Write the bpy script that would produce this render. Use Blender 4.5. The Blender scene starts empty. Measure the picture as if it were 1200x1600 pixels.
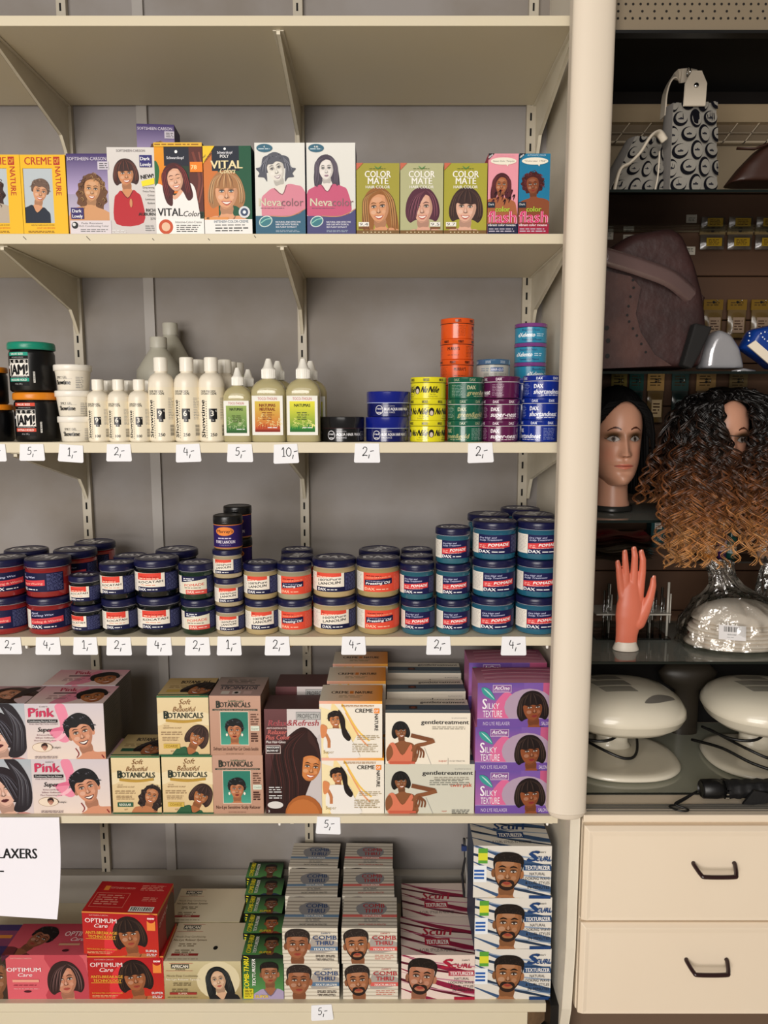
import bpy, math, random
from mathutils import Vector
random.seed(7)
PI = math.pi; sin = math.sin; cos = math.cos
# ------------------------------------------------------------ camera, world, lights, exposure
SC = bpy.context.scene; COL = SC.collection
H = 1.45; PITCH = math.radians(7.5); FPX = 1160.0
cd = bpy.data.cameras.new('camera'); cd.sensor_fit = 'VERTICAL'; cd.sensor_height = 36; cd.lens = FPX/1600*36
cam = bpy.data.objects.new('camera', cd); COL.objects.link(cam)
cam.location = (0, 0, H); cam.rotation_euler = (PI/2-PITCH, 0, 0); cd.clip_start = .02
SC.camera = cam
SC.view_settings.view_transform = 'Standard'; SC.view_settings.look = 'None'
SC.view_settings.gamma = 1; SC.view_settings.use_curve_mapping = False; SC.view_settings.exposure = 0.0
w = bpy.data.worlds.new('world'); SC.world = w; w.use_nodes = True
w.node_tree.nodes['Background'].inputs[0].default_value = (1.0, .88, .76, 1)
w.node_tree.nodes['Background'].inputs[1].default_value = .15
def area(name, loc, rot, sx, sy, power, col):
    l = bpy.data.lights.new(name, 'AREA'); l.shape = 'RECTANGLE'; l.size = sx; l.size_y = sy; l.energy = power; l.color = col
    o = bpy.data.objects.new(name, l); COL.objects.link(o); o.location = loc; o.rotation_euler = rot; return o
area('ceiling_light', (-.5, -1.1, 2.85), (math.radians(40), 0, 0), 2.0, .5, 8, (1, .95, .89))
area('ceiling_light', (-1.3, -3.2, 2.6), (math.radians(66), 0, math.radians(-20)), 3.0, 1.2, 104, (1, .945, .885))
area('low_fill_light', (-1.5, -3.3, .95), (math.radians(92), 0, math.radians(-22)), 2.6, 1.1, 108, (1, .945, .90))  # added low fill behind the camera, evens out the darker lower shelves
# ------------------------------------------------------------ pixel rays to world
SP, CP = sin(PITCH), cos(PITCH)
def ray(px, py):
    u = (px-600)/FPX; v = (800-py)/FPX
    return u, v*SP+CP, v*CP-SP
def PX(px, py, Y): d = ray(px, py); return d[0]*Y/d[1]
def PZ(py, Y): d = ray(0, py); return H+d[2]*Y/d[1]
# ------------------------------------------------------------ colour
def lin(c):
    if isinstance(c, str):
        c = c.lstrip('#')
        if len(c) == 3: c = ''.join(a*2 for a in c)
        c = tuple(int(c[i:i+2], 16) for i in (0, 2, 4))
    r = []
    for v in c[:3]:
        v = v/255
        r.append(v/12.92 if v <= .04045 else ((v+.055)/1.055)**2.4)
    return (r[0], r[1], r[2], 1.0)
def rgb(c):
    if isinstance(c, str):
        c = c.lstrip('#')
        if len(c) == 3: c = ''.join(a*2 for a in c)
        return tuple(int(c[i:i+2], 16) for i in (0, 2, 4))
    return c
def mixc(a, b, t):
    a = rgb(a); b = rgb(b); return tuple(a[i]+(b[i]-a[i])*t for i in range(3))
def dk(c, t=.3): return mixc(c, (0, 0, 0), t)
def lt(c, t=.3): return mixc(c, (255, 255, 255), t)
# ------------------------------------------------------------ materials
MATS = {}
def mat(name, col=None, rough=.5, metal=0, coat=0, bump=0, bscale=200, mottle=0, mscale=3, mcol=None, spec=.5, sub=0, stretch=None, coatr=.1):
    if name in MATS: return MATS[name]
    m = bpy.data.materials.new(name); m.use_nodes = True; nt = m.node_tree; b = nt.nodes['Principled BSDF']
    b.inputs['Roughness'].default_value = rough; b.inputs['Metallic'].default_value = metal
    b.inputs['Coat Weight'].default_value = coat; b.inputs['Coat Roughness'].default_value = coatr
    b.inputs['Specular IOR Level'].default_value = spec
    if sub: b.inputs['Subsurface Weight'].default_value = sub; b.inputs['Subsurface Radius'].default_value = (.01, .006, .004)
    tc = nt.nodes.new('ShaderNodeTexCoord'); src = None
    if col is None:
        a = nt.nodes.new('ShaderNodeAttribute'); a.attribute_name = 'Col'; src = a.outputs['Color']
        nt.links.new(src, b.inputs['Base Color'])
    else: b.inputs['Base Color'].default_value = lin(col)
    def vec():
        if stretch:
            mp = nt.nodes.new('ShaderNodeMapping'); mp.inputs['Scale'].default_value = stretch
            nt.links.new(tc.outputs['Object'], mp.inputs['Vector']); return mp.outputs['Vector']
        return tc.outputs['Object']
    if mottle:
        n = nt.nodes.new('ShaderNodeTexNoise'); n.inputs['Scale'].default_value = mscale; n.inputs['Detail'].default_value = 5
        nt.links.new(vec(), n.inputs['Vector'])
        r = nt.nodes.new('ShaderNodeValToRGB'); r.color_ramp.elements[0].position = .42; r.color_ramp.elements[1].position = .68
        nt.links.new(n.outputs['Fac'], r.inputs['Fac'])
        mu = nt.nodes.new('ShaderNodeMath'); mu.operation = 'MULTIPLY'; mu.inputs[1].default_value = mottle; nt.links.new(r.outputs['Color'], mu.inputs[0])
        mx = nt.nodes.new('ShaderNodeMix'); mx.data_type = 'RGBA'; nt.links.new(mu.outputs[0], mx.inputs['Factor'])
        if src: nt.links.new(src, mx.inputs[6])
        else: mx.inputs[6].default_value = lin(col)
        mx.inputs[7].default_value = lin(mcol or dk(col or '888', .3)); nt.links.new(mx.outputs[2], b.inputs['Base Color'])
    if bump:
        n = nt.nodes.new('ShaderNodeTexNoise'); n.inputs['Scale'].default_value = bscale; n.inputs['Detail'].default_value = 3
        nt.links.new(vec(), n.inputs['Vector'])
        bp = nt.nodes.new('ShaderNodeBump'); bp.inputs['Strength'].default_value = bump; bp.inputs['Distance'].default_value = .002
        nt.links.new(n.outputs['Fac'], bp.inputs['Height']); nt.links.new(bp.outputs[0], b.inputs['Normal'])
    MATS[name] = m; return m
def clear(name, tint=(.9, .95, .93), refl=.12, rough=.02, bump=0, bscale=30, dist=.01, dust=0):
    if name in MATS: return MATS[name]
    m = bpy.data.materials.new(name); m.use_nodes = True; nt = m.node_tree; nt.nodes.clear()
    o = nt.nodes.new('ShaderNodeOutputMaterial'); t = nt.nodes.new('ShaderNodeBsdfTransparent'); t.inputs[0].default_value = (*tint, 1)
    g = nt.nodes.new('ShaderNodeBsdfGlossy'); g.inputs['Roughness'].default_value = rough
    f = nt.nodes.new('ShaderNodeFresnel'); f.inputs[0].default_value = 1.45
    a = nt.nodes.new('ShaderNodeMath'); a.operation = 'ADD'; a.inputs[1].default_value = refl-.04; a.use_clamp = True
    nt.links.new(f.outputs[0], a.inputs[0]); mx = nt.nodes.new('ShaderNodeMixShader')
    nt.links.new(a.outputs[0], mx.inputs[0]); nt.links.new(t.outputs[0], mx.inputs[1]); nt.links.new(g.outputs[0], mx.inputs[2]); nt.links.new(mx.outputs[0], o.inputs[0])
    if dust:
        df = nt.nodes.new('ShaderNodeBsdfDiffuse'); df.inputs[0].default_value = (.55, .58, .53, 1); m2 = nt.nodes.new('ShaderNodeMixShader'); m2.inputs[0].default_value = dust
        nt.links.new(mx.outputs[0], m2.inputs[1]); nt.links.new(df.outputs[0], m2.inputs[2]); nt.links.new(m2.outputs[0], o.inputs[0])
    if bump:
        tc = nt.nodes.new('ShaderNodeTexCoord'); n = nt.nodes.new('ShaderNodeTexNoise'); n.inputs['Scale'].default_value = bscale; n.inputs['Detail'].default_value = 3
        nt.links.new(tc.outputs['Object'], n.inputs['Vector']); bp = nt.nodes.new('ShaderNodeBump'); bp.inputs['Strength'].default_value = bump; bp.inputs['Distance'].default_value = dist
        nt.links.new(n.outputs['Fac'], bp.inputs['Height']); nt.links.new(bp.outputs[0], g.inputs['Normal'])
    MATS[name] = m; return m
CARTON = mat('printed_carton', rough=.45, spec=.22)
CARTON_M = mat('printed_carton_matte', rough=.5, spec=.35)
PAPER = mat('printed_paper', rough=.6, spec=.2)
TIN = mat('printed_tin', rough=.22, coat=.5)
PLASTIC = mat('moulded_plastic', rough=.28, spec=.5)
PLASTIC_M = mat('matte_plastic', rough=.45)
JARGLASS = mat('clear_jar_with_product', rough=.1, coat=.8, sub=.15)
CREAM = mat('cream_lacquer', 'd8ceb5', rough=.45, spec=.3, mottle=.25, mscale=9, mcol='dccfae')
CREAMD = mat('cream_board', 'ddd3bd', rough=.55, mottle=.35, mscale=5, mcol='c2b190')
STEEL = mat('painted_steel', 'd8d0bb', rough=.4, mottle=.3, mscale=12, mcol='b5a88a')
BLACK = mat('black_plastic', '0c0c0d', rough=.35)
CHROME = mat('chrome', 'd8d8d8', rough=.12, metal=1)
# ------------------------------------------------------------ mesh builder
class G:
    def __init__(s): s.v = []; s.f = []; s.c = []; s.s = []
    def add(s, vs, fs, col, smooth=False):
        b = len(s.v); s.v += [tuple(p) for p in vs]
        if isinstance(col, list): cl = [lin(c) if (isinstance(c, str) or max(c[:3]) > 1.0001 or len(c) == 3) else c for c in col]
        else: cc = lin(col)
        for f in fs:
            s.f.append(tuple(b+i for i in f)); s.s.append(smooth)
            s.c.append([cl[i] for i in f] if isinstance(col, list) else cc)
        return s
    def box(s, x0, y0, z0, x1, y1, z1, col='fff'):
        v = [(x, y, z) for z in (z0, z1) for y in (y0, y1) for x in (x0, x1)]
        return s.add(v, [(0, 2, 3, 1), (4, 5, 7, 6), (0, 1, 5, 4), (2, 6, 7, 3), (0, 4, 6, 2), (1, 3, 7, 5)], col)
    def lathe(s, prof, n=40, col='fff', smooth=True, c=(0, 0), sx=1, sy=1, cols=None):
        m = len(prof); vs = []; cl = []
        for i, (r, z) in enumerate(prof):
            for k in range(n):
                a = 2*PI*k/n; vs.append((c[0]+r*sx*cos(a), c[1]+r*sy*sin(a), z))
                if cols: cl.append(cols[i])
        fs = [(i*n+k, i*n+(k+1) % n, (i+1)*n+(k+1) % n, (i+1)*n+k) for i in range(m-1) for k in range(n)]
        s.add(vs, fs, cl if cols else col, smooth)
        if prof[-1][0] > 1e-6: s.add(vs[-n:], [tuple(range(n))], cols[-1] if cols else col)
        if prof[0][0] > 1e-6: s.add(vs[:n], [tuple(reversed(range(n)))], cols[0] if cols else col)
        return s
    def tube(s, pts, r, n=8, col='fff', cap=True, flat=1.0, up=None):
        pts = [Vector(p) for p in pts]; N = len(pts); vs = []; cl = []
        R = r if callable(r) else (lambda t: r)
        t0 = (pts[1]-pts[0]).normalized(); ref = Vector(up) if up else (Vector((0, 0, 1)) if abs(t0.z) < .9 else Vector((1, 0, 0)))
        for i, p in enumerate(pts):
            t = (pts[min(i+1, N-1)]-pts[max(i-1, 0)]).normalized()
            a = ref-t*ref.dot(t)
            a = a.normalized() if a.length > 1e-5 else Vector((1, 0, 0))
            if not up: ref = a
            b = t.cross(a); rr = R(i/(N-1))
            for k in range(n):
                an = 2*PI*k/n+PI/n; vs.append(p+a*cos(an)*rr*flat+b*sin(an)*rr)
                if isinstance(col, list): cl.append(col[i])
        fs = [(i*n+k, i*n+(k+1) % n, (i+1)*n+(k+1) % n, (i+1)*n+k) for i in range(N-1) for k in range(n)]
        if cap: fs += [tuple(reversed(range(n))), tuple(range((N-1)*n, N*n))]
        return s.add(vs, fs, cl if isinstance(col, list) else col, n > 4)
    def prism(s, pts, a0, a1, axis='y', col='fff'):
        n = len(pts)
        def q(p, a): return (p[0], a, p[1]) if axis == 'y' else ((a, p[0], p[1]) if axis == 'x' else (p[0], p[1], a))
        v = [q(p, a0) for p in pts]+[q(p, a1) for p in pts]
        return s.add(v, [tuple(range(n)), tuple(reversed(range(n, 2*n)))]+[(i, (i+1) % n, n+(i+1) % n, n+i) for i in range(n)], col)
    def quadgrid(s, fn, nu, nv, col='fff', smooth=True, colfn=None, closeu=False):
        vs = []; cl = []
        for j in range(nv+1):
            for i in range(nu+(0 if closeu else 1)):
                vs.append(fn(i/nu, j/nv))
                if colfn: cl.append(colfn(i/nu, j/nv))
        W = nu if closeu else nu+1
        fs = [(j*W+i, j*W+(i+1) % W, (j+1)*W+(i+1) % W, (j+1)*W+i) for j in range(nv) for i in range(nu)]
        return s.add(vs, fs, cl if colfn else col, smooth)
    def mesh(s, name, m):
        me = bpy.data.meshes.new(name); me.from_pydata(s.v, [], s.f)
        at = me.color_attributes.new('Col', 'FLOAT_COLOR', 'CORNER'); buf = []
        for f, c in zip(s.f, s.c):
            if isinstance(c, list):
                for q in c: buf.extend(q)
            else: buf.extend(c*len(f))
        at.data.foreach_set('color', buf); me.polygons.foreach_set('use_smooth', s.s)
        me.materials.append(m); me.update(); return me
    def obj(s, name, m, parent=None, loc=(0, 0, 0), rz=0, bevel=0, fixn=False):
        me = s.mesh(name, m); o = bpy.data.objects.new(name, me); COL.objects.link(o)
        o.location = loc; o.rotation_euler = (0, 0, rz)
        if parent: o.parent = parent
        if bevel:
            b = o.modifiers.new('bevel', 'BEVEL'); b.width = bevel; b.segments = 2; b.limit_method = 'ANGLE'
        return o
USED = {}
def tag(o, label, cat, group=None):
    o['label'] = label; o['category'] = cat
    if group: o['group'] = group
    return o
def thing(name, label, cat, loc=(0, 0, 0), rz=0, group=None):
    o = bpy.data.objects.new(name, None); COL.objects.link(o); o.location = loc; o.rotation_euler = (0, 0, rz); o.empty_display_size = .02
    return tag(o, label, cat, group)
def struct(o): o['kind'] = 'structure'; return o
def dup(root, loc, rz=0, label=None, group=None):
    r = root.copy(); COL.objects.link(r); r.location = loc; r.rotation_euler = (root.rotation_euler[0], root.rotation_euler[1], rz)
    if label: r['label'] = label
    if group: r['group'] = group
    for ch in list(root.children):
        c = ch.copy(); COL.objects.link(c); c.parent = r
        for g in list(ch.children):
            d = g.copy(); COL.objects.link(d); d.parent = c
    return r
# ------------------------------------------------------------ print canvas: flat shapes printed on boxes and labels
def clip(poly, ax, val, keep_less):
    out = []; n = len(poly)
    for i in range(n):
        a = poly[i]; b = poly[(i+1) % n]
        ia = (a[ax] <= val) == keep_less or a[ax] == val; ib = (b[ax] <= val) == keep_less or b[ax] == val
        if ia: out.append(a)
        if ia != ib:
            t = (val-a[ax])/(b[ax]-a[ax]); out.append(tuple(a[k]+(b[k]-a[k])*t for k in range(len(a))))
    return out
def crom(pts, k=5, closed=True):
    n = len(pts); out = []
    for i in range(n if closed else n-1):
        if closed: p = [pts[(i+j-1) % n] for j in range(4)]
        else: p = [pts[max(0, min(n-1, i+j-1))] for j in range(4)]
        for q in range(k):
            t = q/k; t2 = t*t; t3 = t2*t
            out.append(tuple(.5*(2*p[1][d]+(p[2][d]-p[0][d])*t+(2*p[0][d]-5*p[1][d]+4*p[2][d]-p[3][d])*t2+(3*p[1][d]-p[0][d]-3*p[2][d]+p[3][d])*t3) for d in range(len(pts[0]))))
    if not closed: out.append(tuple(pts[-1]))
    return out
FONT = {}
def glyphs(s, bold=0):
    key = s
    if key not in FONT:
        cu = bpy.data.curves.new('t', 'FONT'); cu.body = s; cu.size = 1; cu.resolution_u = 2; cu.offset = 0; cu.fill_mode = 'FRONT'
        o = bpy.data.objects.new('t', cu); COL.objects.link(o)
        dg = bpy.context.evaluated_depsgraph_get(); me = o.evaluated_get(dg).to_mesh()
        vs = [(v.co.x, v.co.y) for v in me.vertices]; fs = [tuple(p.vertices) for p in me.polygons]
        o.evaluated_get(dg).to_mesh_clear(); bpy.data.objects.remove(o); bpy.data.curves.remove(cu)
        xs = [v[0] for v in vs] or [0, 1]
        FONT[key] = (vs, fs, min(xs), max(xs))
    return FONT[key]
CAP = .69
class CV:
    """a printed face w x h metres, x to the right, y up, origin bottom left (or x centred)"""
    def __init__(s, w, h, bg=None, x0=0, step=.00002):
        s.w = w; s.h = h; s.x0 = x0; s.p = []; s.L = 0; s.st = step; s.rng = random.Random(3)
        if bg is not None: s.rect(x0, 0, x0+w, h, bg)
    def poly(s, pts, c, L=None):
        if L is None: s.L += 1; L = s.L
        cc = [lin(q) for q in c] if isinstance(c, list) else None
        p = [(q[0], q[1])+(tuple(cc[i][:3]) if cc else ()) for i, q in enumerate(pts)]
        for ax, v, less in ((0, s.x0, False), (0, s.x0+s.w, True), (1, 0, False), (1, s.h, True)):
            if len(p) < 3: return
            p = clip(p, ax, v, less)
        if len(p) >= 3: s.p.append((p, None if cc else lin(c), L))
    def rect(s, x0, y0, x1, y1, c): s.poly([(x0, y0), (x1, y0), (x1, y1), (x0, y1)], c)
    def grad(s, x0, y0, x1, y1, c0, c1, vert=True):
        s.poly([(x0, y0), (x1, y0), (x1, y1), (x0, y1)], [c0, c0, c1, c1] if vert else [c0, c1, c1, c0])
    def blob(s, pts, c, k=4): s.poly(crom(pts, k), c)
    def ell(s, x, y, rx, ry, c, rot=0, n=20):
        cr, sr = cos(rot), sin(rot)
        s.poly([(x+rx*cos(a)*cr-ry*sin(a)*sr, y+rx*cos(a)*sr+ry*sin(a)*cr) for a in [2*PI*i/n for i in range(n)]], c)
    def stroke(s, pts, wd, c, k=4, taper=False, smooth=True):
        q = crom(pts, k, False) if smooth and len(pts) > 2 else pts; L = []; R = []; n = len(q)
        for i in range(n):
            a = q[max(0, i-1)]; b = q[min(n-1, i+1)]; dx, dy = b[0]-a[0], b[1]-a[1]; l = math.hypot(dx, dy) or 1
            ww = wd/2*(max(.1, sin(PI*(i+.3)/(n-.4))) if taper else 1)
            L.append((q[i][0]-dy/l*ww, q[i][1]+dx/l*ww)); R.append((q[i][0]+dy/l*ww, q[i][1]-dx/l*ww))
        s.L += 1
        for i in range(n-1): s.poly([L[i], R[i], R[i+1], L[i+1]], c, s.L)
    def text(s, t, x, y, h, c, w=None, al='l', bold=0, sh=0, rot=0, slant=0):
        """cap height h, optional fitted width w"""
        vs, fs, a, b = glyphs(t, bold); sy = h/CAP; sx = (w/(b-a)) if w else sy
        wd = (b-a)*sx; ox = {'l': 0, 'c': -wd/2, 'r': -wd}[al]; cr, sr = cos(rot), sin(rot); s.L += 1
        P = []
        for v in vs:
            px = (v[0]-a)*sx+ox+v[1]*sy*sh; py = v[1]*sy+px*slant
            P.append((x+px*cr-py*sr, y+px*sr+py*cr))
        k = 1 if bold <= 0 else (2 if bold < 4 else 3); d = min(.022+.012*bold, .085)*sy
        for q in range(k):
            o = d*(q/(k-1)-.5) if k > 1 else 0; oy = (d*.35*(q-1) if k == 3 else 0)
            for f in fs: s.poly([(P[i][0]+o*cr-oy*sr, P[i][1]+o*sr+oy*cr) for i in f], c, s.L)
            if k > 1: s.L += .25
    def lines(s, x0, y1, x1, n, dy, c, th=None, al='l'):
        """unreadable small print"""
        th = th or dy*.42; s.L += 1
        for i in range(n):
            x = x0+(s.rng.random()*.2*(x1-x0) if al == 'c' else 0); xe = x1-s.rng.random()*.22*(x1-x0)
            while x < xe:
                ww = dy*(1+s.rng.random()*2.2); e = min(x+ww, xe)
                s.poly([(x, y1-i*dy-th), (e, y1-i*dy-th), (e, y1-i*dy), (x, y1-i*dy)], c, s.L); x = e+dy*.5
    def barcode(s, x0, y0, x1, y1, vert=False, bg='f2f0ea'):
        s.rect(x0, y0, x1, y1, bg); s.L += 1; n = 16; t = 0
        x = .06
        while x < .94:
            ww = .015+s.rng.random()*.035
            if vert: s.poly([(x0+(x1-x0)*.1, y0+(y1-y0)*x), (x1-(x1-x0)*.1, y0+(y1-y0)*x), (x1-(x1-x0)*.1, y0+(y1-y0)*(x+ww)), (x0+(x1-x0)*.1, y0+(y1-y0)*(x+ww))], '222', s.L)
            else: s.poly([(x0+(x1-x0)*x, y0+(y1-y0)*.2), (x0+(x1-x0)*(x+ww), y0+(y1-y0)*.2), (x0+(x1-x0)*(x+ww), y1-(y1-y0)*.1), (x0+(x1-x0)*x, y1-(y1-y0)*.1)], '222', s.L)
            x += ww+.02+s.rng.random()*.03
    def to(s, g, fn, slices=None, base=.00005):
        for p, c, L in s.p:
            off = base+L*s.st; parts = [p]
            if slices:
                parts = []; xs = [q[0] for q in p]; a = math.floor(min(xs)/slices); b = math.ceil(max(xs)/slices)
                for i in range(a, b):
                    q = p
                    if min(xs) < i*slices: q = clip(q, 0, i*slices, False)
                    if len(q) > 2 and max(xs) > (i+1)*slices: q = clip(q, 0, (i+1)*slices, True)
                    if len(q) > 2: parts.append(q)
            for q in parts:
                vs = [fn(a[0], a[1], off) for a in q]
                g.v += vs; n = len(g.v)-len(vs); g.f.append(tuple(range(n, n+len(vs)))); g.s.append(False)
                g.c.append([(a[2], a[3], a[4], 1) for a in q] if c is None else c)
def carton(name, w, h, d, side, front=None, top=None, right=None, left=None, m=None):
    g = G(); g.box(-w/2, -d/2, 0, w/2, d/2, h, side)
    if front: front.to(g, lambda x, y, o: (x-w/2, -d/2-o, y))
    if top: top.to(g, lambda x, y, o: (x-w/2, -d/2+y, h+o))
    if right: right.to(g, lambda x, y, o: (w/2+o, -d/2+x, y))
    if left: left.to(g, lambda x, y, o: (-w/2-o, d/2-x, y))
    return g.mesh('printed_box_mesh', m or CARTON)
def inst(me, name, label, cat, loc, rz=0, group=None):
    o = bpy.data.objects.new(name, me); COL.objects.link(o); o.location = loc; o.rotation_euler = (0, 0, rz); return tag(o, label, cat, group)
# ------------------------------------------------------------ printed portraits
def person(cv, cx, cy, s, skin, hair, style, tilt=0, turn=0, smile=.6, cloth='222', beard=None, hi=None, flip=1, lips=None, rng=5, body=True, ears=None, gray=False, eyes=True, bodyw=2.6, neck=True, iris='3a2010'):
    R = random.Random(rng); ct, stt = cos(tilt), sin(tilt)
    def T(p): x, y = p[0]*flip*s, p[1]*s; return (cx+x*ct-y*stt, cy+x*stt+y*ct)
    def B(pts, c, k=4): cv.poly([T(p) for p in crom(pts, k)], c)
    def S(pts, wd, c, taper=True): cv.stroke([T(p) for p in pts], wd*s, c, 3, taper)
    def E(x, y, rx, ry, c, n=14): cv.poly([T((x+rx*cos(a), y+ry*sin(a))) for a in [2*PI*i/n for i in range(n)]], c)
    hi = hi or lt(hair, .22); hd = dk(hair, .4); lips = lips or mixc(skin, 'a03030', .6)
    sk2 = dk(skin, .2); sk3 = lt(skin, .22)
    def strands(side, y0, y1, k0, k1, n=7, top=1.75, px=0):
        for i in range(n):
            k = k0+(k1-k0)*(i+.5)/n; c = [hi, hd, mixc(hair, hi, .5)][i % 3]
            S([(px, top), (side*k*.75, 1.2), (side*k, .3), (side*k*1.02, (y0+y1)/2), (side*k*.95, y1+R.random()*.3)], .07, c)
    BK = {'bob': [(-1.35, 1.0), (-1.65, 0), (-1.6, -.8), (-1.25, -1.3), (-.8, -1.1), (0, -1.0), (.8, -1.1), (1.25, -1.3), (1.6, -.8), (1.65, 0), (1.35, 1.0), (.8, 1.7), (0, 1.95), (-.8, 1.7)],
          'long': [(-1.35, 1.0), (-1.6, 0), (-1.75, -1.2), (-1.6, -2.5), (-1.0, -2.9), (-.6, -1.5), (0, -1.0), (.6, -1.5), (1.0, -2.7), (1.7, -2.4), (1.75, -1.2), (1.6, 0), (1.35, 1.0), (.8, 1.7), (0, 1.95), (-.8, 1.7)],
          'short': [(-1.15, -.1), (-1.3, .8), (-.9, 1.55), (0, 1.9), (.9, 1.6), (1.3, .8), (1.15, -.1), (0, 0)],
          'crop': [(-1.2, .0), (-1.3, .8), (-1.0, 1.5), (0, 1.9), (1.0, 1.6), (1.35, .8), (1.2, .0), (0, 0)]}
    BK['sweep'] = BK['bob']; BK['side'] = BK['long']
    if style in ('curly', 'afro'):
        r0 = 2.0 if style == 'curly' else 1.75; n = 26
        yy = -.6 if style == 'curly' else .35
        B([((r0*(1+.07*((i % 2)*2-1))*cos(2*PI*i/n))*(.95 if style == 'curly' else 1.05), yy+(r0*(1.2 if style == 'curly' else 1)*(1+.07*((i % 2)*2-1)))*sin(2*PI*i/n)) for i in range(n)], hair, 3)
    elif style in BK: B(BK[style], hair)
    if body:
        b = bodyw; B([(-.55, -1.2), (-.6, -1.9), (-b*.7, -2.25), (-b, -3.0), (-b, -6), (b, -6), (b, -3.0), (b*.7, -2.25), (.6, -1.9), (.55, -1.2)], skin if cloth is None else skin)
        if cloth: B([(-.75, -1.95), (-b*.7, -2.25), (-b, -3.0), (-b, -6), (b, -6), (b, -3.0), (b*.7, -2.25), (.75, -1.95), (0, -2.9)], cloth); S([(-.75, -1.98), (0, -2.9), (.75, -1.98)], .12, dk(cloth, .35), False)
        B([(-.5, -1.0), (-.5, -1.75), (0, -1.75), (.5, -1.75), (.5, -1.0)], sk2)
    if ears is None: ears = style in ('crop', 'man', 'none')
    if ears: E(-1.03, -.05, .2, .36, sk2); E(1.03, -.05, .2, .36, skin)
    FP = [(-.98, .35), (-.92, -.35), (-.64, -.95), (-.25, -1.33), (.25, -1.33), (.64, -.95), (.92, -.35), (.98, .35), (.8, 1.0), (0, 1.3), (-.8, 1.0)]
    B(FP, skin)
    t = turn
    B([(.98, .35), (.92, -.35), (.64, -.95), (.25, -1.33), (0, -1.33), (.35, -1.0), (.62, -.4), (.74, .3), (.66, .9), (.8, 1.0)], mixc(skin, sk2, .6))
    E(t-.05, .78, .5, .25, mixc(skin, sk3, .5)); E(t*.8-.5, -.35, .26, .2, sk3 if smile else mixc(skin, sk3, .4)); E(t*.8+.48, -.38, .2, .18, mixc(skin, sk3, .5))
    for sd in (-1, 1):
        ex = sd*.42+t; ey = .14
        if eyes:
            E(ex, ey+.06, .3, .2, mixc(skin, sk2, .7)); E(ex, ey+.1, .24, .12, dk(skin, .35))
            B([(ex-.22, ey-.01), (ex-.08, ey+.07), (ex+.1, ey+.07), (ex+.23, ey+.01), (ex+.05, ey-.07), (ex-.1, ey-.07)], 'd8cec4', 3)
            E(ex, ey+.005, .09, .085, iris, 10); E(ex, ey+.005, .045, .045, '0a0605', 8); E(ex+.03, ey+.035, .02, .02, 'e8e8e8', 6)
            S([(ex-.25, ey-.01), (ex-.08, ey+.09), (ex+.1, ey+.09), (ex+.28, ey+.04)], .075, '140b08'); S([(ex-.2, ey-.05), (ex, ey-.09), (ex+.22, ey-.03)], .03, dk(skin, .5))
        else: S([(ex-.24, ey), (ex, ey-.07), (ex+.24, ey)], .08, '2a1712')
        S([(ex-.3, ey+.27+(0 if sd > 0 else .0)), (ex-.02, ey+.4), (ex+.3, ey+.3)], .09 if beard is None else .13, dk(hair, .25) if not gray else '555')
    B([(t+.1, .25), (t*1.3+.13, -.1), (t*1.3+.27, -.38), (t*1.3+.1, -.46), (t*1.3+.06, -.2)], mixc(skin, sk2, .75)); S([(t*1.2-.12, .2), (t*1.3-.1, -.15), (t*1.3-.22, -.36)], .06, mixc(skin, sk2, .6)); B([(-.5+t*.4, -1.12), (0, -1.25), (.5+t*.4, -1.12), (0, -1.36)], mixc(skin, sk2, .7)); E(t*1.3, -.28, .09, .2, sk3, 8)
    B([(t*1.25-.2, -.4), (t*1.25-.1, -.33), (t*1.25, -.43), (t*1.25+.1, -.33), (t*1.25+.2, -.4), (t*1.25, -.5)], dk(skin, .38), 3)
    mx = t*1.05; my = -.8
    if beard:
        B([(mx-.58, my-.28), (mx-.52, my+.14), (mx-.25, my+.27), (mx, my+.22), (mx+.25, my+.27), (mx+.52, my+.14), (mx+.58, my-.28), (mx+.3, -1.32), (mx-.3, -1.32)], beard); B([(mx-.4, my-.08), (mx, my+.13), (mx+.4, my-.08), (mx+.3, my-.26), (mx, my-.3), (mx-.3, my-.26)], skin)
        S([(-.97, .2), (-.9, -.4), (-.62, -.95), (-.25, -1.3), (.25, -1.3), (.62, -.95), (.9, -.4), (.97, .2)], .12, beard)
    if smile > .3:
        q = .26+.2*smile
        B([(mx-q, my+.1), (mx-.1, my+.1), (mx, my+.07), (mx+.1, my+.1), (mx+q, my+.1), (mx+.2, my-.18), (mx, my-.25), (mx-.2, my-.18)], lips)
        B([(mx-q*.82, my+.06), (mx, my+.02), (mx+q*.82, my+.06), (mx+.15, my-.1), (mx, my-.13), (mx-.15, my-.1)], 'f6f0e8', 3)
    else:
        B([(mx-.32, my), (mx-.1, my+.11), (mx, my+.08), (mx+.1, my+.11), (mx+.32, my), (mx+.1, my-.14), (mx-.1, my-.14)], lips); S([(mx-.28, my), (mx, my-.01), (mx+.28, my)], .035, dk(lips, .45))
    if style == 'bob':
        B([(-1.35, -.9), (-1.08, -.1), (-.92, .42), (-.45, .32), (0, .42), (.45, .33), (.88, .42), (1.02, -.1), (1.3, -.9), (1.5, -.1), (1.4, .9), (.8, 1.68), (0, 1.93), (-.8, 1.68), (-1.4, .9), (-1.5, -.1)], hair)
        for i in range(9): x = -.85+i*.21; S([(x*.3, 1.7), (x*.8, 1.1), (x, .45)], .06, [hi, hd, hair][i % 3])
        strands(1, -.2, -1.1, 1.15, 1.55, 6); strands(-1, -.2, -1.1, 1.15, 1.55, 6)
    elif style == 'sweep':
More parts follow.
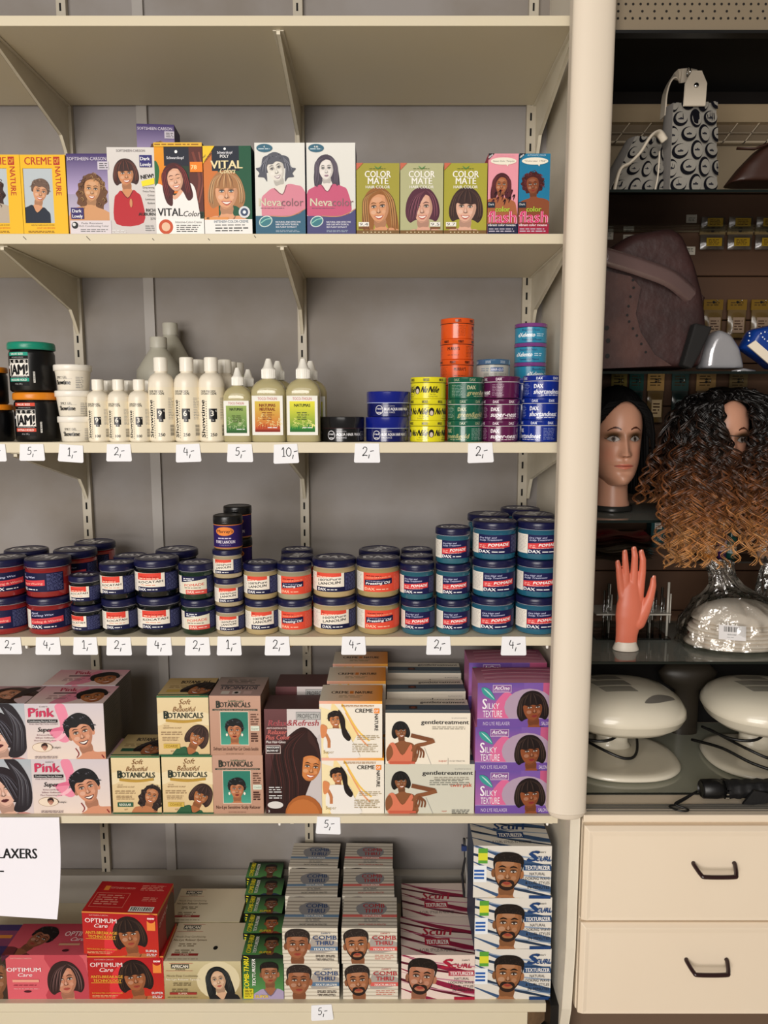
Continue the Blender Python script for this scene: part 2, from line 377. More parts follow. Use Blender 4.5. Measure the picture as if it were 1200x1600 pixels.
        B([(.45, 1.45), (.1, .95), (-.25, .35), (-.5, -.3), (-.75, -1.0), (-1.3, -1.2), (-1.6, -.6), (-1.6, .3), (-1.3, 1.1), (-.7, 1.7), (.1, 1.93)], hair)
        B([(.35, 1.5), (.75, .95), (.95, .3), (1.0, -.5), (1.25, -1.2), (1.6, -.6), (1.6, .3), (1.3, 1.1), (.8, 1.7), (.1, 1.9)], hair)
        for i in range(9): k = i/8; S([(.35, 1.6), (-.2-.5*k, 1.1), (-.5-.8*k, 0), (-.75-.7*k, -1.0)], .07, [hi, hd, mixc(hair, hi, .4)][i % 3])
        strands(1, -.2, -1.1, 1.1, 1.5, 5, px=.3)
    elif style in ('long', 'side'):
        o = .35 if style == 'side' else 0
        B([(o, 1.45), (-.5, 1.05), (-.88, .4), (-.95, -.5), (-1.1, -1.6), (-1.45, -2.2), (-1.65, -.8), (-1.5, .5), (-1.1, 1.4), (-.4, 1.88), (o, 1.9)], hair)
        B([(o, 1.5), (.7, 1.0), (.92, .4), (.98, -.5), (1.1, -1.6), (1.45, -2.2), (1.65, -.8), (1.5, .5), (1.1, 1.4), (.4, 1.88), (o-.1, 1.9)], hair)
        strands(1, -.5, -2.2, 1.05, 1.6, 8, px=o); strands(-1, -.5, -2.2, 1.05, 1.6, 8, px=o)
    elif style in ('short', 'crop'):
        B([(-1.15, -.1), (-.95, .5), (-.7, .75), (-.2, .68), (.2, .85), (.7, .7), (.95, .45), (1.12, -.1), (1.3, .7), (1.0, 1.5), (.3, 1.92), (-.5, 1.8), (-1.2, 1.3), (-1.32, .6)], hair)
        for i in range(26):
            a = R.random()*PI; r = 1.1+R.random()*.5; x, y = r*cos(a)*.85, .35+r*sin(a)*.85
            if y > .8 or abs(x) > 1.0: S([(x, y), (x+.12*cos(a+1), y+.14), (x+.28*cos(a+.6), y+.12*sin(a))], .07, hi if i % 2 else hd)
    elif style == 'man':
        B([(-1.0, .15), (-.95, .78), (-.55, .9), (0, .93), (.55, .9), (.95, .78), (1.0, .15), (1.14, .75), (1.05, 1.3), (.5, 1.66), (-.5, 1.66), (-1.05, 1.3), (-1.14, .75)], hair)
        for i in range(30): x = -.9+R.random()*1.8; y = .98+R.random()*.55*(1-.45*x*x); E(x, y, .035, .03, hi, 5)
    elif style in ('curly', 'afro'):
        n = 15
        B([(1.2*cos(a)*(1.0), .15+1.15*sin(a)+(.1 if i % 2 else 0)) for i, a in enumerate([PI*j/n for j in range(n+1)])]+[(-1.55, .5), (-1.0, 1.6), (0, 2.0), (1.0, 1.6), (1.55, .5)], hair, 2)
        for i in range(46):
            a = -.6+R.random()*(PI+1.2) if style == 'afro' else R.random()*2*PI
            r = 1.25+R.random()*.55; x, y = r*cos(a), (.3 if style == 'afro' else -.4)+r*sin(a)*(1 if style == 'afro' else 1.3)
            if abs(x) < .95 and y < 1.0: continue
            q = .14+.1*R.random(); S([(x-q, y), (x, y+q), (x+q, y), (x+.3*q, y-q)], .07, [hi, hd, mixc(hair, hi, .5)][i % 3])
# ------------------------------------------------------------ setting: shelf bay
YF = 1.40; YB = 1.75; XL = -1.12; XR = .362
ZS = [PZ(24, YF), PZ(365, YF), PZ(691, YF), PZ(995, YF), PZ(1275, YF), PZ(1568, YF)]   # shelf tops, top to bottom
WALLM = mat('grey_painted_board', '928d8a', rough=.65, mottle=.6, mscale=4.5, mcol='796f62', bump=.12, bscale=60)
g = G(); g.box(XL-.6, YB, -.02, XR, YB+.02, 2.75); struct(g.obj('wall_back', WALLM))
SIDEM = mat('side_panel_lacquer', 'e4dccb', rough=.33, mottle=.3, mscale=5, mcol='cfc3ab')
g = G(); pp = [(1.355, PZ(1480, 1.36)), (1.355, 2.75), (1.80, 2.75), (1.80, .0), (1.44, .0), (1.37, PZ(1583, 1.36))]
g.prism(pp, XR, .382, 'x'); struct(g.obj('wall_side_panel', SIDEM, bevel=.0015))
g = G(); g.box(-3, -4, -.02, 3, 1.9, 0); struct(g.obj('floor', mat('beige_floor', 'c8bba4', rough=.45, mottle=.5, mscale=3)))
g = G(); g.box(-.548, YB-.008, .3, -.525, YB, 2.75); struct(g.obj('trim_1', mat('grey_batten', 'a19c97', rough=.55)))
# slotted uprights
def upright(x, label):
    t = thing('slotted_upright', label, 'shelf upright', (x, YB, 0), 0, 'slotted uprights on the grey back wall')
    g = G(); g.box(-.0105, -.014, .26, .0105, 0, 2.72); g.obj('rail', mat('grey_cream_rail', 'b9b1a0', rough=.45, mottle=.4, mscale=9, mcol='97896c'), t, bevel=.001)
    g = G(); z = .30
    while z < 2.7: g.box(-.003, -.0146, z, .001, -.0138, z+.016, '0a0a0a'); z += .032
    g.obj('slots', mat('slot_shadow_gap', '0b0a09', rough=.9), t)
upright(-.70, 'slotted cream steel upright nearest the left edge of the shelving')
upright(-.187, 'slotted cream steel upright in the middle of the back wall')
upright(.325, 'slotted cream steel upright in the right corner by the side panel')
# shelves and brackets
TH = [.017, .018, .020, .018, .016]
NM = ['empty top', 'hair colour box', 'bottle and tin', 'pomade jar', 'relaxer box']
for i in range(5):
    z = ZS[i]; x1 = [.345, .352, .352, .352, .350][i]
    g = G(); g.box(XL-.5, YF, z-TH[i], x1, YB-.012, z); o = g.obj('shelf_board', CREAM, bevel=.001)
    tag(o, ['cream shelf board, empty, highest in the bay', 'cream shelf board carrying the row of hair colour boxes', 'cream shelf board carrying white bottles and round tins', 'cream shelf board carrying the pomade jars', 'cream shelf board carrying relaxer boxes, above the lowest level'][i], 'shelf')
    for k, bx in enumerate((-.70, -.187, .338)):
        t = z-TH[i]; yy0 = YF+.012
        pr = [(YB-.014, t), (yy0, t), (yy0, t-.008), (yy0+.02, t-.012), (YB-.05, t-.075), (YB-.03, t-.10), (YB-.014, t-.125)]
        g = G(); g.prism(pr, bx-.0035, bx+.0035, 'x'); g.box(bx-.010, yy0, t-.0025, bx+.010, YB-.014, t-.0005)
        o = g.obj('shelf_bracket', STEEL, bevel=.0008)
        tag(o, 'cream triangular bracket under the %s shelf, %s' % (NM[i], ['on the left upright', 'on the middle upright', 'against the side panel'][k]), 'shelf bracket', 'triangular shelf brackets')
    for k, px_ in enumerate((42, 437, 855)):
        if i in (3, 4):
            g = G(); g.lathe([(.0022, z-TH[i]-.007), (.003, z-TH[i]-.004), (.003, z-TH[i])], 10, 'f4f1ea', c=(PX(px_, [0, 0, 0, 1012, 1288][i], YF+.006), YF+.006))
            tag(g.obj('shelf_pin', PLASTIC), 'small white plastic pin under the %s shelf front, %s' % (NM[i], ['left end', 'near the middle', 'right end'][k]), 'shelf pin')
top_shelf_ = [o for o in COL.objects if o.get('label', '').startswith('cream shelf board carrying the row of hair colour')][0]
g = G(); c = CV(3, .1, None, x0=-1.5)
for a, b, l in ((36, 370, 5), (135, 370, 6), (238, 373, 3), (325, 373, 3), (397, 369, 3)): c.stroke([(PX(a, b, YF), .05-(b-366)*.0012), (PX(a+l, b, YF), .05-(b-366+l)*.0012)], .0011, '18181c')
c.to(g, lambda x, y, o: (x, YF-o, ZS[1]-.05+y)); g.obj('pen_marks', PAPER, top_shelf_)
# bottom deck
z = ZS[5]; g = G(); g.box(XL-.5, YF, z-.02, .338, YB-.001, z); g.box(XL-.5, YF-.0, z-.075, .30, YF+.02, z-.0205)
pr = [(.30, YF), (.338, YF+.05), (.338, YF+.10), (.30, YF+.06)]
o = g.obj('base_deck', CREAM, bevel=.001); tag(o, 'cream base deck carrying the lowest row of relaxer boxes', 'shelf')
g = G(); g.prism([(.301, YF+.002), (.345, YF+.04), (.345, YF+.3), (.301, YF+.3)], z-.075, z-.0205, 'z'); tag(g.obj('raw_chipboard_edge', mat('raw_wood', '8a6c4c', rough=.8, mottle=.6, mscale=40)), 'broken raw wood corner at the right end of the base deck', 'board')
g = G(); g.box(XL-.5, YF+.03, 0, .30, YF+.05, z-.076); tag(g.obj('plinth_board', CREAMD), 'cream plinth board under the lowest shelf', 'board')
# sloped board behind lowest row
g = G(); g.box(XL-.5, YB-.03, ZS[5], XR-.03, YB-.004, ZS[5]+.075); tag(g.obj('back_rail', mat('grey_board', 'b5afa5', rough=.6)), 'pale grey rail along the foot of the back wall', 'board')
# rounded corner post
g = G(); x0, x1, y0, y1 = .3145, .3865, 1.318, 1.356
prof = []
for a in range(0, 33): t = PI*(1-a/32); prof.append((.3505+.036*cos(t), y0+.018-.018*sin(t)))
prof += [(x1, y1), (x0, y1)]
zb = PZ(1278, 1.33)
g.prism(prof, zb+.012, 2.75, 'z', 'f1e8d6'); c2 = [((p[0]-.3505)*.93+.3505, p[1]+(.002 if p[1] < y1-.001 else 0)) for p in prof]; c3 = [((p[0]-.3505)*.8+.3505, p[1]+(.004 if p[1] < y1-.001 else 0)) for p in prof]
n = len(prof); g.add([(p[0], p[1], zb+.012) for p in prof]+[(p[0], p[1], zb+.004) for p in c2]+[(p[0], p[1], zb) for p in c3], [(i, (i+1) % n, n+(i+1) % n, n+i) for i in range(n)]+[(n+i, n+(i+1) % n, 2*n+(i+1) % n, 2*n+i) for i in range(n)]+[tuple(range(2*n, 3*n))], 'f1e8d6')
for f in range(len(g.s)): g.s[f] = len(g.f[f]) == 4 and max(g.v[i][1] for i in g.f[f]) < y1-.002
o = g.obj('corner_post_cover', mat('post_plastic', 'e1d5c3', rough=.5, spec=.25, mottle=.18, mscale=6, mcol='e0cfb8', stretch=(1, 1, .15)))
tag(o, 'tall cream rounded post cover between shelving and glass cabinet', 'post')
m_ = o.modifiers.new('b', 'BEVEL'); m_.width = .0015; m_.segments = 2; m_.limit_method = 'ANGLE'; m_.angle_limit = .6
# ------------------------------------------------------------ hair colour boxes
def dims(px0, px1, py0, z0, yf=1.405):
    pm = (py0+(PYB))/2
    return PX(px1, pm, yf)-PX(px0, pm, yf), PZ(py0, yf)-z0
PYB = 363; Z1 = ZS[1]
def put(me, name, label, cat, pxc, z0, d, yf=1.405, rz=0, group=None, pm=None):
    return inst(me, name, label, cat, (PX(pxc, PYB if pm is None else pm, yf), yf+d/2, z0), math.radians(rz), group)
def A_creme(v):
    w, h = dims(38, 108, 242, Z1); c = CV(w, h, 'eebb22')
    x1 = w*.70; c.rect(w*.05, h*.14, x1, h*.83, 'b9c3c9')
    if v: person(c, w*.40, h*.53, w*.155, 'd59a72', '6b5548', 'short', tilt=-.2, smile=.9, cloth='1c2535', hi='9a8474', turn=.1, bodyw=2.0)
    else: person(c, w*.22, h*.60, w*.2, 'bf7f58', '3a2420', 'curly', tilt=.15, smile=.9, cloth='b8aa98', hi='6a4038')
    c.rect(x1, 0, w, h, 'eebb22'); c.rect(0, 0, w, h*.14, 'eebb22'); c.rect(0, h*.83, w, h, 'eebb22'); c.rect(0, 0, w*.05, h, 'eebb22')
    c.text('CREME', w*.10, h*.875, h*.095, 'b5301c', w=w*.6, bold=1); c.rect(w*.74, h*.87, w*.88, h*.975, 'b5301c'); c.text('OF', w*.755, h*.89, h*.06, 'f4c63a', w=w*.11)
    c.text('NATURE', w*.77, h*.85, w*.12, 'b5301c', w=h*.36, rot=-PI/2, bold=1)
    c.text('GENTLE HAIRCOLOR SYSTEM', w*.17, h*.105, h*.018, '402010', w=w*.52); c.text('LIGHT ASH BROWN', w*.3, h*.065, h*.022, 'd0501c', w=w*.4); c.lines(w*.1, h*.04, w*.72, 2, h*.018, '603010')
    return c, w, h
for v, px in ((0, 3), (1, 73)):
    c, wd, hh = A_creme(v); me = carton('yellow_hair_colour_box', wd, hh, .06, 'd8a51c', c)
    put(me, 'hair_colour_box', ['yellow hair colour box cut by the left edge, woman with dark wavy hair', 'yellow hair colour box with short haired woman in navy top'][v], 'box', px, Z1, .06)
def A_purple(w, h, blank=False):
    c = CV(w, h); c.grad(0, 0, w, h, 'd8d0e0', '4a3578'); c.grad(0, h*.5, w, h, 'b8a8d0', '3c2a66')
    person(c, w*.58, h*.55, w*.19, 'd19a6c', '6a452a', 'curly' , tilt=-.1, smile=.7, cloth=None, hi='b08a58', rng=8)
    c.text('SOFTSHEEN-CARSON', w*.03, h*.915, h*.04, 'e9e2f2', w=w*.92); c.rect(w*.74, h*.8, w, h*.9, 'cfc8d4'); c.lines(w*.78, h*.88, w*.98, 3, h*.025, '555')
    c.rect(w*.03, h*.0, w, h*.17, 'ded6da'); c.rect(w*.06, h*.19, w*.36, h*.33, '352a68'); c.text('Dark', w*.09, h*.27, h*.04, 'fff', w=w*.22, bold=1); c.text('Lovely', w*.09, h*.205, h*.04, 'fff', w=w*.24, bold=1)
    c.ell(w*.14, h*.11, w*.08, w*.08, '222'); c.ell(w*.12, h*.12, w*.04, w*.04, 'ddd'); c.text('Fade Resistant', w*.3, h*.125, h*.022, '333', w=w*.5); c.text('Rich Conditioning Color', w*.24, h*.09, h*.022, '333', w=w*.7); c.lines(w*.27, h*.06, w*.95, 2, h*.022, '777')
    return c
wd, hh = dims(109, 175, 240, Z1); PUR = carton('purple_box', wd, hh, .06, '3c2a60', A_purple(wd, hh))
put(PUR, 'hair_colour_box', 'purple hair colour box with curly golden haired woman, right of the yellow boxes', 'box', 142, Z1, .06)
# the one behind, standing on a second, lying box
zz = PZ(194, 1.62); bh = zz-Z1-hh
inst(PUR, 'hair_colour_box', 'purple hair colour box standing higher behind the others, only its top showing', 'box', (PX(241, 200, 1.62), 1.65, Z1+bh), math.radians(4))
inst(carton('plain_carton', .10, bh, .09, '3c2a60'), 'hair_colour_box', 'purple carton lying hidden behind the red haired box as a support', 'box', (PX(241, 200, 1.62), 1.655, Z1))
wd, hh = dims(172, 246, 230, Z1); c = CV(wd, hh); W, Q = wd, hh; c.grad(0, 0, W, Q, 'cfc9c6', 'dcd8d4')
person(c, W*.38, Q*.69, W*.165, 'd08e62', '3c1f1a', 'bob', tilt=.05, smile=.95, cloth='b8202c', hi='7a4030', turn=.05, bodyw=1.75)
c.ell(W*.47, Q*.36, W*.03, Q*.05, 'd08e62'); c.text('SOFTSHEEN-CARSON', W*.2, Q*.945, Q*.028, '8a8486', w=W*.6)
c.rect(W*.68, Q*.77, W*.94, Q*.91, '2c2a72'); c.text('Dark', W*.7, Q*.85, Q*.038, 'fff', w=W*.2, bold=1); c.text('Lovely', W*.7, Q*.785, Q*.038, 'fff', w=W*.22, bold=1)
c.poly([(W*.7, Q*.61), (W*.98, Q*.65), (W*.98, Q*.58), (W*.72, Q*.55)], 'f2e02a'); c.text('NEW!', W*.7, Q*.635, Q*.045, '111', w=W*.27, bold=3, rot=.12)
for i, t in enumerate(('Long-lasting', 'Twice-Tone', 'Colour', 'Luminous', 'Radiant')): c.text(t, W*.97, Q*(.53-.045*i), Q*.02, '555', al='r')
c.text('RICH', W*.97, Q*.26, Q*.035, '222', al='r', bold=1); c.text('AUBURN', W*.97, Q*.215, Q*.035, '222', al='r', bold=1); c.text('374', W*.97, Q*.165, Q*.03, '777', al='r'); c.lines(W*.05, Q*.045, W*.35, 2, Q*.02, 'eee'); c.lines(W*.75, Q*.1, W*.97, 3, Q*.025, '888')
put(carton('auburn_box', wd, hh, .06, 'cfc9c6', c), 'hair_colour_box', 'white and grey hair colour box with dark bobbed woman in red blouse', 'box', 209, Z1, .06, rz=.6)
wd, hh = dims(245, 320, 223, Z1); W, Q = wd, hh; c = CV(W, Q, '233a28'); c.grad(0, Q*.45, W*.5, Q, 'e87a1a', 'e8a01c', True); c.blob([(0, Q*.45), (W*.1, Q*.7), (0, Q*.8)], '2a6a3a')
c.rect(W*.2, Q*.75, W*.75, Q*.96, '1c2030'); c.rect(W*.72, Q*.25, W, Q*.96, '5a2a24'); c.stroke([(W*.8, Q*.9), (W*.93, Q*.6), (W*.8, Q*.3)], W*.05, '7a3c30'); c.stroke([(W*.93, Q*.9), (W, Q*.6), (W*.9, Q*.35)], W*.03, '8a4a3c')
person(c, W*.42, Q*.6, W*.17, 'e2ae90', '4a1a1c', 'side', tilt=.25, smile=.9, cloth=None, hi='8a3030', eyes=False, body=False)
c.blob([(0, Q*.52), (W*.25, Q*.5), (W*.4, Q*.42), (W*.55, Q*.52), (W*.75, Q*.56), (W*.86, Q*.42), (W*.86, 0), (0, 0)], 'f2efec'); c.blob([(W*.25, Q*.5), (W*.4, Q*.425), (W*.55, Q*.52), (W*.62, Q*.5), (W*.4, Q*.38)], 'e2ae90')
person(c, W*.42, Q*.6, W*.17, 'e2ae90', '4a1a1c', 'side', tilt=.2, smile=.9, cloth=None, hi='8a3030', eyes=False, body=False)
c.rect(0, 0, W, Q*.17, 'f4f2ee'); c.rect(0, Q*.955, W, Q, 'e8b83c'); c.lines(W*.02, Q*.985, W*.98, 1, Q*.03, '8a5a10'); c.text('Schwarzkopf', W*.26, Q*.82, Q*.03, 'e8e8f0', w=W*.36, bold=1); c.ell(W*.46, Q*.9, W*.03, W*.03, 'fff')
c.rect(W*.74, Q*.68, W, Q*.79, 'ee8420'); c.text('78', W*.76, Q*.71, Q*.045, 'f8e0a0', w=W*.12, bold=2); c.text('VITAL', W*.04, Q*.2, Q*.085, '18181c', w=W*.52, bold=1); c.text('Colors', W*.56, Q*.195, Q*.06, '18181c', w=W*.4, sh=.3)
c.ell(W*.2, Q*.08, W*.15, W*.15, 'c8502a'); c.ell(W*.2, Q*.08, W*.09, W*.09, 'e8c0a0'); c.text('Intensive-Color-Creme', W*.4, Q*.12, Q*.025, '444', w=W*.55); c.lines(W*.42, Q*.1, W*.95, 4, Q*.022, '555')
put(carton('vital_box', wd, hh, .07, '281416', c), 'hair_colour_box', 'orange and green hair colour box with laughing dark red haired woman in white', 'box', 282.5, Z1, .07)
wd, hh = dims(321, 396, 228, Z1); W, Q = wd, hh; c = CV(W, Q, '17553a'); c.rect(0, 0, W*.3, Q, 'd0783a'); c.rect(W*.18, Q*.72, W*.75, Q, '1c2433')
person(c, W*.47, Q*.47, W*.235, 'e0a47c', 'a8774c', 'bob', smile=1, cloth='e0a47c', hi='d8b080', iris='4a6a7a')
c.rect(0, 0, W, Q*.17, 'f0eeea'); c.rect(0, Q*.165, W*.5, Q*.195, 'e09858'); c.poly([(0, Q*.8), (W*.25, Q), (0, Q)], 'f0c82c'); c.text('MIT', W*.02, Q*.86, Q*.02, '333', rot=.75, bold=2); c.text('CALCIUM', W*.04, Q*.82, Q*.02, '333', rot=.8, bold=2)
c.text('Schwarzkopf', W*.3, Q*.91, Q*.03, 'e8e8f0', w=W*.32, bold=1); c.ell(W*.46, Q*.965, W*.025, W*.025, 'fff'); c.text('POLY', W*.36, Q*.865, Q*.035, 'fff', w=W*.18, bold=1)
c.text('VITAL', W*.16, Q*.745, Q*.09, 'efdfae', w=W*.66, bold=3); c.text('Colors', W*.34, Q*.69, Q*.06, 'efdfae', w=W*.32, sh=.25, bold=1)
c.ell(W*.84, Q*.25, W*.12, W*.12, 'd8dce0'); c.ell(W*.84, Q*.25, W*.08, W*.08, '3a4a6a'); c.ell(W*.84, Q*.25, W*.035, W*.035, 'e8f0f8'); c.text('INTENSIV-COLOR-CREME', W*.2, Q*.13, Q*.028, '6a7a8a', w=W*.72, bold=1); c.lines(W*.22, Q*.11, W*.9, 1, Q*.03, '777'); c.lines(W*.22, Q*.075, W*.92, 2, Q*.03, '222')
c.text('40', W*.04, Q*.17, Q*.025, '222', bold=2)
put(carton('poly_box', wd, hh, .075, '12301f', c), 'hair_colour_box', 'dark green hair colour box with smiling light brown haired woman', 'box', 358.5, Z1, .075, rz=-1.5)
for k, (p0, p1) in enumerate(((400, 478), (480, 556))):
    wd, hh = dims(p0, p1, 223, Z1); W, Q = wd, hh; c = CV(W, Q); c.grad(0, 0, W, Q, 'dcdcd4', 'e6e6e0')
    if k == 0: person(c, W*.42, Q*.71, W*.17, 'e6e2d8', '5a5c66', 'short', tilt=.25, smile=.6, cloth='d8889a', hi='8a8c98', gray=True, lips='a08c98', iris='5a6a78', bodyw=2.6); [c.blob([(W*(.42+.10*sx), Q*.86), (W*(.42+.25*sx), Q*.84), (W*(.42+.30*sx), Q*.74), (W*(.42+.40*sx), Q*.72), (W*(.42+.33*sx), Q*.67), (W*(.42+.36*sx), Q*.63), (W*(.42+.24*sx), Q*.62), (W*(.42+.18*sx), Q*.58), (W*(.42+.19*sx), Q*.70), (W*(.42+.18*sx), Q*.78)], '555762') for sx in (-1, 1)]; [c.stroke([(W*(.42+.14*sx), Q*.85), (W*(.42+(.2+.02*q)*sx), Q*.76), (W*(.42+(.2+.03*q)*sx), Q*(.66+.01*q))], W*.012, ['8a8c98', '3c3e48'][q % 2], taper=True) for sx in (-1, 1) for q in range(5)]
    else: person(c, W*.40, Q*.71, W*.15, 'e8e2dc', '4a4250', 'side', tilt=.05, smile=.2, cloth='c85a7c', hi='7a7080', gray=True, lips='a88a98', iris='4a6a80', bodyw=2.8)
    bc = ['32627c', '4a4a7a'][k]
    c.poly(crom([(0, Q*.2), (W*.3, Q*.2), (W*.6, Q*.2), (W*.85, Q*.22), (W, Q*.28)], 4, False)+[(W, 0), (0, 0)], bc); c.stroke([(W*.3, Q*.2), (W*.7, Q*.2), (W, Q*.28)], W*.015, 'c8906a')
    c.text('Neva', W*.07, Q*.31, Q*.085, 'd8d0b8', w=W*.45, bold=1); c.text('color', W*.52, Q*.31, Q*.085, '8a6a70', w=W*.44); c.lines(W*.1, Q*.29, W*.6, 1, Q*.015, '806070')
    c.ell(W*.2, Q*.94, W*.16, Q*.045, '3a6a80'); c.text(['4.', '4.46'][k], W*.2, Q*.945, Q*.02, 'e8e8e0', al='c', bold=2); c.lines(W*.08, Q*.935, W*.32, 1, Q*.02, 'cfe0e8')
    c.ell(W*.2, Q*.14, W*.14, Q*.06, 'cfe0d8', rot=.4); c.ell(W*.2, Q*.14, W*.12, Q*.05, '3c7c88', rot=.4); c.stroke([(W*.1, Q*.12), (W*.2, Q*.16), (W*.3, Q*.17)], W*.02, '8cc8b8')
    for i, t in enumerate(('NATURAL AND EFFECTIVE', 'HAIR CARE WITH TROPICAL', 'SEA PLANT EXTRACT')): c.text(t, W*.4, Q*(.125-.028*i), Q*.018, 'e8e8f0', w=W*(.5-.04*i), bold=1)
    c.lines(W*.4, Q*.045, W*.9, 2, Q*.015, 'a0b0c0')
    put(carton('neva_box', wd, hh, .07, bc, c), 'hair_colour_box', ['pale hair colour box, short flicked grey hair portrait, blue foot', 'pale hair colour box, long straight hair portrait, violet foot'][k], 'box', (p0+p1)/2, Z1, .07)
HC = [('9.4', 557, 624, '96602e', 'side', 'd89a70', 'c4925a', 'a49c3c'), ('9.5', 625, 692, '55283a', 'sweep', 'dca890', '8a5060', 'b4b488'), ('9.7', 693, 760, '3a2624', 'bob', 'e0b098', '5e4238', 'a8a238')]
for n_, p0, p1, hc, st, sk, hi_, bg in HC:
    wd, hh = dims(p0, p1, 255, Z1); W, Q = wd, hh; c = CV(W, Q, bg)
    person(c, W*(.52), Q*.37, W*.24, sk, hc, st, tilt={'9.4': .1, '9.5': .05, '9.7': -.05}[n_], smile=.9, cloth=sk, hi=hi_, turn=-.05)
    c.rect(0, 0, W, Q*.055, '7a5a30'); [c.rect(W*(.15+.09*i), Q*.02, W*(.18+.09*i), Q*.035, 'd8c8a0') for i in range(8)]
    c.text('COLOR', W*.2, Q*.80, Q*.09, 'f6f4ea', w=W*.6, bold=2); c.text('MATE', W*.27, Q*.705, Q*.09, 'f6f4ea', w=W*.47, bold=2); c.text('HAIR COLOR', W*.22, Q*.645, Q*.04, 'f6f4ea', w=W*.56, bold=1)
    c.stroke([(W*.42, Q*.96), (W*.5, Q*.92), (W*.58, Q*.96)], W*.03, '4a8a4a', taper=True); c.lines(W*.3, Q*.925, W*.7, 1, Q*.02, '5a6a30'); c.poly([(0, Q), (W*.16, Q), (0, Q*.9)], 'c86a50')
    bx = {'9.4': .05, '9.5': .7, '9.7': .05}[n_]; c.rect(W*bx, Q*.11, W*(bx+.24), Q*.17, 'f0ece4'); c.text(n_, W*(bx+.02), Q*.12, Q*.04, '444', w=W*.2); c.rect(W*bx, Q*.075, W*(bx+.24), Q*.1, '7a4a28')
    put(carton('mate_box', wd, hh, .065, bg, c), 'hair_colour_box', {'9.4': 'olive green hair colour box, smiling woman with golden brown long hair', '9.5': 'pale green hair colour box, woman with burgundy hair sweeping over her eye', '9.7': 'olive green hair colour box, woman with dark brown bob and fringe'}[n_], 'box', (p0+p1)/2, Z1, .065)
for k, (p0, p1) in enumerate(((761, 808), (809, 857))):
    wd, hh = dims(p0, p1, 240, Z1); W, Q = wd, hh; bg = ['e89aa8', '1878a0'][k]; c = CV(W, Q, bg)
    person(c, W*.45, Q*.61, W*.2, ['a8643e', '8a4a2c'][k], ['4a1c24', '4a1a1a'][k], ['long', 'afro'][k], smile=.1, cloth=None, hi='7a3438', tilt=[-.05, .08][k])
    if k == 0: [c.stroke([(W*(.12+.76*((i*37 % 10)/10)), Q*(.4+.03*(i % 5))), (W*(.2+.76*((i*37 % 10)/10)), Q*(.43+.03*(i % 5))), (W*(.16+.76*((i*37 % 10)/10)), Q*(.36+.03*(i % 5)))], W*.05, ['5a2430', '32101a'][i % 2], taper=True) for i in range(14)]
    c.rect(0, 0, W, Q*.13, ['1c2040', 'a01c3c'][k]); c.rect(0, Q*.33, W*.24, Q*.4, '14283c'); c.text('Dark', W*.03, Q*.36, Q*.025, 'ddd', w=W*.18, bold=1)
    c.ell(W*.5, Q*.905, W*.43, Q*.045, 'f0ead8'); c.poly([(W*.55, Q*.88), (W*.68, Q*.88), (W*.64, Q*.84)], 'f0ead8'); c.text(['Sweet Color Temptin', '"Colorstar 1956"'][k], W*.5, Q*.895, Q*.022, '444', w=W*.7, al='c', sh=.2)
    c.poly([(0, Q), (W*.2, Q), (0, Q*.92)], '26262c'); c.text('NEW', W*.02, Q*.94, Q*.02, 'fff', rot=.6, bold=2); c.text('AUTOMATIC COLOR' if k else 'COLOR', W*.25, Q*.965, Q*.02, 'c8dce8' if k else 'e8a8b4', w=W*.6)
    c.text('color', W*.26, Q*.28, Q*.065, 'a8c83c', w=W*.48, bold=3); c.text('flash', W*.03, Q*.145, Q*.14, 'c81c50', w=W*.92, bold=8); c.text('flash', W*.03, Q*.145, Q*.14, 'f4d8e0', w=W*.92, bold=3); c.text('flash', W*.03, Q*.145, Q*.14, 'd8286c', w=W*.92, bold=0)
    c.text('vibrant color mousse', W*.02, Q*.1, Q*.03, 'f4f0f0', w=W*.92, bold=1); c.lines(W*.05, Q*.07, W*.9, 2, Q*.028, 'c8c0d0')
    put(carton('flash_box', wd, hh, .055, ['b02848', '165a78'][k], c), 'hair_colour_box', ['narrow pink mousse box with long curly red haired woman', 'narrow blue mousse box with round afro haired woman'][k], 'box', (p0+p1)/2, Z1, .055)
# ------------------------------------------------------------ relaxer boxes on the lower shelf
PYB = 1272; Z4 = ZS[4]; YR = 1.41
def kd(p0, p1, pt, z0, yf=1.41, pb=None):
    pb = pb or PYB; pm = (pt+pb)/2
    return PX(p1, pm, yf)-PX(p0, pm, yf), PZ(pt, yf)-z0
def stand(me, label, pxc, z0, d, yf=YR, rz=0, group=None, pm=1235, name='relaxer_box', dx=0):
    return inst(me, name, label, 'box', (PX(pxc, pm, yf)+dx, yf+d/2, z0), math.radians(rz), group)
def stripes_side(d, h, base, n=22):
    c = CV(d, h, base); r = random.Random(4)
    for i in range(n):
        y = h*(i+.5)/n; x = d*.08*r.random(); c.lines(x, y+h*.012, d*(.7+.28*r.random()), 1, h*.02, dk(base, .35))
    return c
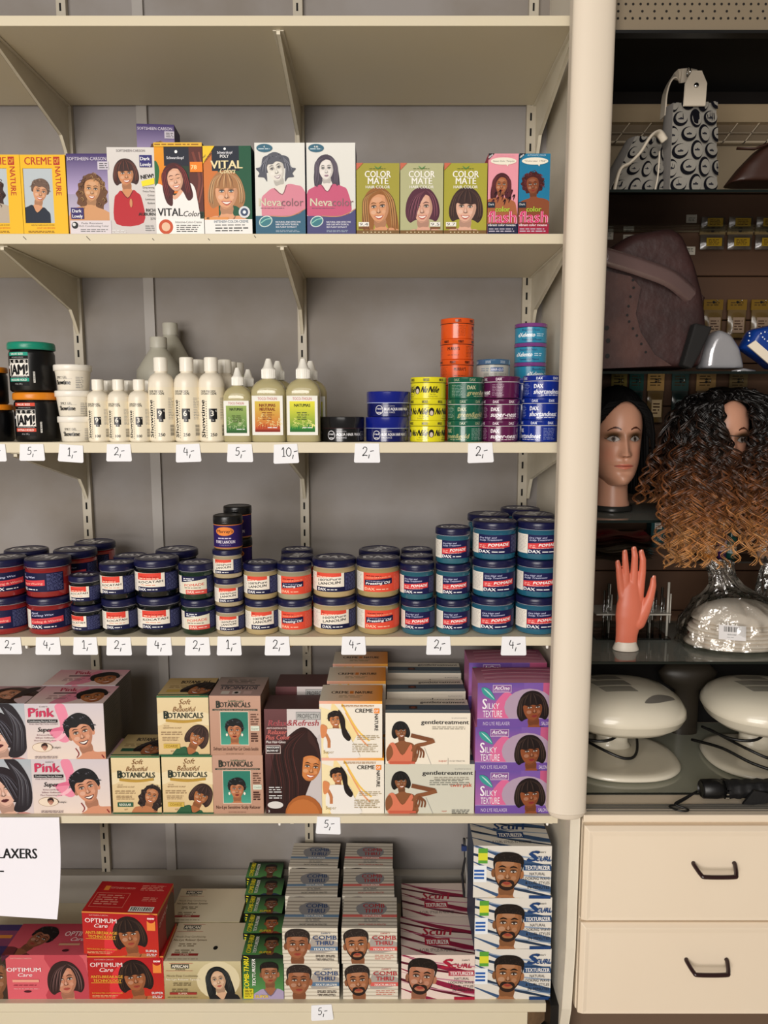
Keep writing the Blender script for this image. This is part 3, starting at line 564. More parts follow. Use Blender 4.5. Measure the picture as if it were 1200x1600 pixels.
# --- long dark hair box, at the left edge
w, h = kd(-52, 50, 1186, Z4); d = .095
def A_dark(w, h):
    c = CV(w, h); c.grad(0, 0, w, h, 'd8c8c8', 'aab4bc'); person(c, w*.54, h*.42, w*.2, 'dcb09c', '241c22', 'sweep', tilt=.18, smile=.1, cloth='c88a84', hi='5a5a66', lips='5a2428', flip=-1)
    c.blob([(w*.60, h*1.02), (w*.80, h*.96), (w*.97, h*.6), (w*.98, h*.2), (w*.86, h*.04), (w*.70, h*.06), (w*.76, h*.3), (w*.76, h*.6), (w*.66, h*.85)], '262127'); [c.stroke([(w*.66, h*.95), (w*(.80+.02*q), h*.62), (w*(.78+.025*q), h*.14)], w*.009, ['5a5a64', '3a343c', '77777f'][q % 3], taper=True) for q in range(7)]; return c
t = CV(w, d); t.grad(0, 0, w, d, 'd8c0c4', 'c09aa4'); person(t, w*.6, d*.5, d*.24, 'c88a6c', '3a2420', 'side', tilt=1.0, smile=.2, body=False); t.blob([(w*.7, d*.2), (w*.9, d*.6), (w*.95, d*.9), (w*.75, d*.8)], '2e2024')
DKB = carton('long_hair_box', w, h, d, 'c8b4b4', A_dark(w, h), t, stripes_side(d, h, 'b0a49c'))
stand(DKB, 'white relaxer box with long black bob portrait, lower of two at left edge', 0, Z4, d)
stand(DKB, 'white relaxer box with long black bob portrait, upper of two at left edge', -3, Z4+h, d, rz=.5)
# --- Pink
w, h = kd(51, 172, 1186, Z4); d = .095; W, Q = w, h; c = CV(W, Q); c.grad(0, 0, W, Q, 'e6d4c8', 'cfc6cc')
c.blob([(W*.38, Q*.95), (W*.5, Q*.98), (W*.56, Q*.7), (W*.6, Q*.45), (W*.5, Q*.3), (W*.36, Q*.38), (W*.3, Q*.5), (W*.44, Q*.6)], 'e68aa4'); c.stroke([(W*.3, Q*.3), (W*.48, Q*.45), (W*.55, Q*.8)], W*.05, 'f0b8c4', taper=True); c.stroke([(W*.26, Q*.5), (W*.45, Q*.55), (W*.55, Q*.5)], W*.05, 'd86a8c', taper=True)
person(c, W*.70, Q*.46, W*.145, 'cf8f70', '17161a', 'short', tilt=.28, smile=.95, cloth=None, hi='5c5c66', lips='4a1a20', bodyw=2.4, ears=True)
c.stroke([(W*.63, Q*.03), (W*.66, Q*.1), (W*.62, Q*.2)], W*.012, '8a2028'); c.stroke([(W*.98, Q*.02), (W*.95, Q*.08)], W*.012, '8a2028')
c.text('Pink', W*.05, Q*.77, Q*.155, 'c8385c', w=W*.32, bold=4); c.text("Luster's", W*.19, Q*.94, Q*.025, '333', w=W*.1, sh=.3); c.rect(W*.03, Q*.665, W*.41, Q*.72, '161416'); c.text('Conditioning No-Lye Relaxer', W*.045, Q*.68, Q*.028, 'eee', w=W*.35)
c.text('PINK PROTECTION SYSTEM', W*.05, Q*.625, Q*.026, '7a6a70', w=W*.36); c.text('Super', W*.15, Q*.50, Q*.08, '1a1a1c', w=W*.18, sh=.25, bold=1)
for i, t in enumerate(('Enhanced Body', 'Silken Softness', 'Most Outstanding Shine')): c.text(t, W*.24, Q*(.43-.05*i), Q*.025, '7a3a50', w=W*(.2+.04*i), al='c')
c.ell(W*.2, Q*.22, W*.13, Q*.085, 'a08060'); c.ell(W*.2, Q*.22, W*.125, Q*.078, 'ead8c4'); person(c, W*.23, Q*.22, W*.03, 'c08068', '301818', 'crop', body=False); c.text("Today's", W*.32, Q*.205, Q*.03, '222', w=W*.11, bold=1); c.lines(W*.1, Q*.06, W*.4, 2, Q*.025, '7a6a70')
t = CV(W, d); t.grad(0, 0, W, d, 'e8d4d0', 'd8a0b0'); t.blob([(W*.3, 0), (W*.5, d*.8), (W*.62, d*.9), (W*.6, d*.2)], 'e28aa4'); t.text('Pink', W*.28, d*.7, d*.2, 'b02850', w=W*.22, bold=3, sh=-.2); t.rect(W*.22, d*.56, W*.52, d*.62, '2a1a20'); t.lines(W*.2, d*.45, W*.5, 3, d*.08, '9a7078')
person(t, W*.78, d*.38, d*.24, 'b06a3c', '161214', 'short', tilt=.4, smile=.8, body=False, hi='333')
PNK = carton('pink_box', w, h, d, '6f665c', c, t, stripes_side(d, h, '7d7468'))
stand(PNK, 'pink and white relaxer box with short black haired woman, front lower one', 111.5, Z4, d)
stand(PNK, 'pink and white relaxer box with short black haired woman, front upper one', 107, Z4+h, d, rz=.7)
stand(PNK, 'pink and white relaxer box, lower of the pair behind, side showing', 116, Z4, d, yf=YR+d+.005, dx=.014)
stand(PNK, 'pink and white relaxer box, top of the pair behind, its lid showing', 116, Z4+h, d, yf=YR+d+.006, dx=.022)
# --- beige botanicals
def A_bot(w, h, st, tag_, gold):
    c = CV(w, h); c.grad(0, 0, w, h, 'd8bc8c', 'e2cfa4'); c.blob([(0, h*.5), (w*.4, h*.62), (w, h*.5), (w, h*.7), (w*.5, h*.75), (0, h*.7)], 'e6d6b0')
    if st == 0: person(c, w*.80, h*.30, w*.13, 'b87850', '281a18', 'curly', tilt=-.3, smile=.8, cloth=None, bodyw=2.2)
    else: person(c, w*.76, h*.30, w*.14, 'a8683e', '33201c', 'bob', tilt=-.45, smile=.8, cloth='2c5a3c', bodyw=2.0, hi='5a4038')
    c.text('Soft', w*.42, h*.86, h*.085, '7a4a1c', w=w*.22, sh=.35); c.text('&', w*.43, h*.80, h*.05, '7a4a1c'); c.text('Beautiful', w*.30, h*.74, h*.08, '7a4a1c', w=w*.42, sh=.3)
    c.text('BOTANICALS', w*.13, h*.63, h*.09, '16261e', w=w*.76, bold=1); c.text('B', w*.125, h*.62, h*.13, '16261e', w=w*.1, bold=1)
    c.stroke([(w*.16, h*.595), (w*.5, h*.57), (w*.86, h*.6)], h*.045, 'b8923c'); c.text('NO-LYE', w*.12, h*.49, h*.02, '8a6a4a', w=w*.1); c.text('SENSITIVE SCALP', w*.1, h*.455, h*.022, '8a6a4a', w=w*.36); c.lines(w*.06, h*.40, w*.48, 2, h*.035, '9a8060'); c.lines(w*.08, h*.31, w*.45, 3, h*.025, '9a8060')
    c.rect(w*.1, h*.12, w*.42, h*.20, gold); c.text(tag_, w*.14, h*.14, h*.04, 'e8e8d8' if gold[0] == '2' else '8a6a20', w=w*.24, bold=1); c.rect(0, 0, w, h*.02, '2c5a3c'); c.rect(0, h*.975, w, h, '2c6a44'); c.text('KIT', w*.24, h*.06, h*.025, '8a6a4a'); return c
def T_bot(w, d, gold):
    t = CV(w, d); t.grad(0, 0, w, d, 'd8c08e', 'b49a68'); t.text('BOTANICALS', w*.3, d*.68, d*.16, '2a2018', w=w*.58, bold=2); t.lines(w*.12, d*.55, w*.6, 2, d*.08, '8a7048'); t.rect(w*.12, d*.2, w*.38, d*.34, gold); person(t, w*.78, d*.32, d*.22, 'b06c42', '201614', 'bob', tilt=-.5, smile=.6, body=False); t.rect(0, 0, w, d*.04, '2c6a44'); return t
w, h = kd(176, 252, 1181, Z4); d = .10
stand(carton('botanical_box', w, h, d, 'b49a68', A_bot(w, h, 0, 'REGULAR', '2c5a44'), T_bot(w, d, '2c5a44'), stripes_side(d, h, '6a6a48')), 'beige botanical relaxer box with green tag, alone right of the pink boxes', 213.5, Z4, d)
w, h = kd(254, 333, 1180, Z4); BB = carton('botanical_box', w, h, d, '3a5a40', A_bot(w, h, 1, 'COARSE', 'd0b050'), T_bot(w, d, 'c8a850'), stripes_side(d, h, '3c4430'))
stand(BB, 'beige botanical relaxer box with gold tag, lower of its stack', 293.5, Z4, d)
stand(BB, 'beige botanical relaxer box with gold tag, upper of its stack', 290, Z4+h, d, rz=.6)
# --- pinkish brown botanicals
w, h = kd(333, 412, 1180, Z4); W, Q = w, h; d = .105
def A_bp(v):
    c = CV(W, Q); c.grad(0, 0, W, Q, 'b98f78', 'c29a86'); c.rect(W*.2, Q*.17, W*.76, Q*.74, 'e0d0bc'); c.rect(W*.21, Q*.18, W*.75, Q*.73, '2c7a68'); c.grad(W*.21, Q*.18, W*.75, Q*.5, '4aa08a', '2c7a68')
    c2 = CV(W*.54, Q*.55, None, x0=0); person(c2, W*.27, Q*.23, W*.135, 'b8744e', '121416', 'short', smile=.1, cloth=None, hi='55606a', bodyw=2.0, lips='7a2020'); c2.ell(W*.12, Q*.17, W*.02, W*.03, 'f0e8d8'); c2.ell(W*.42, Q*.17, W*.02, W*.03, 'f0e8d8')
    c.L += 1; b = c.L
    for p, cc, L in c2.p: c.p.append(([(q[0]+W*.21, q[1]+Q*.18)+tuple(q[2:]) for q in p], cc, b+L))
    c.L = b+c2.L
    c.text('BOTANICALS', W*.14, Q*.81, Q*.085, '2a3028', w=W*.66, bold=1); c.text('B', W*.135, Q*.80, Q*.12, '2a3028', w=W*.08, bold=1); c.text('Soft&Beautiful', W*.36, Q*.90, Q*.03, '3a6a50', w=W*.3, sh=.3); c.rect(W*.06, Q*.755, W*.94, Q*.78, '3a4036')
    c.text('WITH NATURAL PLANT EXTRACTS', W*.1, Q*.76, Q*.014, 'd8c8b0', w=W*.8); c.text('No-Lye Sensitive Scalp Relaxer' if v else 'Defrisant Sans Soude Pour Cuir Chevelu Sensible', W*.06, Q*.085, Q*.055, '4a2c22', w=W*.88); c.rect(W*.8, Q*.42, W*.97, Q*.5, 'd8e0d0'); c.text('COARSE' if v else 'Super', W*.815, Q*.44, Q*.03, '3a5a40', w=W*.14)
    c.lines(W*.8, Q*.7, W*.96, 5, Q*.04, '5a3a2c'); c.lines(W*.8, Q*.38, W*.96, 4, Q*.04, '4a2a20', th=Q*.024); c.lines(W*.3, Q*.03, W*.7, 1, Q*.02, '8a6a58'); return c
t = CV(W, d); t.grad(0, 0, W, d, 'c0a09a', '8f827c'); t.text('BOTANICALS', W*.86, d*.5, d*.17, '3a3a44', w=W*.72, bold=1, rot=PI); t.rect(W*.1, d*.52, W*.9, d*.57, '4a4a50'); t.rect(W*.2, d*.08, W*.36, d*.24, 'd8d0c8'); t.rect(W*.42, d*.08, W*.58, d*.24, 'd8c8c4'); t.ell(W*.5, d*.16, W*.04, d*.05, '222'); t.rect(W*.64, d*.08, W*.8, d*.24, 'd0b0ac'); t.lines(W*.2, d*.85, W*.8, 3, d*.08, '5a5450')
for v in (1, 0): stand(carton('botanical_box_pinkish', w, h, d, 'a58472', A_bp(v), t, stripes_side(d, h, 'a08878')), ['pinkish brown relaxer box with green portrait panel, lower of its stack', 'pinkish brown relaxer box with green portrait panel, upper of its stack'][1-v], [371, 372][v], Z4+(0 if v else h), d, rz=0 if v else -.5)
# --- Relax & Refresh
w, h = kd(415, 503, 1108, Z4); W, Q = w, h; d = .075; c = CV(W, Q); c.rect(0, 0, W, Q, '3a1a1a'); c.grad(0, Q*.3, W*.42, Q, '3a1a1a', '6a4244'); c.rect(W*.4, Q*.1, W, Q, 'd4ccca')
c.blob([(W*.95, Q*.75), (W, Q*.6), (W, 0), (W*.75, 0), (W*.7, Q*.3)], 'c8c0c0')
c.blob([(W*.08, 0), (W*.1, Q*.4), (W*.2, Q*.6), (W*.45, Q*.76), (W*.7, Q*.83), (W*.92, Q*.72), (W*.98, Q*.5), (W*.8, Q*.3), (W*.66, Q*.1), (W*.6, 0)], '2c1412')
person(c, W*.80, Q*.44, W*.18, 'cf8248', '2c1412', 'none', tilt=-.15, smile=.8, body=False, ears=False, turn=.1)
c.blob([(W*.93, Q*.72), (W*.68, Q*.78), (W*.52, Q*.6), (W*.5, Q*.3), (W*.64, Q*.2), (W*.66, Q*.45), (W*.72, Q*.6)], '2c1412'); c.blob([(W*.78, Q*.8), (W*.96, Q*.62), (W*.98, Q*.5), (W*.9, Q*.62), (W*.78, Q*.7)], '3a1e1a')
for i in range(9): c.stroke([(W*(.75-.01*i), Q*.8), (W*(.5-.045*i), Q*.62), (W*(.58-.05*i), Q*.3), (W*(.56-.05*i), Q*.05)], W*.012, ['5a2c28', '1a0c0c', '48221e'][i % 3], taper=True)
c.ell(W*.68, -Q*.02, W*.34, Q*.2, 'a8602e'); c.ell(W*.66, -Q*.03, W*.3, Q*.17, 'bc7038')
c.rect(W*.56, Q*.90, W*.99, Q*.975, '8a8a8a'); c.rect(W*.57, Q*.905, W*.98, Q*.97, 'b4b4b2'); c.text('PROFECTIV', W*.59, Q*.915, Q*.042, '222', w=W*.37, bold=0)
c.text('Relax&Refresh', W*.07, Q*.845, Q*.055, 'f8f0ee', w=W*.88, sh=.2, bold=2); c.text('Relax&Refresh', W*.07, Q*.845, Q*.055, 'a03a44', w=W*.88, sh=.2, bold=1)
c.text('ANTI-DAMAGE MOIST', W*.04, Q*.815, Q*.016, 'e0c8c4', w=W*.42, bold=1); c.text('Relaxer', W*.06, Q*.765, Q*.042, 'c86a64', w=W*.33, sh=.2, bold=2); c.text('Plus Color', W*.02, Q*.715, Q*.042, 'c86a64', w=W*.42, sh=.2, bold=2); c.text('Plus Hair-Gloss', W*.03, Q*.68, Q*.024, 'e8e0dc', w=W*.34, bold=1)
c.rect(W*.02, Q*.58, W*.28, Q*.66, 'd8c8c4'); c.rect(W*.03, Q*.585, W*.27, Q*.655, '2a1616'); c.text('MAHOGANY', W*.04, Q*.63, Q*.018, 'eee', w=W*.22, bold=1); c.text('BROWN 407', W*.04, Q*.6, Q*.018, 'eee', w=W*.2, bold=1); c.lines(W*.06, Q*.26, W*.3, 3, Q*.022, 'ddd'); c.lines(W*.06, Q*.18, W*.32, 2, Q*.022, 'ddd'); c.ell(W*.17, Q*.085, W*.14, Q*.035, 'd8d4d0'); c.text('2', W*.04, Q*.015, Q*.022, 'eee', bold=2)
t = CV(W, d, '5a4040'); RR = carton('relax_box', w, h, d, '4a1c20', c, t, None, stripes_side(d, h, '7a2228'))
stand(RR, 'tall dark brown relaxer and colour box with sleek long haired woman, in front', 459, Z4, d)
stand(RR, 'tall dark brown relaxer and colour box, higher one standing behind', 466, Z4+.0105, d, yf=YR+d+.02, dx=.012)
inst(carton('flat_leaflet_stack', w, .010, d, 'b8b0a8'), 'flat_carton', 'flattened carton under the box behind the dark brown relaxer', 'box', (PX(466, 1235, YR+d+.02)+.012, YR+d+.02+d/2, Z4))
# --- Creme of Nature white and orange
w, h = kd(503, 600, 1184, Z4); W, Q = w, h; d = .088; c = CV(W, Q, 'efe8da'); c.poly([(W*.1, 0), (W*.4, 0), (W*.62, Q*.45), (W*.2, Q)], 'f2dca0'); c.poly([(W*.1, 0), (W*.0, 0), (0, Q*.9), (W*.3, Q*.8)], 'f2e2b4'); c.stroke([(W*.42, Q*.8), (W*.62, Q*.4), (W*.78, Q*.2)], W*.025, 'e8a070'); c.stroke([(W*.36, Q*.95), (W*.6, Q*.5), (W*.8, Q*.3)], W*.03, 'efc45c')
c.grad(0, Q*.95, W, Q, 'eeb4a0', 'f0a838', False)
person(c, W*.25, Q*.66, W*.085, 'c07a4c', '1c1210', 'crop', tilt=.1, smile=.8, cloth='eeeae2', ears=False, bodyw=2.4, turn=.1)
c.blob([(W*.3, Q*.85), (W*.40, Q*.7), (W*.42, Q*.5), (W*.5, Q*.36), (W*.46, Q*.3), (W*.38, Q*.38), (W*.34, Q*.55)], '1c1210'); c.blob([(W*.1, Q*.5), (W*.42, Q*.5), (W*.52, Q*.3), (W*.62, Q*.1), (W*.6, 0), (W*.15, 0), (W*.18, Q*.3)], 'ece8e2'); c.blob([(W*.36, Q*.62), (W*.43, Q*.5), (W*.5, Q*.36), (W*.46, Q*.3), (W*.38, Q*.38), (W*.35, Q*.5)], '1c1210')
c.stroke([(W*.04, Q*.52), (W*.14, Q*.34), (W*.15, Q*.18)], W*.05, 'c07a4c'); c.blob([(W*.02, Q*.58), (W*.12, Q*.55), (W*.1, Q*.4), (W*.03, Q*.36)], 'd88a58')
c.text('CREME', W*.57, Q*.80, Q*.07, '26221e', w=W*.28, bold=1); c.rect(W*.87, Q*.79, W*.955, Q*.875, 'ee8a2c'); c.text('OF', W*.88, Q*.81, Q*.045, 'fff', w=W*.06); c.text('NATURE', W*.88, Q*.775, W*.055, '26221e', w=Q*.29, rot=-PI/2, bold=2); c.text('Super', W*.06, Q*.08, Q*.055, 'a08a5a', w=W*.17); c.lines(W*.6, Q*.4, W*.96, 3, Q*.03, 'a89878'); c.lines(W*.52, Q*.25, W*.96, 5, Q*.032, 'a89878'); c.lines(W*.35, Q*.93, W*.96, 2, Q*.02, 'a06a20')
t = CV(W, d); t.grad(0, 0, W, d, 'f2ecdc', 'ee9420', False); t.text('CREME', W*.17, d*.45, d*.15, '3a2a1c', w=W*.28, bold=2); t.rect(W*.47, d*.44, W*.53, d*.61, 'e08028'); t.text('NATURE', W*.56, d*.45, d*.15, '3a2a1c', w=W*.28, bold=2); t.lines(W*.3, d*.33, W*.7, 2, d*.08, 'a8906a')
CN = carton('white_orange_box', w, h, d, 'e0a048', c, t, CV(d, h, 'e8e0d0'))
stand(CN, 'white and orange relaxer box, lower front one', 551.5, Z4, d); stand(CN, 'white and orange relaxer box, upper front one', 549, Z4+h, d, rz=-.4)
for j, (dz, xx) in enumerate(((.0, .012), (.0, .022))):
    for lv in (0, 1): stand(CN, 'white and orange relaxer box, %s one in the %s stack behind' % (['lower', 'upper'][lv], ['second', 'rearmost'][j]), 549, Z4+lv*h, d, yf=YR+(j+1)*(d+.022), dx=xx)
# --- gentle treatment
def A_gt(w, h, v):
    W, Q = w, h; c = CV(W, Q, ['efe6d4', 'd2d0c0'][v])
    person(c, W*.18, Q*.64, W*.066, '8a5636', '141212', 'bob', tilt=.1, smile=.8, cloth=None, hi='2e2a2a', bodyw=2.2, turn=.1)
    c.blob([(W*.03, Q*.1), (W*.03, Q*.35), (W*.1, Q*.42), (W*.2, Q*.18), (W*.3, Q*.4), (W*.32, Q*.2), (W*.28, Q*.0), (W*.06, 0)], 'd87a5c'); c.blob([(W*.02, Q*.06), (W*.01, Q*.28), (W*.06, Q*.38), (W*.09, Q*.2)], '8a5636')
    c.stroke([(W*.3, Q*.57), (W*.48, Q*.5), (W*.56, Q*.47)], W*.05, '7c4c30'); c.stroke([(W*.58, Q*.46), (W*.46, Q*.4), (W*.36, Q*.36), (W*.32, Q*.25)], W*.045, '8a5636'); [c.stroke([(W*.38, Q*.36), (W*(.36+.03*i), Q*.25), (W*(.34+.035*i), Q*.13)], W*.02, '7a4a2e') for i in range(4)]
    c.stroke([(W*.46, Q*.33), (W*.54, 0)], W*.004, '999'); c.text('gentletreatment', W*.42, Q*.79, Q*.08, '222226', w=W*.56, bold=2); c.text('by johnson products', W*.78, Q*.9, Q*.02, '888', w=W*.18); c.lines(W*.55, Q*.74, W*.96, 2, Q*.035, 'a09a8c')
    if v: c.text('twin pak', W*.73, Q*.55, Q*.075, 'c8543c', w=W*.24, bold=1); c.lines(W*.5, Q*.68, W*.97, 3, Q*.04, '8a8a80'); c.lines(W*.75, Q*.08, W*.97, 3, Q*.03, '555'); c.text('super', W*.64, Q*.04, Q*.03, 'c8543c')
    else: c.text('super', W*.63, Q*.055, Q*.035, 'c8543c', w=W*.1); c.rect(W*.74, Q*.0, W*.743, Q*.13, '333'); c.text('no-lye relaxer kit', W*.76, Q*.06, Q*.025, '555', w=W*.18)
    c.rect(W*.05, Q*.01, W*.35, Q*.06, 'c86048'); return c
w2, h2 = kd(601, 741, 1194, Z4); w1 = w2*.935; h1 = h2*1.02; d = .07
def T_gt(w): t = CV(w, .07, 'd8d2c2'); t.rect(w*.0, .07*.22, w, .07*.6, '4a5a68'); t.rect(w*.0, 0, w, .07*.2, '8a9aa0'); t.text('gentletreatment', w*.42, .07*.72, .07*.16, '2a2a2e', w=w*.55, bold=2); t.rect(w*.28, .07*.3, w*.38, .07*.5, '3a2218'); t.ell(w*.33, .07*.4, w*.03, .07*.07, '7a3c2a'); return t
GL = carton('gentle_box_twin', w2, h2, d, 'c4c0b0', A_gt(w2, h2, 1), T_gt(w2)); GU = carton('gentle_box', w1, h1, d, 'd8d0bc', A_gt(w1, h1, 0), T_gt(w1), CV(d, h1, 'd8d2c4'))
stand(GL, 'grey green wide relaxer box with twin pack print, front lower one', 671, Z4, d); stand(GU, 'cream wide relaxer box with reclining woman in coral, front upper one', 668, Z4+h2, d, rz=-.5)
for j in range(2):
    for lv in (0, 1): stand(GU if lv else GL, '%s wide relaxer box, %s one in the %s stack behind' % (['grey green', 'cream'][lv], ['lower', 'upper'][lv], ['second', 'rearmost'][j]), 668, Z4+lv*h2, d, yf=YR+(j+1)*(d+.045), dx=-.005-.004*j, rz=[1, -1][j])
# --- AtOne silky texture
w, h = kd(743, 872, 1204, Z4); W, Q = w, h; d = .09
def A_silk():
    c = CV(W, Q); c.grad(0, 0, W, Q, '8a5a9a', '7a5aa8'); c.grad(0, Q*.2, W*.55, Q, 'b06aa8', '6a50a0'); c.blob([(W*.2, Q*.2), (W*.2, Q*.5), (W*.34, Q*.8), (W*.46, Q*.6), (W*.45, Q*.2)], 'd86a98'); c.rect(W*.78, Q*.2, W, Q, 'c05c84'); c.ell(W*.62, Q*.45, W*.3, Q*.42, 'b09ab0')
    c.rect(0, 0, W, Q*.19, '7050a0'); c.rect(0, Q*.19, W, Q*.2, 'b8a8d0')
    person(c, W*.66, Q*.42, W*.115, '8a4c2c', '1e1414', 'bob', tilt=.08, smile=.1, cloth='5a4a78', hi='4a3830', lips='8a3030', bodyw=1.8, turn=.12)
    c.rect(W*.18, Q*.79, W*.4, Q*.96, 'd8c8dc'); c.rect(W*.185, Q*.8, W*.395, Q*.95, '8a5a98'); c.text('AtOne', W*.195, Q*.85, Q*.08, 'f2eef4', w=W*.18, sh=.2, bold=1); c.text('BIOTECHNOLOGY', W*.2, Q*.81, Q*.025, 'e0d0e4', w=W*.17)
    c.blob([(W*.05, Q*.9), (W*.14, Q*.86), (W*.21, Q*.62), (W*.12, Q*.68), (W*.06, Q*.78)], '3c9a96'); c.stroke([(W*.07, Q*.88), (W*.13, Q*.78), (W*.2, Q*.64)], W*.015, 'bfe6dc', taper=True)
    c.text('S', W*.06, Q*.42, Q*.23, 'f4eef6', w=W*.05, bold=1); c.text('ILKY', W*.12, Q*.42, Q*.13, 'f4eef6', w=W*.14); c.text('TEXTURE', W*.065, Q*.235, Q*.15, 'f4eef6', w=W*.23); c.text('NO LYE RELAXER', W*.07, Q*.05, Q*.08, 'd8c8e8', w=W*.32); c.text('SALON FORMULA', W*.77, Q*.05, Q*.08, 'e8dcf0', w=W*.25); c.lines(W*.9, Q*.45, W*.99, 3, Q*.05, '4a3a50'); c.text('SUPER', W*.90, Q*.24, Q*.06, '2a1a30', w=W*.14, bold=1); return c
t = CV(W, d); t.grad(0, 0, W, d, 'd898b4', '8a4466'); [t.stroke([(W*.1, d*(.2+.12*i)), (W*.5, d*(.3+.12*i)), (W*.95, d*(.22+.12*i))], d*.03, ['b8507a', 'e8b0c4'][i % 2]) for i in range(6)]
SK = carton('silky_box', w, h, d, '8a5a96', A_silk(), t, None, CV(d, h, 'b86a9a'))
for i in range(3): stand(SK, 'purple and pink silky relaxer box, %s of the front stack of three' % ['bottom', 'middle', 'top'][i], [807, 806, 808][i], Z4+i*h, d, rz=[.3, -.3, .3][i])
for i in range(3): stand(SK, 'purple and pink silky relaxer box, %s of the dim stack behind' % ['bottom', 'middle', 'top'][i], 800, Z4+i*h, d, yf=YR+d+.03, dx=-.015)
# ------------------------------------------------------------ lowest deck
Z5 = ZS[5]; PYB = 1562; YD = 1.412
def deck(me, label, pxc, lv, d, yf=YD, rz=0, dx=0, z=None, name='relaxer_box'):
    return inst(me, name, label, 'box', (PX(pxc, 1527, yf)+dx, yf+d/2, Z5+(z if z is not None else 0)), math.radians(rz))
def kb(p0, p1, pt): return PX(p1, (pt+1562)/2, YD)-PX(p0, (pt+1562)/2, YD), PZ(pt, YD)-Z5
w, h = kb(5, 138, 1492); W, Q = w, h; d = .095
def A_opt(W, Q, red):
    c = CV(W, Q)
    if red:
        c.grad(0, 0, W, Q, 'c03020', 'b01c24'); c.rect(0, Q*.97, W, Q, 'd88a3c'); c.blob([(W*.3, 0), (W*.5, Q*.3), (W*.45, Q*.8), (W*.3, Q*.5)], 'd8343c')
        person(c, W*.62, Q*.48, W*.14, 'a0603c', '241614', 'bob', tilt=.15, smile=.15, cloth='b06a40', hi='4a3428', bodyw=2.4)
        c.text('OPTIMUM', W*.04, Q*.76, Q*.10, 'f4dcd8', w=W*.42, bold=1); c.text('Care', W*.15, Q*.65, Q*.09, 'f4dcd8', w=W*.18, sh=.4, bold=1); c.text('ANTI-BREAKAGE', W*.04, Q*.50, Q*.065, 'e8a83c', w=W*.42, bold=2); c.text('TECHNOLOGY', W*.07, Q*.41, Q*.065, 'e8a83c', w=W*.37, bold=2); c.rect(W*.04, Q*.385, W*.44, Q*.395, 'e8a83c')
        c.rect(W*.86, Q*.62, W*.97, Q*.84, 'e88a3c'); c.ell(W*.915, Q*.89, W*.06, Q*.1, 'b01820'); c.text('new', W*.915, Q*.87, Q*.06, 'fff', w=W*.09, al='c', bold=2); c.text('SUPER', W*.83, Q*.13, Q*.05, 'eee', w=W*.15, bold=1); c.lines(W*.84, Q*.09, W*.98, 2, Q*.035, 'ddd'); c.text('INTEGRATED ANTI-BREAKAGE', W*.05, Q*.14, Q*.03, 'e8a83c', w=W*.4); c.lines(W*.05, Q*.1, W*.4, 2, Q*.03, 'e8b080')
    else:
        c.grad(0, 0, W, Q, 'd8606c', 'd05c64'); c.blob([(W*.5, 0), (W*.6, Q*.5), (W*.5, Q), (W*.9, Q), (W, Q*.5), (W, 0)], 'b84450')
        person(c, W*.73, Q*.42, W*.13, 'c48468', '33201f', 'sweep', tilt=.1, smile=.2, cloth='c48468', hi='7a5a58', bodyw=2.2, rng=4); c.text('OPTIMUM', W*.05, Q*.63, Q*.09, 'f4e4e4', w=W*.4, bold=1); c.text('Care', W*.17, Q*.52, Q*.08, 'f4e4e4', w=W*.17, sh=.4, bold=1); c.rect(W*.11, Q*.39, W*.42, Q*.45, 'e8a08c'); c.lines(W*.12, Q*.33, W*.4, 1, Q*.04, '8a2a3a'); c.ell(W*.28, Q*.18, W*.045, Q*.025, '4a1a24'); c.lines(W*.12, Q*.25, W*.42, 1, Q*.03, 'f0b0b0'); c.poly([(0, Q), (W*.1, Q), (0, Q*.85)], '4a1c30')
    c.text('SOFTSHEEN-CARSON', W*.1, Q*.92, Q*.025, 'e8b8b0', w=W*.25); return c
t = CV(W, d); t.grad(0, 0, W, d, 'd45a68', 'a03444'); person(t, W*.32, d*.5, d*.22, '8a5038', '181012', 'crop', tilt=-.5, smile=.3, ears=False, cloth='6a2a30'); t.text('OPTIMUM', W*.6, d*.58, d*.15, 'e8c8c8', w=W*.38, bold=1); t.text('Care', W*.7, d*.42, d*.12, 'e8c8c8', w=W*.16, sh=.3, bold=1); t.ell(W*.72, d*.12, W*.04, d*.04, '4a1a24'); t.rect(W*.6, d*.28, W*.85, d*.34, 'c89a7a')
OP = carton('pink_optimum_box', w, h, d, '8a2838', A_opt(w, h, 0), t, CV(d, h, 'a03040'))
deck(OP, 'coral pink relaxer box with sleek brown bob portrait on the base deck', 71.5, 0, d)
c = CV(W, Q, '4a2a5a'); person(c, W*.85, Q*.45, W*.16, '8a5a3c', '3a2c22', 'curly', smile=.3); c.rect(0, Q*.7, W*.6, Q*.9, 'c87a30'); t = CV(W, d, '3a2a5a'); t.rect(W*.3, d*.3, W*.95, d*.8, '7a3a5a'); t.rect(W*.7, d*.55, W*.92, d*.65, 'c87a30')
deck(carton('violet_box', w, h*.98, d, '3a2444', c, t), 'violet and gold relaxer box cut off by the left edge', -56, 0, d)
w, h = kb(137, 256, 1494); W, Q = w, h; d = .10; t = CV(W, d); t.grad(0, 0, W, d, 'c42828', 'b01c22'); t.rect(W*.04, d*.15, W*.5, d*.62, 'd87a68'); t.rect(W*.048, d*.165, W*.492, d*.605, 'b82024'); t.lines(W*.08, d*.55, W*.45, 5, d*.07, 'e09080'); t.text('SOFTSHEEN-CARSON', W*.18, d*.76, d*.06, 'e8a898', w=W*.34); t.rect(W*.1, d*.7, W*.17, d*.85, 'e88a3c'); t.barcode(W*.6, d*.04, W*.92, d*.2); t.lines(W*.6, d*.9, W*.97, 4, d*.05, 'e09080'); t.lines(W*.7, d*.5, W*.9, 3, d*.05, 'e09080')
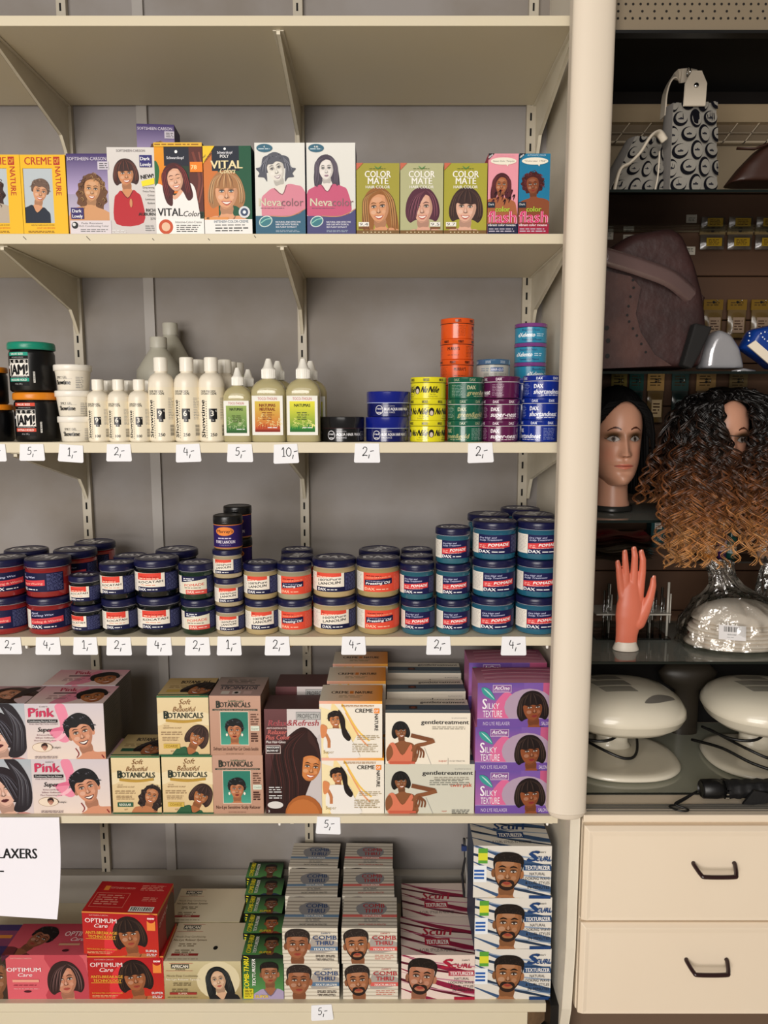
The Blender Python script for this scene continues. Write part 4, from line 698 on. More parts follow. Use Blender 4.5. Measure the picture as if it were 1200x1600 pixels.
r = CV(d, h, 'a81c20'); r.blob([(d*.5, 0), (d*.5, h*.7), (d*.8, h*.9), (d, h*.7), (d, 0)], '5a4030'); r.rect(0, h*.93, d, h, 'd88a3c'); r.text('OPTIMUM', d*.08, h*.6, h*.1, 'e8c8c0', w=d*.5, slant=.2)
RD = carton('red_optimum_box', w, h, d, '98181c', A_opt(w, h, 1), t, r)
deck(RD, 'red relaxer box with brown bob portrait, lower of the two', 197, 0, d); deck(RD, 'red relaxer box with brown bob portrait, upper of the two', 192, 0, d, z=h, rz=-3, dx=.002)
# African pride
w, h = kb(256, 377, 1502); W, Q = w, h; d = .118
def A_af(W, Q, top):
    c = CV(W, Q)
    if top: c.grad(0, 0, W, Q, 'ddd3b8', 'dccdb0')
    else: c.grad(0, 0, W, Q, 'a08c5c', 'c8bc94'); c.ell(W*.7, Q*.5, W*.28, Q*.5, 'd8cca8'); person(c, W*.70, Q*.5, W*.10, 'cfa888', '181a1c', 'long', tilt=.2, smile=.1, cloth='1c1c1e', hi='3c4040', bodyw=2.2)
    c.rect(W*.10, Q*.82, W*.33, Q*.93, '2a2622'); c.text('AFRICAN', W*.11, Q*.84, Q*.07, 'e8e0cc', w=W*.21, bold=4); c.rect(W*.08, Q*.95, W*.38, Q*.958, 'b03a34'); c.text('PRIDE', W*.16, Q*.775, Q*.03, '2a2622', w=W*.12, bold=1); c.rect(W*.03, Q*.755, W*.38, Q*.762, 'b03a34'); c.text('Miracle Deep Conditioning', W*.04, Q*.60, Q*.045, '6a5a3c', w=W*.4); c.text('No-Lye Relaxer System', W*.03, Q*.51, Q*.05, '6a5638' if top else 'f0e8d4', w=W*.44, bold=1)
    c.lines(W*.12, Q*.44, W*.36, 2, Q*.05, '6a5a3c'); c.lines(W*.1, Q*.28, W*.36, 2, Q*.05, '6a5a3c'); c.rect(W*.07, Q*.13, W*.42, Q*.19, '98302c'); c.text('SUPER', W*.18, Q*.14, Q*.04, 'e8d8c0', w=W*.12); c.lines(W*.04, Q*.06, W*.5, 1, Q*.03, '7a6a48')
    if top == 1: c.ell(W*.62, Q*.33, W*.03, Q*.05, '111')
    return c
for j in (1, 2): deck(carton('beige_pride_box', w, h, d, 'c8bc9a', A_af(W, Q, 0), A_af(W, d, j)), ['beige relaxer box with long black haired woman, in front on base deck', 'beige relaxer box set behind the long black hair portrait box'][j-1], 316.5, 0, d, yf=YD+(j-1)*(d+.003), dx=.0 if j == 1 else .006)
# comb thru green
w, h = kb(379, 443, 1492); W, Q = w, h; d = .062
def A_ct(W, Q, sk, top, j=0):
    c = CV(W, Q, '1c2a1e'); c.grad(0, 0, W, Q, '5a9a54', '142018'); c.rect(0, Q*.92, W, Q, '111') if not top else None
    person(c, W*.66, Q*(.56 if not top else .5), W*(.2 if not top else .15), sk, '17110f', 'man', tilt=.03, smile=.2 if not top else .9, cloth='a89ab8' if not top else ['3a3430', '8a3a28', '6a6a6a', '2c3c5a', '3a3430'][j], hi='3a302c', bodyw=2.2, turn=.1)
    c.text('COMB-THRU', W*.16 if not top else W*.2, Q*.20 if not top else Q*.05, W*.12, 'e8dc2c', w=Q*(.76 if not top else .85), rot=PI/2, bold=3, sh=.2); c.text('TEXTURIZER', W*.32 if not top else W*.33, Q*.30 if not top else Q*.05, W*.08, 'f0f0ea', w=Q*.62 if not top else Q*.8, rot=PI/2, bold=2, sh=.2)
    if not top: c.rect(W*.02, Q*.02, W*.26, Q*.25, 'd8c82c'); c.lines(W*.05, Q*.22, W*.24, 5, Q*.035, '4a4010'); c.text('SUPER', W*.3, Q*.04, Q*.06, 'e8c82c', w=W*.32, bold=3, sh=.2)
    elif j < 3: c.text('SUPER', W*.4, Q*.05, Q*.1, 'e8c82c', w=W*.3, bold=3, sh=.2)
    return c
for j in range(5):
    sk = ['8a5638', 'a86038', '7a4a30', '6a4430', '70462e'][j]
    deck(carton('green_texturizer_box', w, h, d, '141814', A_ct(W, Q, '9a6444', 0), A_ct(W, d, sk, 1, j)), 'narrow green and black texturizer box, %s in its row from the front' % ['first', 'second', 'third', 'fourth', 'last'][j], 411, 0, d, yf=YD+j*(d+.003), dx=.0015*j)
# comb thru blue and red
w, h = kb(444, 530, 1506); W, Q = w, h; d = .098
def A_cb(W, Q, red):
    c = CV(W, Q, 'ddd5c4'); [c.stroke([(0, Q*(.08+.1*i)), (W*.5, Q*(.1+.1*i)), (W, Q*(.08+.1*i))], Q*.035, ['b4aa9a', 'c8beac'][i % 2]) for i in range(9)]; cc = '304a78' if not red else 'b83038'
    c.blob([(W*.5, Q*.3), (W*.55, Q*.75), (W*.75, Q*.7), (W, Q*.6), (W, Q*.4)], 'a8a098'); c.rect(W*.5, Q*.37, W, Q*.48, ['5a7896', 'd86058'][red]); c.lines(W*.6, Q*.25, W*.95, 3, Q*.05, '6a5a50' if not red else 'c06a58')
    person(c, W*.27, Q*.5, W*.2, ['9a6040', 'a86c48'][red], '2a211e', 'man', tilt=[0, .08][red], smile=.1, cloth='28262a', hi='5c504a', beard=[None, '281c18'][red], bodyw=1.8)
    c.text("Luster's", W*.7, Q*.85, Q*.045, cc, w=W*.16, sh=.3, bold=1); c.text('COMB', W*.55, Q*.69, Q*.11, cc, w=W*.43, bold=1); c.text('THRU', W*.6, Q*.54, Q*.11, cc, w=W*.32, bold=2); c.text('TEXTURIZER', W*.56, Q*.395, Q*.06, 'f6f2ea', w=W*.4, bold=2, sh=.2)
    if not red: c.text('SHORT WAVES', W*.6, Q*.2, Q*.05, '3a3a3a', w=W*.35); c.text('IN MINUTES', W*.63, Q*.1, Q*.05, '3a3a3a', w=W*.3)
    return c
def T_cb(W, d, red):
    t = CV(W, d, 'd6cfc2'); [t.rect(0, d*(.06+.11*i), W, d*(.10+.11*i), 'a39b8f') for i in range(8)]; cc = '23406e' if not red else 'a8242c'; t.blob([(W*.25, d*.7), (W*.5, d*.85), (W*.8, d*.7), (W*.75, d*.45), (W*.5, d*.35), (W*.3, d*.45)], '8a8a8e'); t.rect(0, d*.34, W, d*.42, ['6c8cac', 'd86a64'][red])
    t.text('COMB', W*.37, d*.65, d*.13, cc, w=W*.4, bold=2); t.text('THRU', W*.4, d*.48, d*.13, cc, w=W*.33, bold=2); t.text('TEXTURIZER', W*.36, d*.35, d*.06, 'f6f2ea', w=W*.36, bold=2); t.text('SHORT WAVES IN MINUTES', W*.3, d*.08, d*.05, '3a3a3a' if not red else 'c04a44', w=W*.5); t.lines(W*.4, d*.3, W*.7, 3, d*.05, '777'); return t
for red in (0, 1):
    me = carton('texturizer_box', w, h, d, '0e0d0e', A_cb(W, Q, red), T_cb(W, d, red), None, None)
    cn = ['blue', 'red'][red]; pc = [487, 579][red]
    for j in range(3):
        for lv in (0, 1):
            deck(me, 'striped texturizer box with %s print, %s one of the %s pair' % (cn, ['lower', 'upper'][lv], ['front', 'middle', 'rearmost'][j]), pc-(lv*1.5), 0, d, yf=YD+j*(d+.006), z=lv*(h+.0005), rz=[-.4, .8, -1][j] if lv else 0, dx=[0, .003, .010][j]-(.006*j if red else 0))
# Scurl red
w, h = kb(627, 742, 1492); W, Q = w, h; d = .118
def swoosh(c, W, Q, cols, n=7, seed=1):
    R = random.Random(seed)
    for i in range(n): y = Q*(i+.5)/n; a = R.random()*Q*.5; c.stroke([(0, y+a*.5), (W*.5, y+(R.random()-.5)*Q*.1), (W, y-a*.5)], Q*(.03+R.random()*.07), cols[i % len(cols)], taper=False)
def A_sc(W, Q, red, top=False):
    c = CV(W, Q, ['ddd8cf', 'e2cfc4'][red]); cc = ['1f3f72', 'a81c38'][red]; c3 = ['3a5478', '8a1c3c'][red]
    for y0, y1, t0, t1, q in ((1.02, .62, .03, .10, 0), (.98, .75, .01, .03, 2), (.86, .55, .05, .02, 1), (.70, .22, .02, .13, 0), (.62, .40, .01, .03, 2), (.48, .05, .06, .03, 1), (.40, .12, .01, .02, 2), (.25, -.2, .02, .10, 0)):
        m = (y0+y1)/2-.03; A = crom([(0, Q*y0), (W*.5, Q*m), (W, Q*y1)], 5, False); Bp = crom([(W, Q*(y1-t1)), (W*.5, Q*(m-(t0+t1)*.75)), (0, Q*(y0-t0))], 5, False); c.poly(A+Bp, [c3, dk(c3, .35), lt(c3, .45)][q])
    if top:
        c.text('Scurl' if red else 'Scurl', W*.3, Q*.5, Q*.2, cc, w=W*.4, bold=3, sh=.2); c.rect(W*.33, Q*.24, W*.68, Q*.42, cc); c.text('TEXTURIZER', W*.35, Q*.27, Q*.11, 'f0ece6', w=W*.31, bold=1); c.text('& CURL STYLES IN MINUTES', W*.25, Q*.08, Q*.07, '3a3a3a', w=W*.5); return c
    if not red: c.rect(0, Q*.3, W*.17, Q*.62, 'e8ecf0'); [c.rect(W*.01, Q*(.36+.07*i), W*.14, Q*(.4+.07*i), '2458a8') for i in range(3)]; c.rect(W*.06, Q*.66, W*.18, Q*.95, '5aa03c'); c.rect(W*.06, Q*.72, W*.18, Q*.86, 'd8d838')
    person(c, W*(.44 if not red else .27), Q*.48, W*(.172 if not red else .175), ['a06a44', 'b07458'][red], '1d1613', 'man', tilt=[-.06, -.12][red], smile=.1, cloth=['e6d6bc', '2c2830'][red], hi='3c302a', beard='2a1c17', bodyw=2.3)
    c.text('S', W*(.68 if not red else .54), Q*.72, Q*.19, cc, w=W*.13, bold=6, sh=.3); c.text('CURL', W*(.79 if not red else .67), Q*.72, Q*.09, cc, w=W*(.2 if not red else .28), bold=5, sh=.2); c.text("Luster's", W*.82, Q*.88, Q*.03, '222', w=W*.1, sh=.3, bold=1)
    c.rect(W*.64, Q*.54, W*.99, Q*.66, ['2c4a72', 'b04050'][red]); c.text('TEXTURIZER', W*.66, Q*.56, Q*.075, 'f4f0ea', w=W*.32, bold=1)
    for i, t in enumerate(('LOOKING WAVE', '& CURL STYLES', 'IN MINUTES')): c.text(t, W*.98, Q*(.36-.085*i), Q*.055, '2a2a30', w=W*(.34-.03*i), al='r')
    c.text('NATURAL', W*.72, Q*.45, Q*.05, '3a3a40', w=W*.2); c.rect(W*.72, Q*.0, W, Q*.06, cc); return c
for j in (0, 1): deck(carton('red_curl_box', w, h, d, '5a1828', A_sc(W, Q, 1), A_sc(W, d, 1, True)), ['white and crimson curl texturizer box with goateed man, in front', 'white and crimson curl texturizer box set behind the goateed man'][j], 684.5, 0, d, yf=YD+j*(d+.002), dx=-.004*j, rz=j*.5)
w, h = kb(743, 862, 1483); W, Q = w, h; d = .12
SB = carton('blue_curl_box', w, h, d, '2c3c54', A_sc(W, Q, 0), A_sc(W, d, 0, True))
for i in range(3): deck(SB, 'white and navy curl texturizer box with bearded man, %s of three' % ['bottom', 'middle', 'top'][i], [801, 799, 797][i], 0, d, z=i*(h+.0005), rz=[0, .8, -.8][i])
# ------------------------------------------------------------ round things: jars, tins, bottles
def cyl_fn(R, z0, sl=.002, taper=0, h=1):
    def fn(x, y, o):
        i = math.floor(x/sl+1e-9); t = x/sl-i; rr = R+o+taper*(y/h)
        a, b = i*sl/R, (i+1)*sl/R
        return ((rr*sin(a))*(1-t)+rr*sin(b)*t, -(rr*cos(a))*(1-t)-rr*cos(b)*t, z0+y)
    return fn
def jar_parts(name, label, r, h, body, lid, art, lidart=None, lab=(.17, .67), cov=1.6, group=None, glossy=True, lidh=.20, liner='c8c8d0'):
    t = thing(name, label, 'jar', (0, 0, -5), 0, group); R = r*.965; lz = h*(1-lidh)
    g = G(); g.lathe([(R*.80, 0), (R*.93, .0008), (R, h*.05), (R, h*.80-.004), (R*.97, lz-.004), (R*.90, lz), (R*.9, lz+.004)], 44, body); g.obj('jar_body', JARGLASS if glossy else PLASTIC, t)
    g = G(); g.lathe([(r*.90, lz-.0006), (r*.955, lz-.0006), (r*.955, lz+.0006)], 44, liner); g.lathe([(r*.955, lz), (r, lz+.001), (r, h*.93), (r*.99, h*.97), (r*.95, h-.0006), (r*.85, h), (r*.84, h-.0008)], 44, lid)
    [g.lathe([(r*1.0, z_), (r*1.006, z_+.0008), (r*1.0, z_+.0016)], 44, lid) for z_ in (lz+.003, lz+.007)]
    if lidart:
        c = CV(2*r, 2*r, None, x0=-r); lidart(c, r); c.to(g, lambda x, y, o: (x, y-r, h-.0008+o*2+.00005))
    g.obj('lid', PLASTIC, t)
    g = G(); L = cov*R*2; hh = h*(lab[1]-lab[0])*(1 if lidh > .1 else 1); c = CV(L, hh, None, x0=-L/2, step=.000015); art(c, L, hh); c.to(g, cyl_fn(R, h*lab[0]), .002, base=.00025)
    g.obj('printed_label', PAPER, t); return t
NAVY = '15173f'
def lid_dax(c, r):
    c.text('DAX', 0, r*.75, r*.55, 'ececf0', w=r*1.3, al='c', bold=8); c.rect(-r*.6, r*.52, r*.55, r*.60, '9a9ab0'); c.lines(-r*.5, r*.42, r*.4, 1, r*.1, '9a9ab0')
def lid_code(c, r):
    c.rect(-r*.3, r*.55, r*.3, r*1.5, 'c4c4cc'); c.lines(-r*.26, r*1.45, r*.26, 9, r*.1, '22224a'); c.rect(-r*.46, r*.6, -r*.38, r*1.4, '9090a8'); c.rect(r*.38, r*.6, r*.44, r*1.4, '9090a8')
def white_col(c, x0, x1, h): c.rect(x0, 0, x1, h, 'ece6da'); c.lines(x0+(x1-x0)*.1, h*.92, x1-(x1-x0)*.05, 12, h*.07, 'a8a09a', th=h*.018)
def navy_col(c, x0, x1, h): c.rect(x0, 0, x1, h, NAVY); c.lines(x0+(x1-x0)*.06, h*.93, x1, 13, h*.068, '6a70a0', th=h*.02)
def dax(c, x, y, h, w, col='f4f4f6'): c.text('DAX', x, y, h, col, w=w, bold=7); c.lines(x+w*1.15, y+h*.6, x+w*2.3, 1, h*.7, col, th=h*.32)
def L_koc(c, L, h):
    a = L*.21; c.rect(-L/2, 0, L/2, h, NAVY); white_col(c, -L*.5, -a, h); c.rect(-a, h*.26, a, h, 'f0e8da'); c.poly([(-a, h*.98), (a*.75, h), (a*.75, h*.66), (-a, h*.62)], 'e2483a'); c.lines(-a*.8, h*.80, a*.6, 1, h*.08, '7a1c1c', th=h*.03); c.lines(-a*.85, h*.73, a*.6, 1, h*.1, 'f4c0a8', th=h*.06)
    c.text('KOCATAH', -a*.93, h*.43, h*.115, '16161a', w=a*1.8, bold=4, slant=.06); c.lines(-a*.7, h*.38, a*.7, 1, h*.1, 'd87a4a', th=h*.03); dax(c, -a*.93, h*.06, h*.14, a*.62); navy_col(c, a, L*.5, h)
def L_lan(c, L, h):
    a = L*.22; c.rect(-L/2, 0, L/2, h, NAVY); white_col(c, -L*.5, -a, h); c.rect(-a, h*.26, a, h, 'f0e8da'); c.poly([(-a, h), (a*.8, h), (a*.8, h*.82), (-a, h*.72)], 'e2503c'); c.text('DAX', -a*.9, h*.87, h*.05, '401010', bold=3); c.lines(-a*.9, h*.81, a*.2, 1, h*.07, 'f8d0b8', th=h*.04)
    c.text('100%Pure', -a*.82, h*.53, h*.13, '16161a', w=a*1.6, bold=3, slant=.09); c.text('LANOLIN', -a*.82, h*.34, h*.13, '16161a', w=a*1.55, bold=4, slant=.09); dax(c, -a*.85, h*.06, h*.14, a*.62); navy_col(c, a, L*.5, h)
def L_pre(c, L, h):
    a = L*.24; c.rect(-L/2, 0, L/2, h, 'e4503a'); white_col(c, -L*.5, -a, h); c.lines(-a*.8, h*.86, a*.3, 1, h*.07, '5a1414', th=h*.035); c.text('Coconut Oil & Lanolin Oil', -a*.85, h*.70, h*.07, 'f8b890', w=a*1.6, slant=.05, bold=2)
    c.poly([(-a*.9, h*.62), (a*.85, h*.72), (a*.85, h*.42), (-a*.9, h*.32)], NAVY); c.lines(-a*.8, h*.585, a*.6, 1, h*.06, 'a8a8c8', th=h*.03); c.text('Pressing Oil', -a*.82, h*.365, h*.13, 'f4f4f6', w=a*1.5, bold=4, sh=.2, slant=.06); dax(c, -a*.9, h*.08, h*.14, a*.65, 'f8c8a8'); c.lines(a, h*.9, L*.5, 12, h*.07, 'f0806a', th=h*.02)
def L_pom(c, L, h):
    a = L*.25; c.rect(-L/2, 0, L/2, h, '1a1c4c'); white_col(c, -L*.5, -a, h); c.text('Dry Hair and', -a*.9, h*.79, h*.085, 'c8ccec', w=a*1.0, sh=.2, bold=1, slant=.04); c.text('Scalp Treatment', -a*.9, h*.67, h*.085, 'c8ccec', w=a*1.35, sh=.2, bold=1, slant=.04)
    c.poly([(-a*.98, h*.54), (a*.95, h*.66), (a*.95, h*.36), (-a*.98, h*.24)], 'd83c40'); c.lines(-a*.9, h*.47, -a*.45, 2, h*.09, 'f0a8a0', th=h*.05); c.text('POMADE', -a*.35, h*.39, h*.14, 'f8f4f0', w=a*1.2, bold=5, sh=.15, slant=.05); c.lines(-a*.7, h*.33, a*.7, 1, h*.06, 'f0b8b0', th=h*.03); dax(c, -a*.95, h*.05, h*.15, a*.7); navy_col(c, a, L*.5, h)
def L_mar(c, L, h):
    a = L*.25; c.rect(-L/2, 0, L/2, h, NAVY); white_col(c, -L*.5, -a, h); c.text('Marcel', -a*.9, h*.80, h*.1, 'c8ccec', sh=.2, bold=2, slant=.04); c.text('Curling Wax', -a*.9, h*.66, h*.1, 'c8ccec', w=a*1.3, sh=.2, bold=2, slant=.06)
    c.poly([(-a*.98, h*.54), (a*.95, h*.64), (a*.95, h*.34), (-a*.98, h*.24)], 'd8424a'); c.lines(-a*.9, h*.5, a*.4, 1, h*.05, '701418', th=h*.03); c.text('Curling & Waving', -a*.92, h*.32, h*.11, 'f4b0a0', w=a*1.75, bold=3, slant=.05); dax(c, -a*.95, h*.05, h*.15, a*.7); navy_col(c, a, L*.5, h)
def L_gre(c, L, h):
    a = L*.25; c.rect(-L/2, 0, L/2, h, NAVY); white_col(c, -L*.5, -a, h); c.rect(-a, 0, a, h, 'e6e0cc'); c.poly([(-a, h), (a, h), (a, h*.85), (-a, h*.65)], NAVY); c.lines(-a*.8, h*.9, a*.2, 2, h*.1, 'e8e8f0', th=h*.055)
    c.text('POMADE', -a*.7, h*.42, h*.15, 'd85040', w=a*1.5, bold=2, slant=.06); c.lines(-a*.7, h*.38, a*.8, 1, h*.08, '5a4a3a', th=h*.04); c.rect(-a*.6, 0, a, h*.25, 'd85048'); dax(c, -a*.5, h*.06, h*.14, a*.55, 'f4d8c8'); navy_col(c, a, L*.5, h)
def L_mur(c, L, h):
    c.rect(-L/2, 0, L/2, h, '2c1c5c'); c.rect(-L/2, 0, L/2, h*.02, 'd87a3c'); c.rect(-L/2, h*.97, L/2, h, 'd87a3c'); c.ell(-L*.02, h*.72, L*.21, h*.19, 'e8883c'); c.text("Murray's", -L*.02, h*.66, h*.13, '26141c', w=L*.36, al='c', sh=.25, bold=2); c.lines(-L*.17, h*.44, L*.14, 1, h*.06, 'd8cce8', th=h*.04)
    c.text('PURE LANOLIN', -L*.01, h*.20, h*.13, 'e8e0f0', w=L*.44, al='c', bold=1); c.lines(-L*.14, h*.14, L*.12, 1, h*.05, '9a8ac0')
RL, HL, RM, HM = .0435, .0745, .0343, .0705
KJ = {}
def jk(key, *a, **k): KJ[key] = dict(a=a, k=k, proto=None)
jk('marL', RL, HL, '962424', NAVY, L_mar); jk('koc', RM, HM, '0d1210', NAVY, L_koc); jk('kocL', RL, HL, '0b0f0e', NAVY, L_koc); jk('kocS', .0305, .0585, '0d1210', NAVY, L_koc)
jk('gre', RM, HM, '14301f', NAVY, L_gre); jk('lanS', .0287, .0565, 'b8a888', NAVY, L_lan); jk('lan', RM, HM, 'bba678', NAVY, L_lan); jk('lanL', RL, HL, 'c2ac7e', NAVY, L_lan)
jk('pre', RM, HM, 'a9a184', NAVY, L_pre); jk('preL', RL, HL, 'b09c6a', NAVY, L_pre); jk('pom', RM, HM, '2a6678', NAVY, L_pom); jk('pomL', RL, HL, '24647e', NAVY, L_pom)
Z3 = ZS[3]
def jar(key, label, pxc, lv, group=None, yb=0, rz=0, pm=960, code=False, z=None, dx=0):
    """yb: how many jar depths behind the front jar"""
    K = KJ[key]; r, h = K['a'][0], K['a'][1]; yc = 1.406+r+yb*(2*r+.004); pos = (PX(pxc, pm, yc)+dx, yc, Z3+lv*h if z is None else z)
    if K['proto'] is None:
        K['proto'] = jar_parts('pomade_jar', label, *K['a'], lidart=lid_dax, **K['k']); o = K['proto']; o.location = pos; o.rotation_euler = (0, 0, math.radians(rz))
        if group: o['group'] = group
        return o
    return dup(K['proto'], pos, math.radians(rz), label, group)
# left to right
jar('marL', 'red curling wax jar cut by the left edge, lower one', 11, 0, rz=-8); jar('marL', 'red curling wax jar at the left edge, upper one with pale label side', 10, 1, rz=38)
jar('marL', 'red curling wax jar, lower of the second large stack', 80, 0, rz=12); jar('marL', 'red curling wax jar, upper of the second large stack, label turned left', 80, 1, rz=-30)
for lv in (0, 1): jar('marL', 'red curling wax jar, %s one behind the left edge jars' % ['lower', 'upper'][lv], 44, lv, yb=1, pm=900, dx=.0, rz=10)
for lv in (0, 1): jar('marL', 'red curling wax jar behind the smallest hairdress jars, %s' % ['lower', 'upper with shiny lid'][lv], 120, lv, yb=1, pm=900, rz=5)
for lv in (0, 1): jar('marL', 'red curling wax jar farthest back, near the left upright, %s one' % ['lower', 'upper'][lv], 150, lv, yb=2, pm=880, rz=-30)
jar('kocS', 'smallest black hairdress jar, lower one, label turned left', 137, 0, rz=-22); jar('kocS', 'smallest black hairdress jar, upper one', 136, 1, rz=-5)
jar('koc', 'medium black hairdress jar, lower one right of the smallest jars', 188, 0, rz=8); jar('koc', 'medium black hairdress jar, upper one right of the smallest jars', 187, 1, rz=-4)
for lv in (0, 1): jar('koc', 'medium black hairdress jar in the back row, %s one' % ['lower', 'upper'][lv], 206, lv, yb=1, pm=900)
jar('kocL', 'large black hairdress jar, lower one', 250, 0, rz=4); jar('kocL', 'large black hairdress jar, upper one', 248, 1, rz=-2)
for lv in (0, 1): jar('kocL', 'large black hairdress jar in the back row, %s one' % ['lower', 'upper'][lv], 278, lv, yb=1, pm=900, rz=150)
jar('gre', 'dark green vegetable oil pomade jar, lower one', 311, 0, rz=5); jar('gre', 'dark green vegetable oil pomade jar, upper one', 309, 1, rz=3)
for i in range(3): jar('lanS', 'small lanolin jar, %s in the stack under the purple jar' % ['bottom', 'middle', 'top'][i], [360, 359, 358][i], i, rz=[4, 8, -6][i])
MJ = jar_parts('lanolin_jar', 'purple lanolin jar with black lid and orange oval, on top of small lanolin jars', .0285, .066, 'a88858', '131314', L_mur, lab=(.06, .74), glossy=False, lidh=.26, liner='a87a4a')
MJ.location = (PX(357, 850, 1.436), 1.436, Z3+3*.0565)
for i in range(3): jar('lanS', 'small lanolin jar hidden in the rear stack, %s' % ['bottom', 'middle', 'top'][i], 371, i, yb=1.15, pm=880) if i < 2 else None
yy = 1.406+.0287+1.15*.0614
dup(MJ, (PX(372, 830, yy), yy, Z3+2*.0565), 0, 'purple lanolin jar in the rear stack, mostly covered by the front one'); dup(MJ, (PX(372, 830, yy), yy, Z3+2*.0565+.066), 0, 'purple lanolin jar with black lid, topmost of the rear stack')
jar('lan', 'medium tan lanolin jar, lower one', 410, 0, rz=10); jar('lan', 'medium tan lanolin jar, upper one', 409, 1, rz=-2)
jar('pre', 'medium pressing oil jar with red label, lower one', 461, 0, rz=-2); jar('pre', 'medium pressing oil jar with red label, upper one', 461, 1, rz=0)
for j in (1, 2):
    for lv in (0, 1): jar('pre', 'medium pressing oil jar, %s one, %s behind the front pair' % (['lower', 'upper'][lv], ['first', 'second'][j-1]), 465, lv, yb=j, pm=900, rz=[80, 10][j-1], dx=.0)
jar('lanL', 'large tan lanolin jar, lower one', 523, 0, rz=4); jar('lanL', 'large tan lanolin jar, upper one', 523, 1, rz=-10)
jar('preL', 'large pressing oil jar with red label, lower one', 591, 0, rz=6); jar('preL', 'large pressing oil jar with red label, upper one', 591, 1, rz=2)
for lv in (0, 1): jar('preL', 'large pressing oil jar in the back row, %s one' % ['lower', 'upper'][lv], 593, lv, yb=1, pm=900, rz=60)
jar('pom', 'medium teal pomade jar, lower one of the stack of two', 653, 0, rz=-6); jar('pom', 'medium teal pomade jar, upper one of the stack of two', 651, 1, rz=-6)
for j in (1, 2):
    for lv in (0, 1): jar('pom', 'medium teal pomade jar behind the stack of two, %s in %s row' % (['lower', 'upper'][lv], ['second', 'third'][j-1]), 651, lv, yb=j, pm=900, rz=40)
for i in range(3): jar('pom', 'medium teal pomade jar, %s in the stack of three' % ['bottom', 'middle', 'top'][i], [708, 707, 706][i], i, rz=[4, 4, 2][i])
for i in range(3): jar('pomL', 'large teal pomade jar, %s of the stack left of the last one' % ['bottom', 'middle', 'top'][i], [769, 770, 770][i], i, rz=[6, 9, -8][i])
for i in range(3): jar('pomL', 'large teal pomade jar, %s of the stack touching the side panel' % ['bottom', 'middle', 'top'][i], [838, 839, 839][i], i, rz=[8, -8, 4][i])
for j, px_ in ((0, 762), (1, 832)):
    for i in range(3): jar('pomL', 'large teal pomade jar in the second row, %s, behind the %s front stack' % (['bottom', 'middle', 'top'][i], ['left', 'right'][j]), px_, i, yb=1.05, pm=850, rz=70)
for i in range(3): jar('pomL', 'large teal pomade jar, %s in the rearmost stack near the corner' % ['bottom', 'middle', 'top'][i], 812, i, yb=2.1, pm=830)
# ------------------------------------------------------------ row of tins and bottles
Z2 = ZS[2]; RT, HT = .0340, .0405
def tin(label, r, h, body, lidc, art, lart, lidh=.011, cat='tin', name='pomade_tin', bead='d8d8d8', lidr=1.01):
    t = thing(name, label, cat, (0, 0, -5)); g = G(); R = r*.985
    g.lathe([(R*.96, 0), (R*.985, .0007), (R, .0015), (R, h-lidh)], 44, body)
    L = 1.85*R*2; c = CV(L, h-lidh-.002, None, x0=-L/2, step=.000012); art(c, L, c.h); c.to(g, cyl_fn(R, .001), .002, base=.0002); g.obj('tin_body', TIN, t)
    g = G(); rl = r*lidr; g.lathe([(rl*.97, h-lidh-.0002), (rl+.0003, h-lidh), (rl+.0003, h-lidh+.0008), (rl, h-lidh+.001), (rl, h-.0014), (rl*.985, h-.0003), (rl*.95, h), (rl*.93, h-.0008), (.0001, h-.0008)], 44, lidc, cols=[bead, bead, bead, lidc, lidc, lidc, lidc, lidc, lidc])
    c = CV(L, lidh-.002, None, x0=-L/2, step=.000012); lart(c, L, c.h); c.to(g, cyl_fn(rl, h-lidh+.0012), .002, base=.0002); g.obj('tin_lid', TIN, t); return t
def nunile(c, L, h):
    c.rect(-L/2, 0, L/2, h, 'e6dc22')
    for x0 in (-.42, -.02): 
        x = L*x0; c.ell(x, h*.55, h*.2, h*.28, '1a1a1a'); c.ell(x, h*.47, h*.12, h*.17, 'd8c8b8'); c.text('Nu', x+L*.055, h*.38, h*.42, '141414', w=L*.09, bold=6, sh=.35); c.text('Nile', x+L*.17, h*.38, h*.42, '141414', w=L*.16, bold=6, sh=.35)
        c.text('Hair Slick', x+L*.2, h*.22, h*.1, '333', w=L*.09); c.text('Grooming Pomade', x+L*.17, h*.08, h*.09, '333', w=L*.15); c.lines(x-L*.085, h*.85, x-L*.03, 6, h*.12, '666', th=h*.03)
def lid_plain(col, txt=None, tc='222', n=4):
    def f(c, L, h):
        if txt: [c.text(txt, -L*.42+L*.25*i, h*.2, h*.55, tc, w=L*.09, bold=3) for i in range(n)]
    return f
def daxart(bg, small, big, tc, bc, sub):
    def f(c, L, h):
        c.rect(-L/2, 0, L/2, h, bg); x = -L*.20; c.text('DAX', x, h*.60, h*.25, tc, w=L*.13, bold=6); c.text(big, x-L*.005, h*.22, h*.3, bc, w=L*.42, bold=4, sh=.2); c.lines(x+L*.1, h*.15, x+L*.4, 1, h*.1, tc, th=h*.04)
        for s in (-1, 1): c.lines(s*L*.36-L*.1, h*.88, s*L*.36+L*.1, 8, h*.1, lt(bg, .6), th=h*.025)
    return f
def place(t, label, pxc, lv, h, r, pm, y0=1.404, yb=0, rz=0, first=[None], group=None, z=None, dx=0):
    yc = y0+r+yb*(2*r+.004); pos = (PX(pxc, pm, yc)+dx, yc, Z2+lv*h if z is None else z)
    if t.location.z < -4: t.location = pos; t.rotation_euler = (0, 0, math.radians(rz)); t['label'] = label; return t
    return dup(t, pos, math.radians(rz), label)
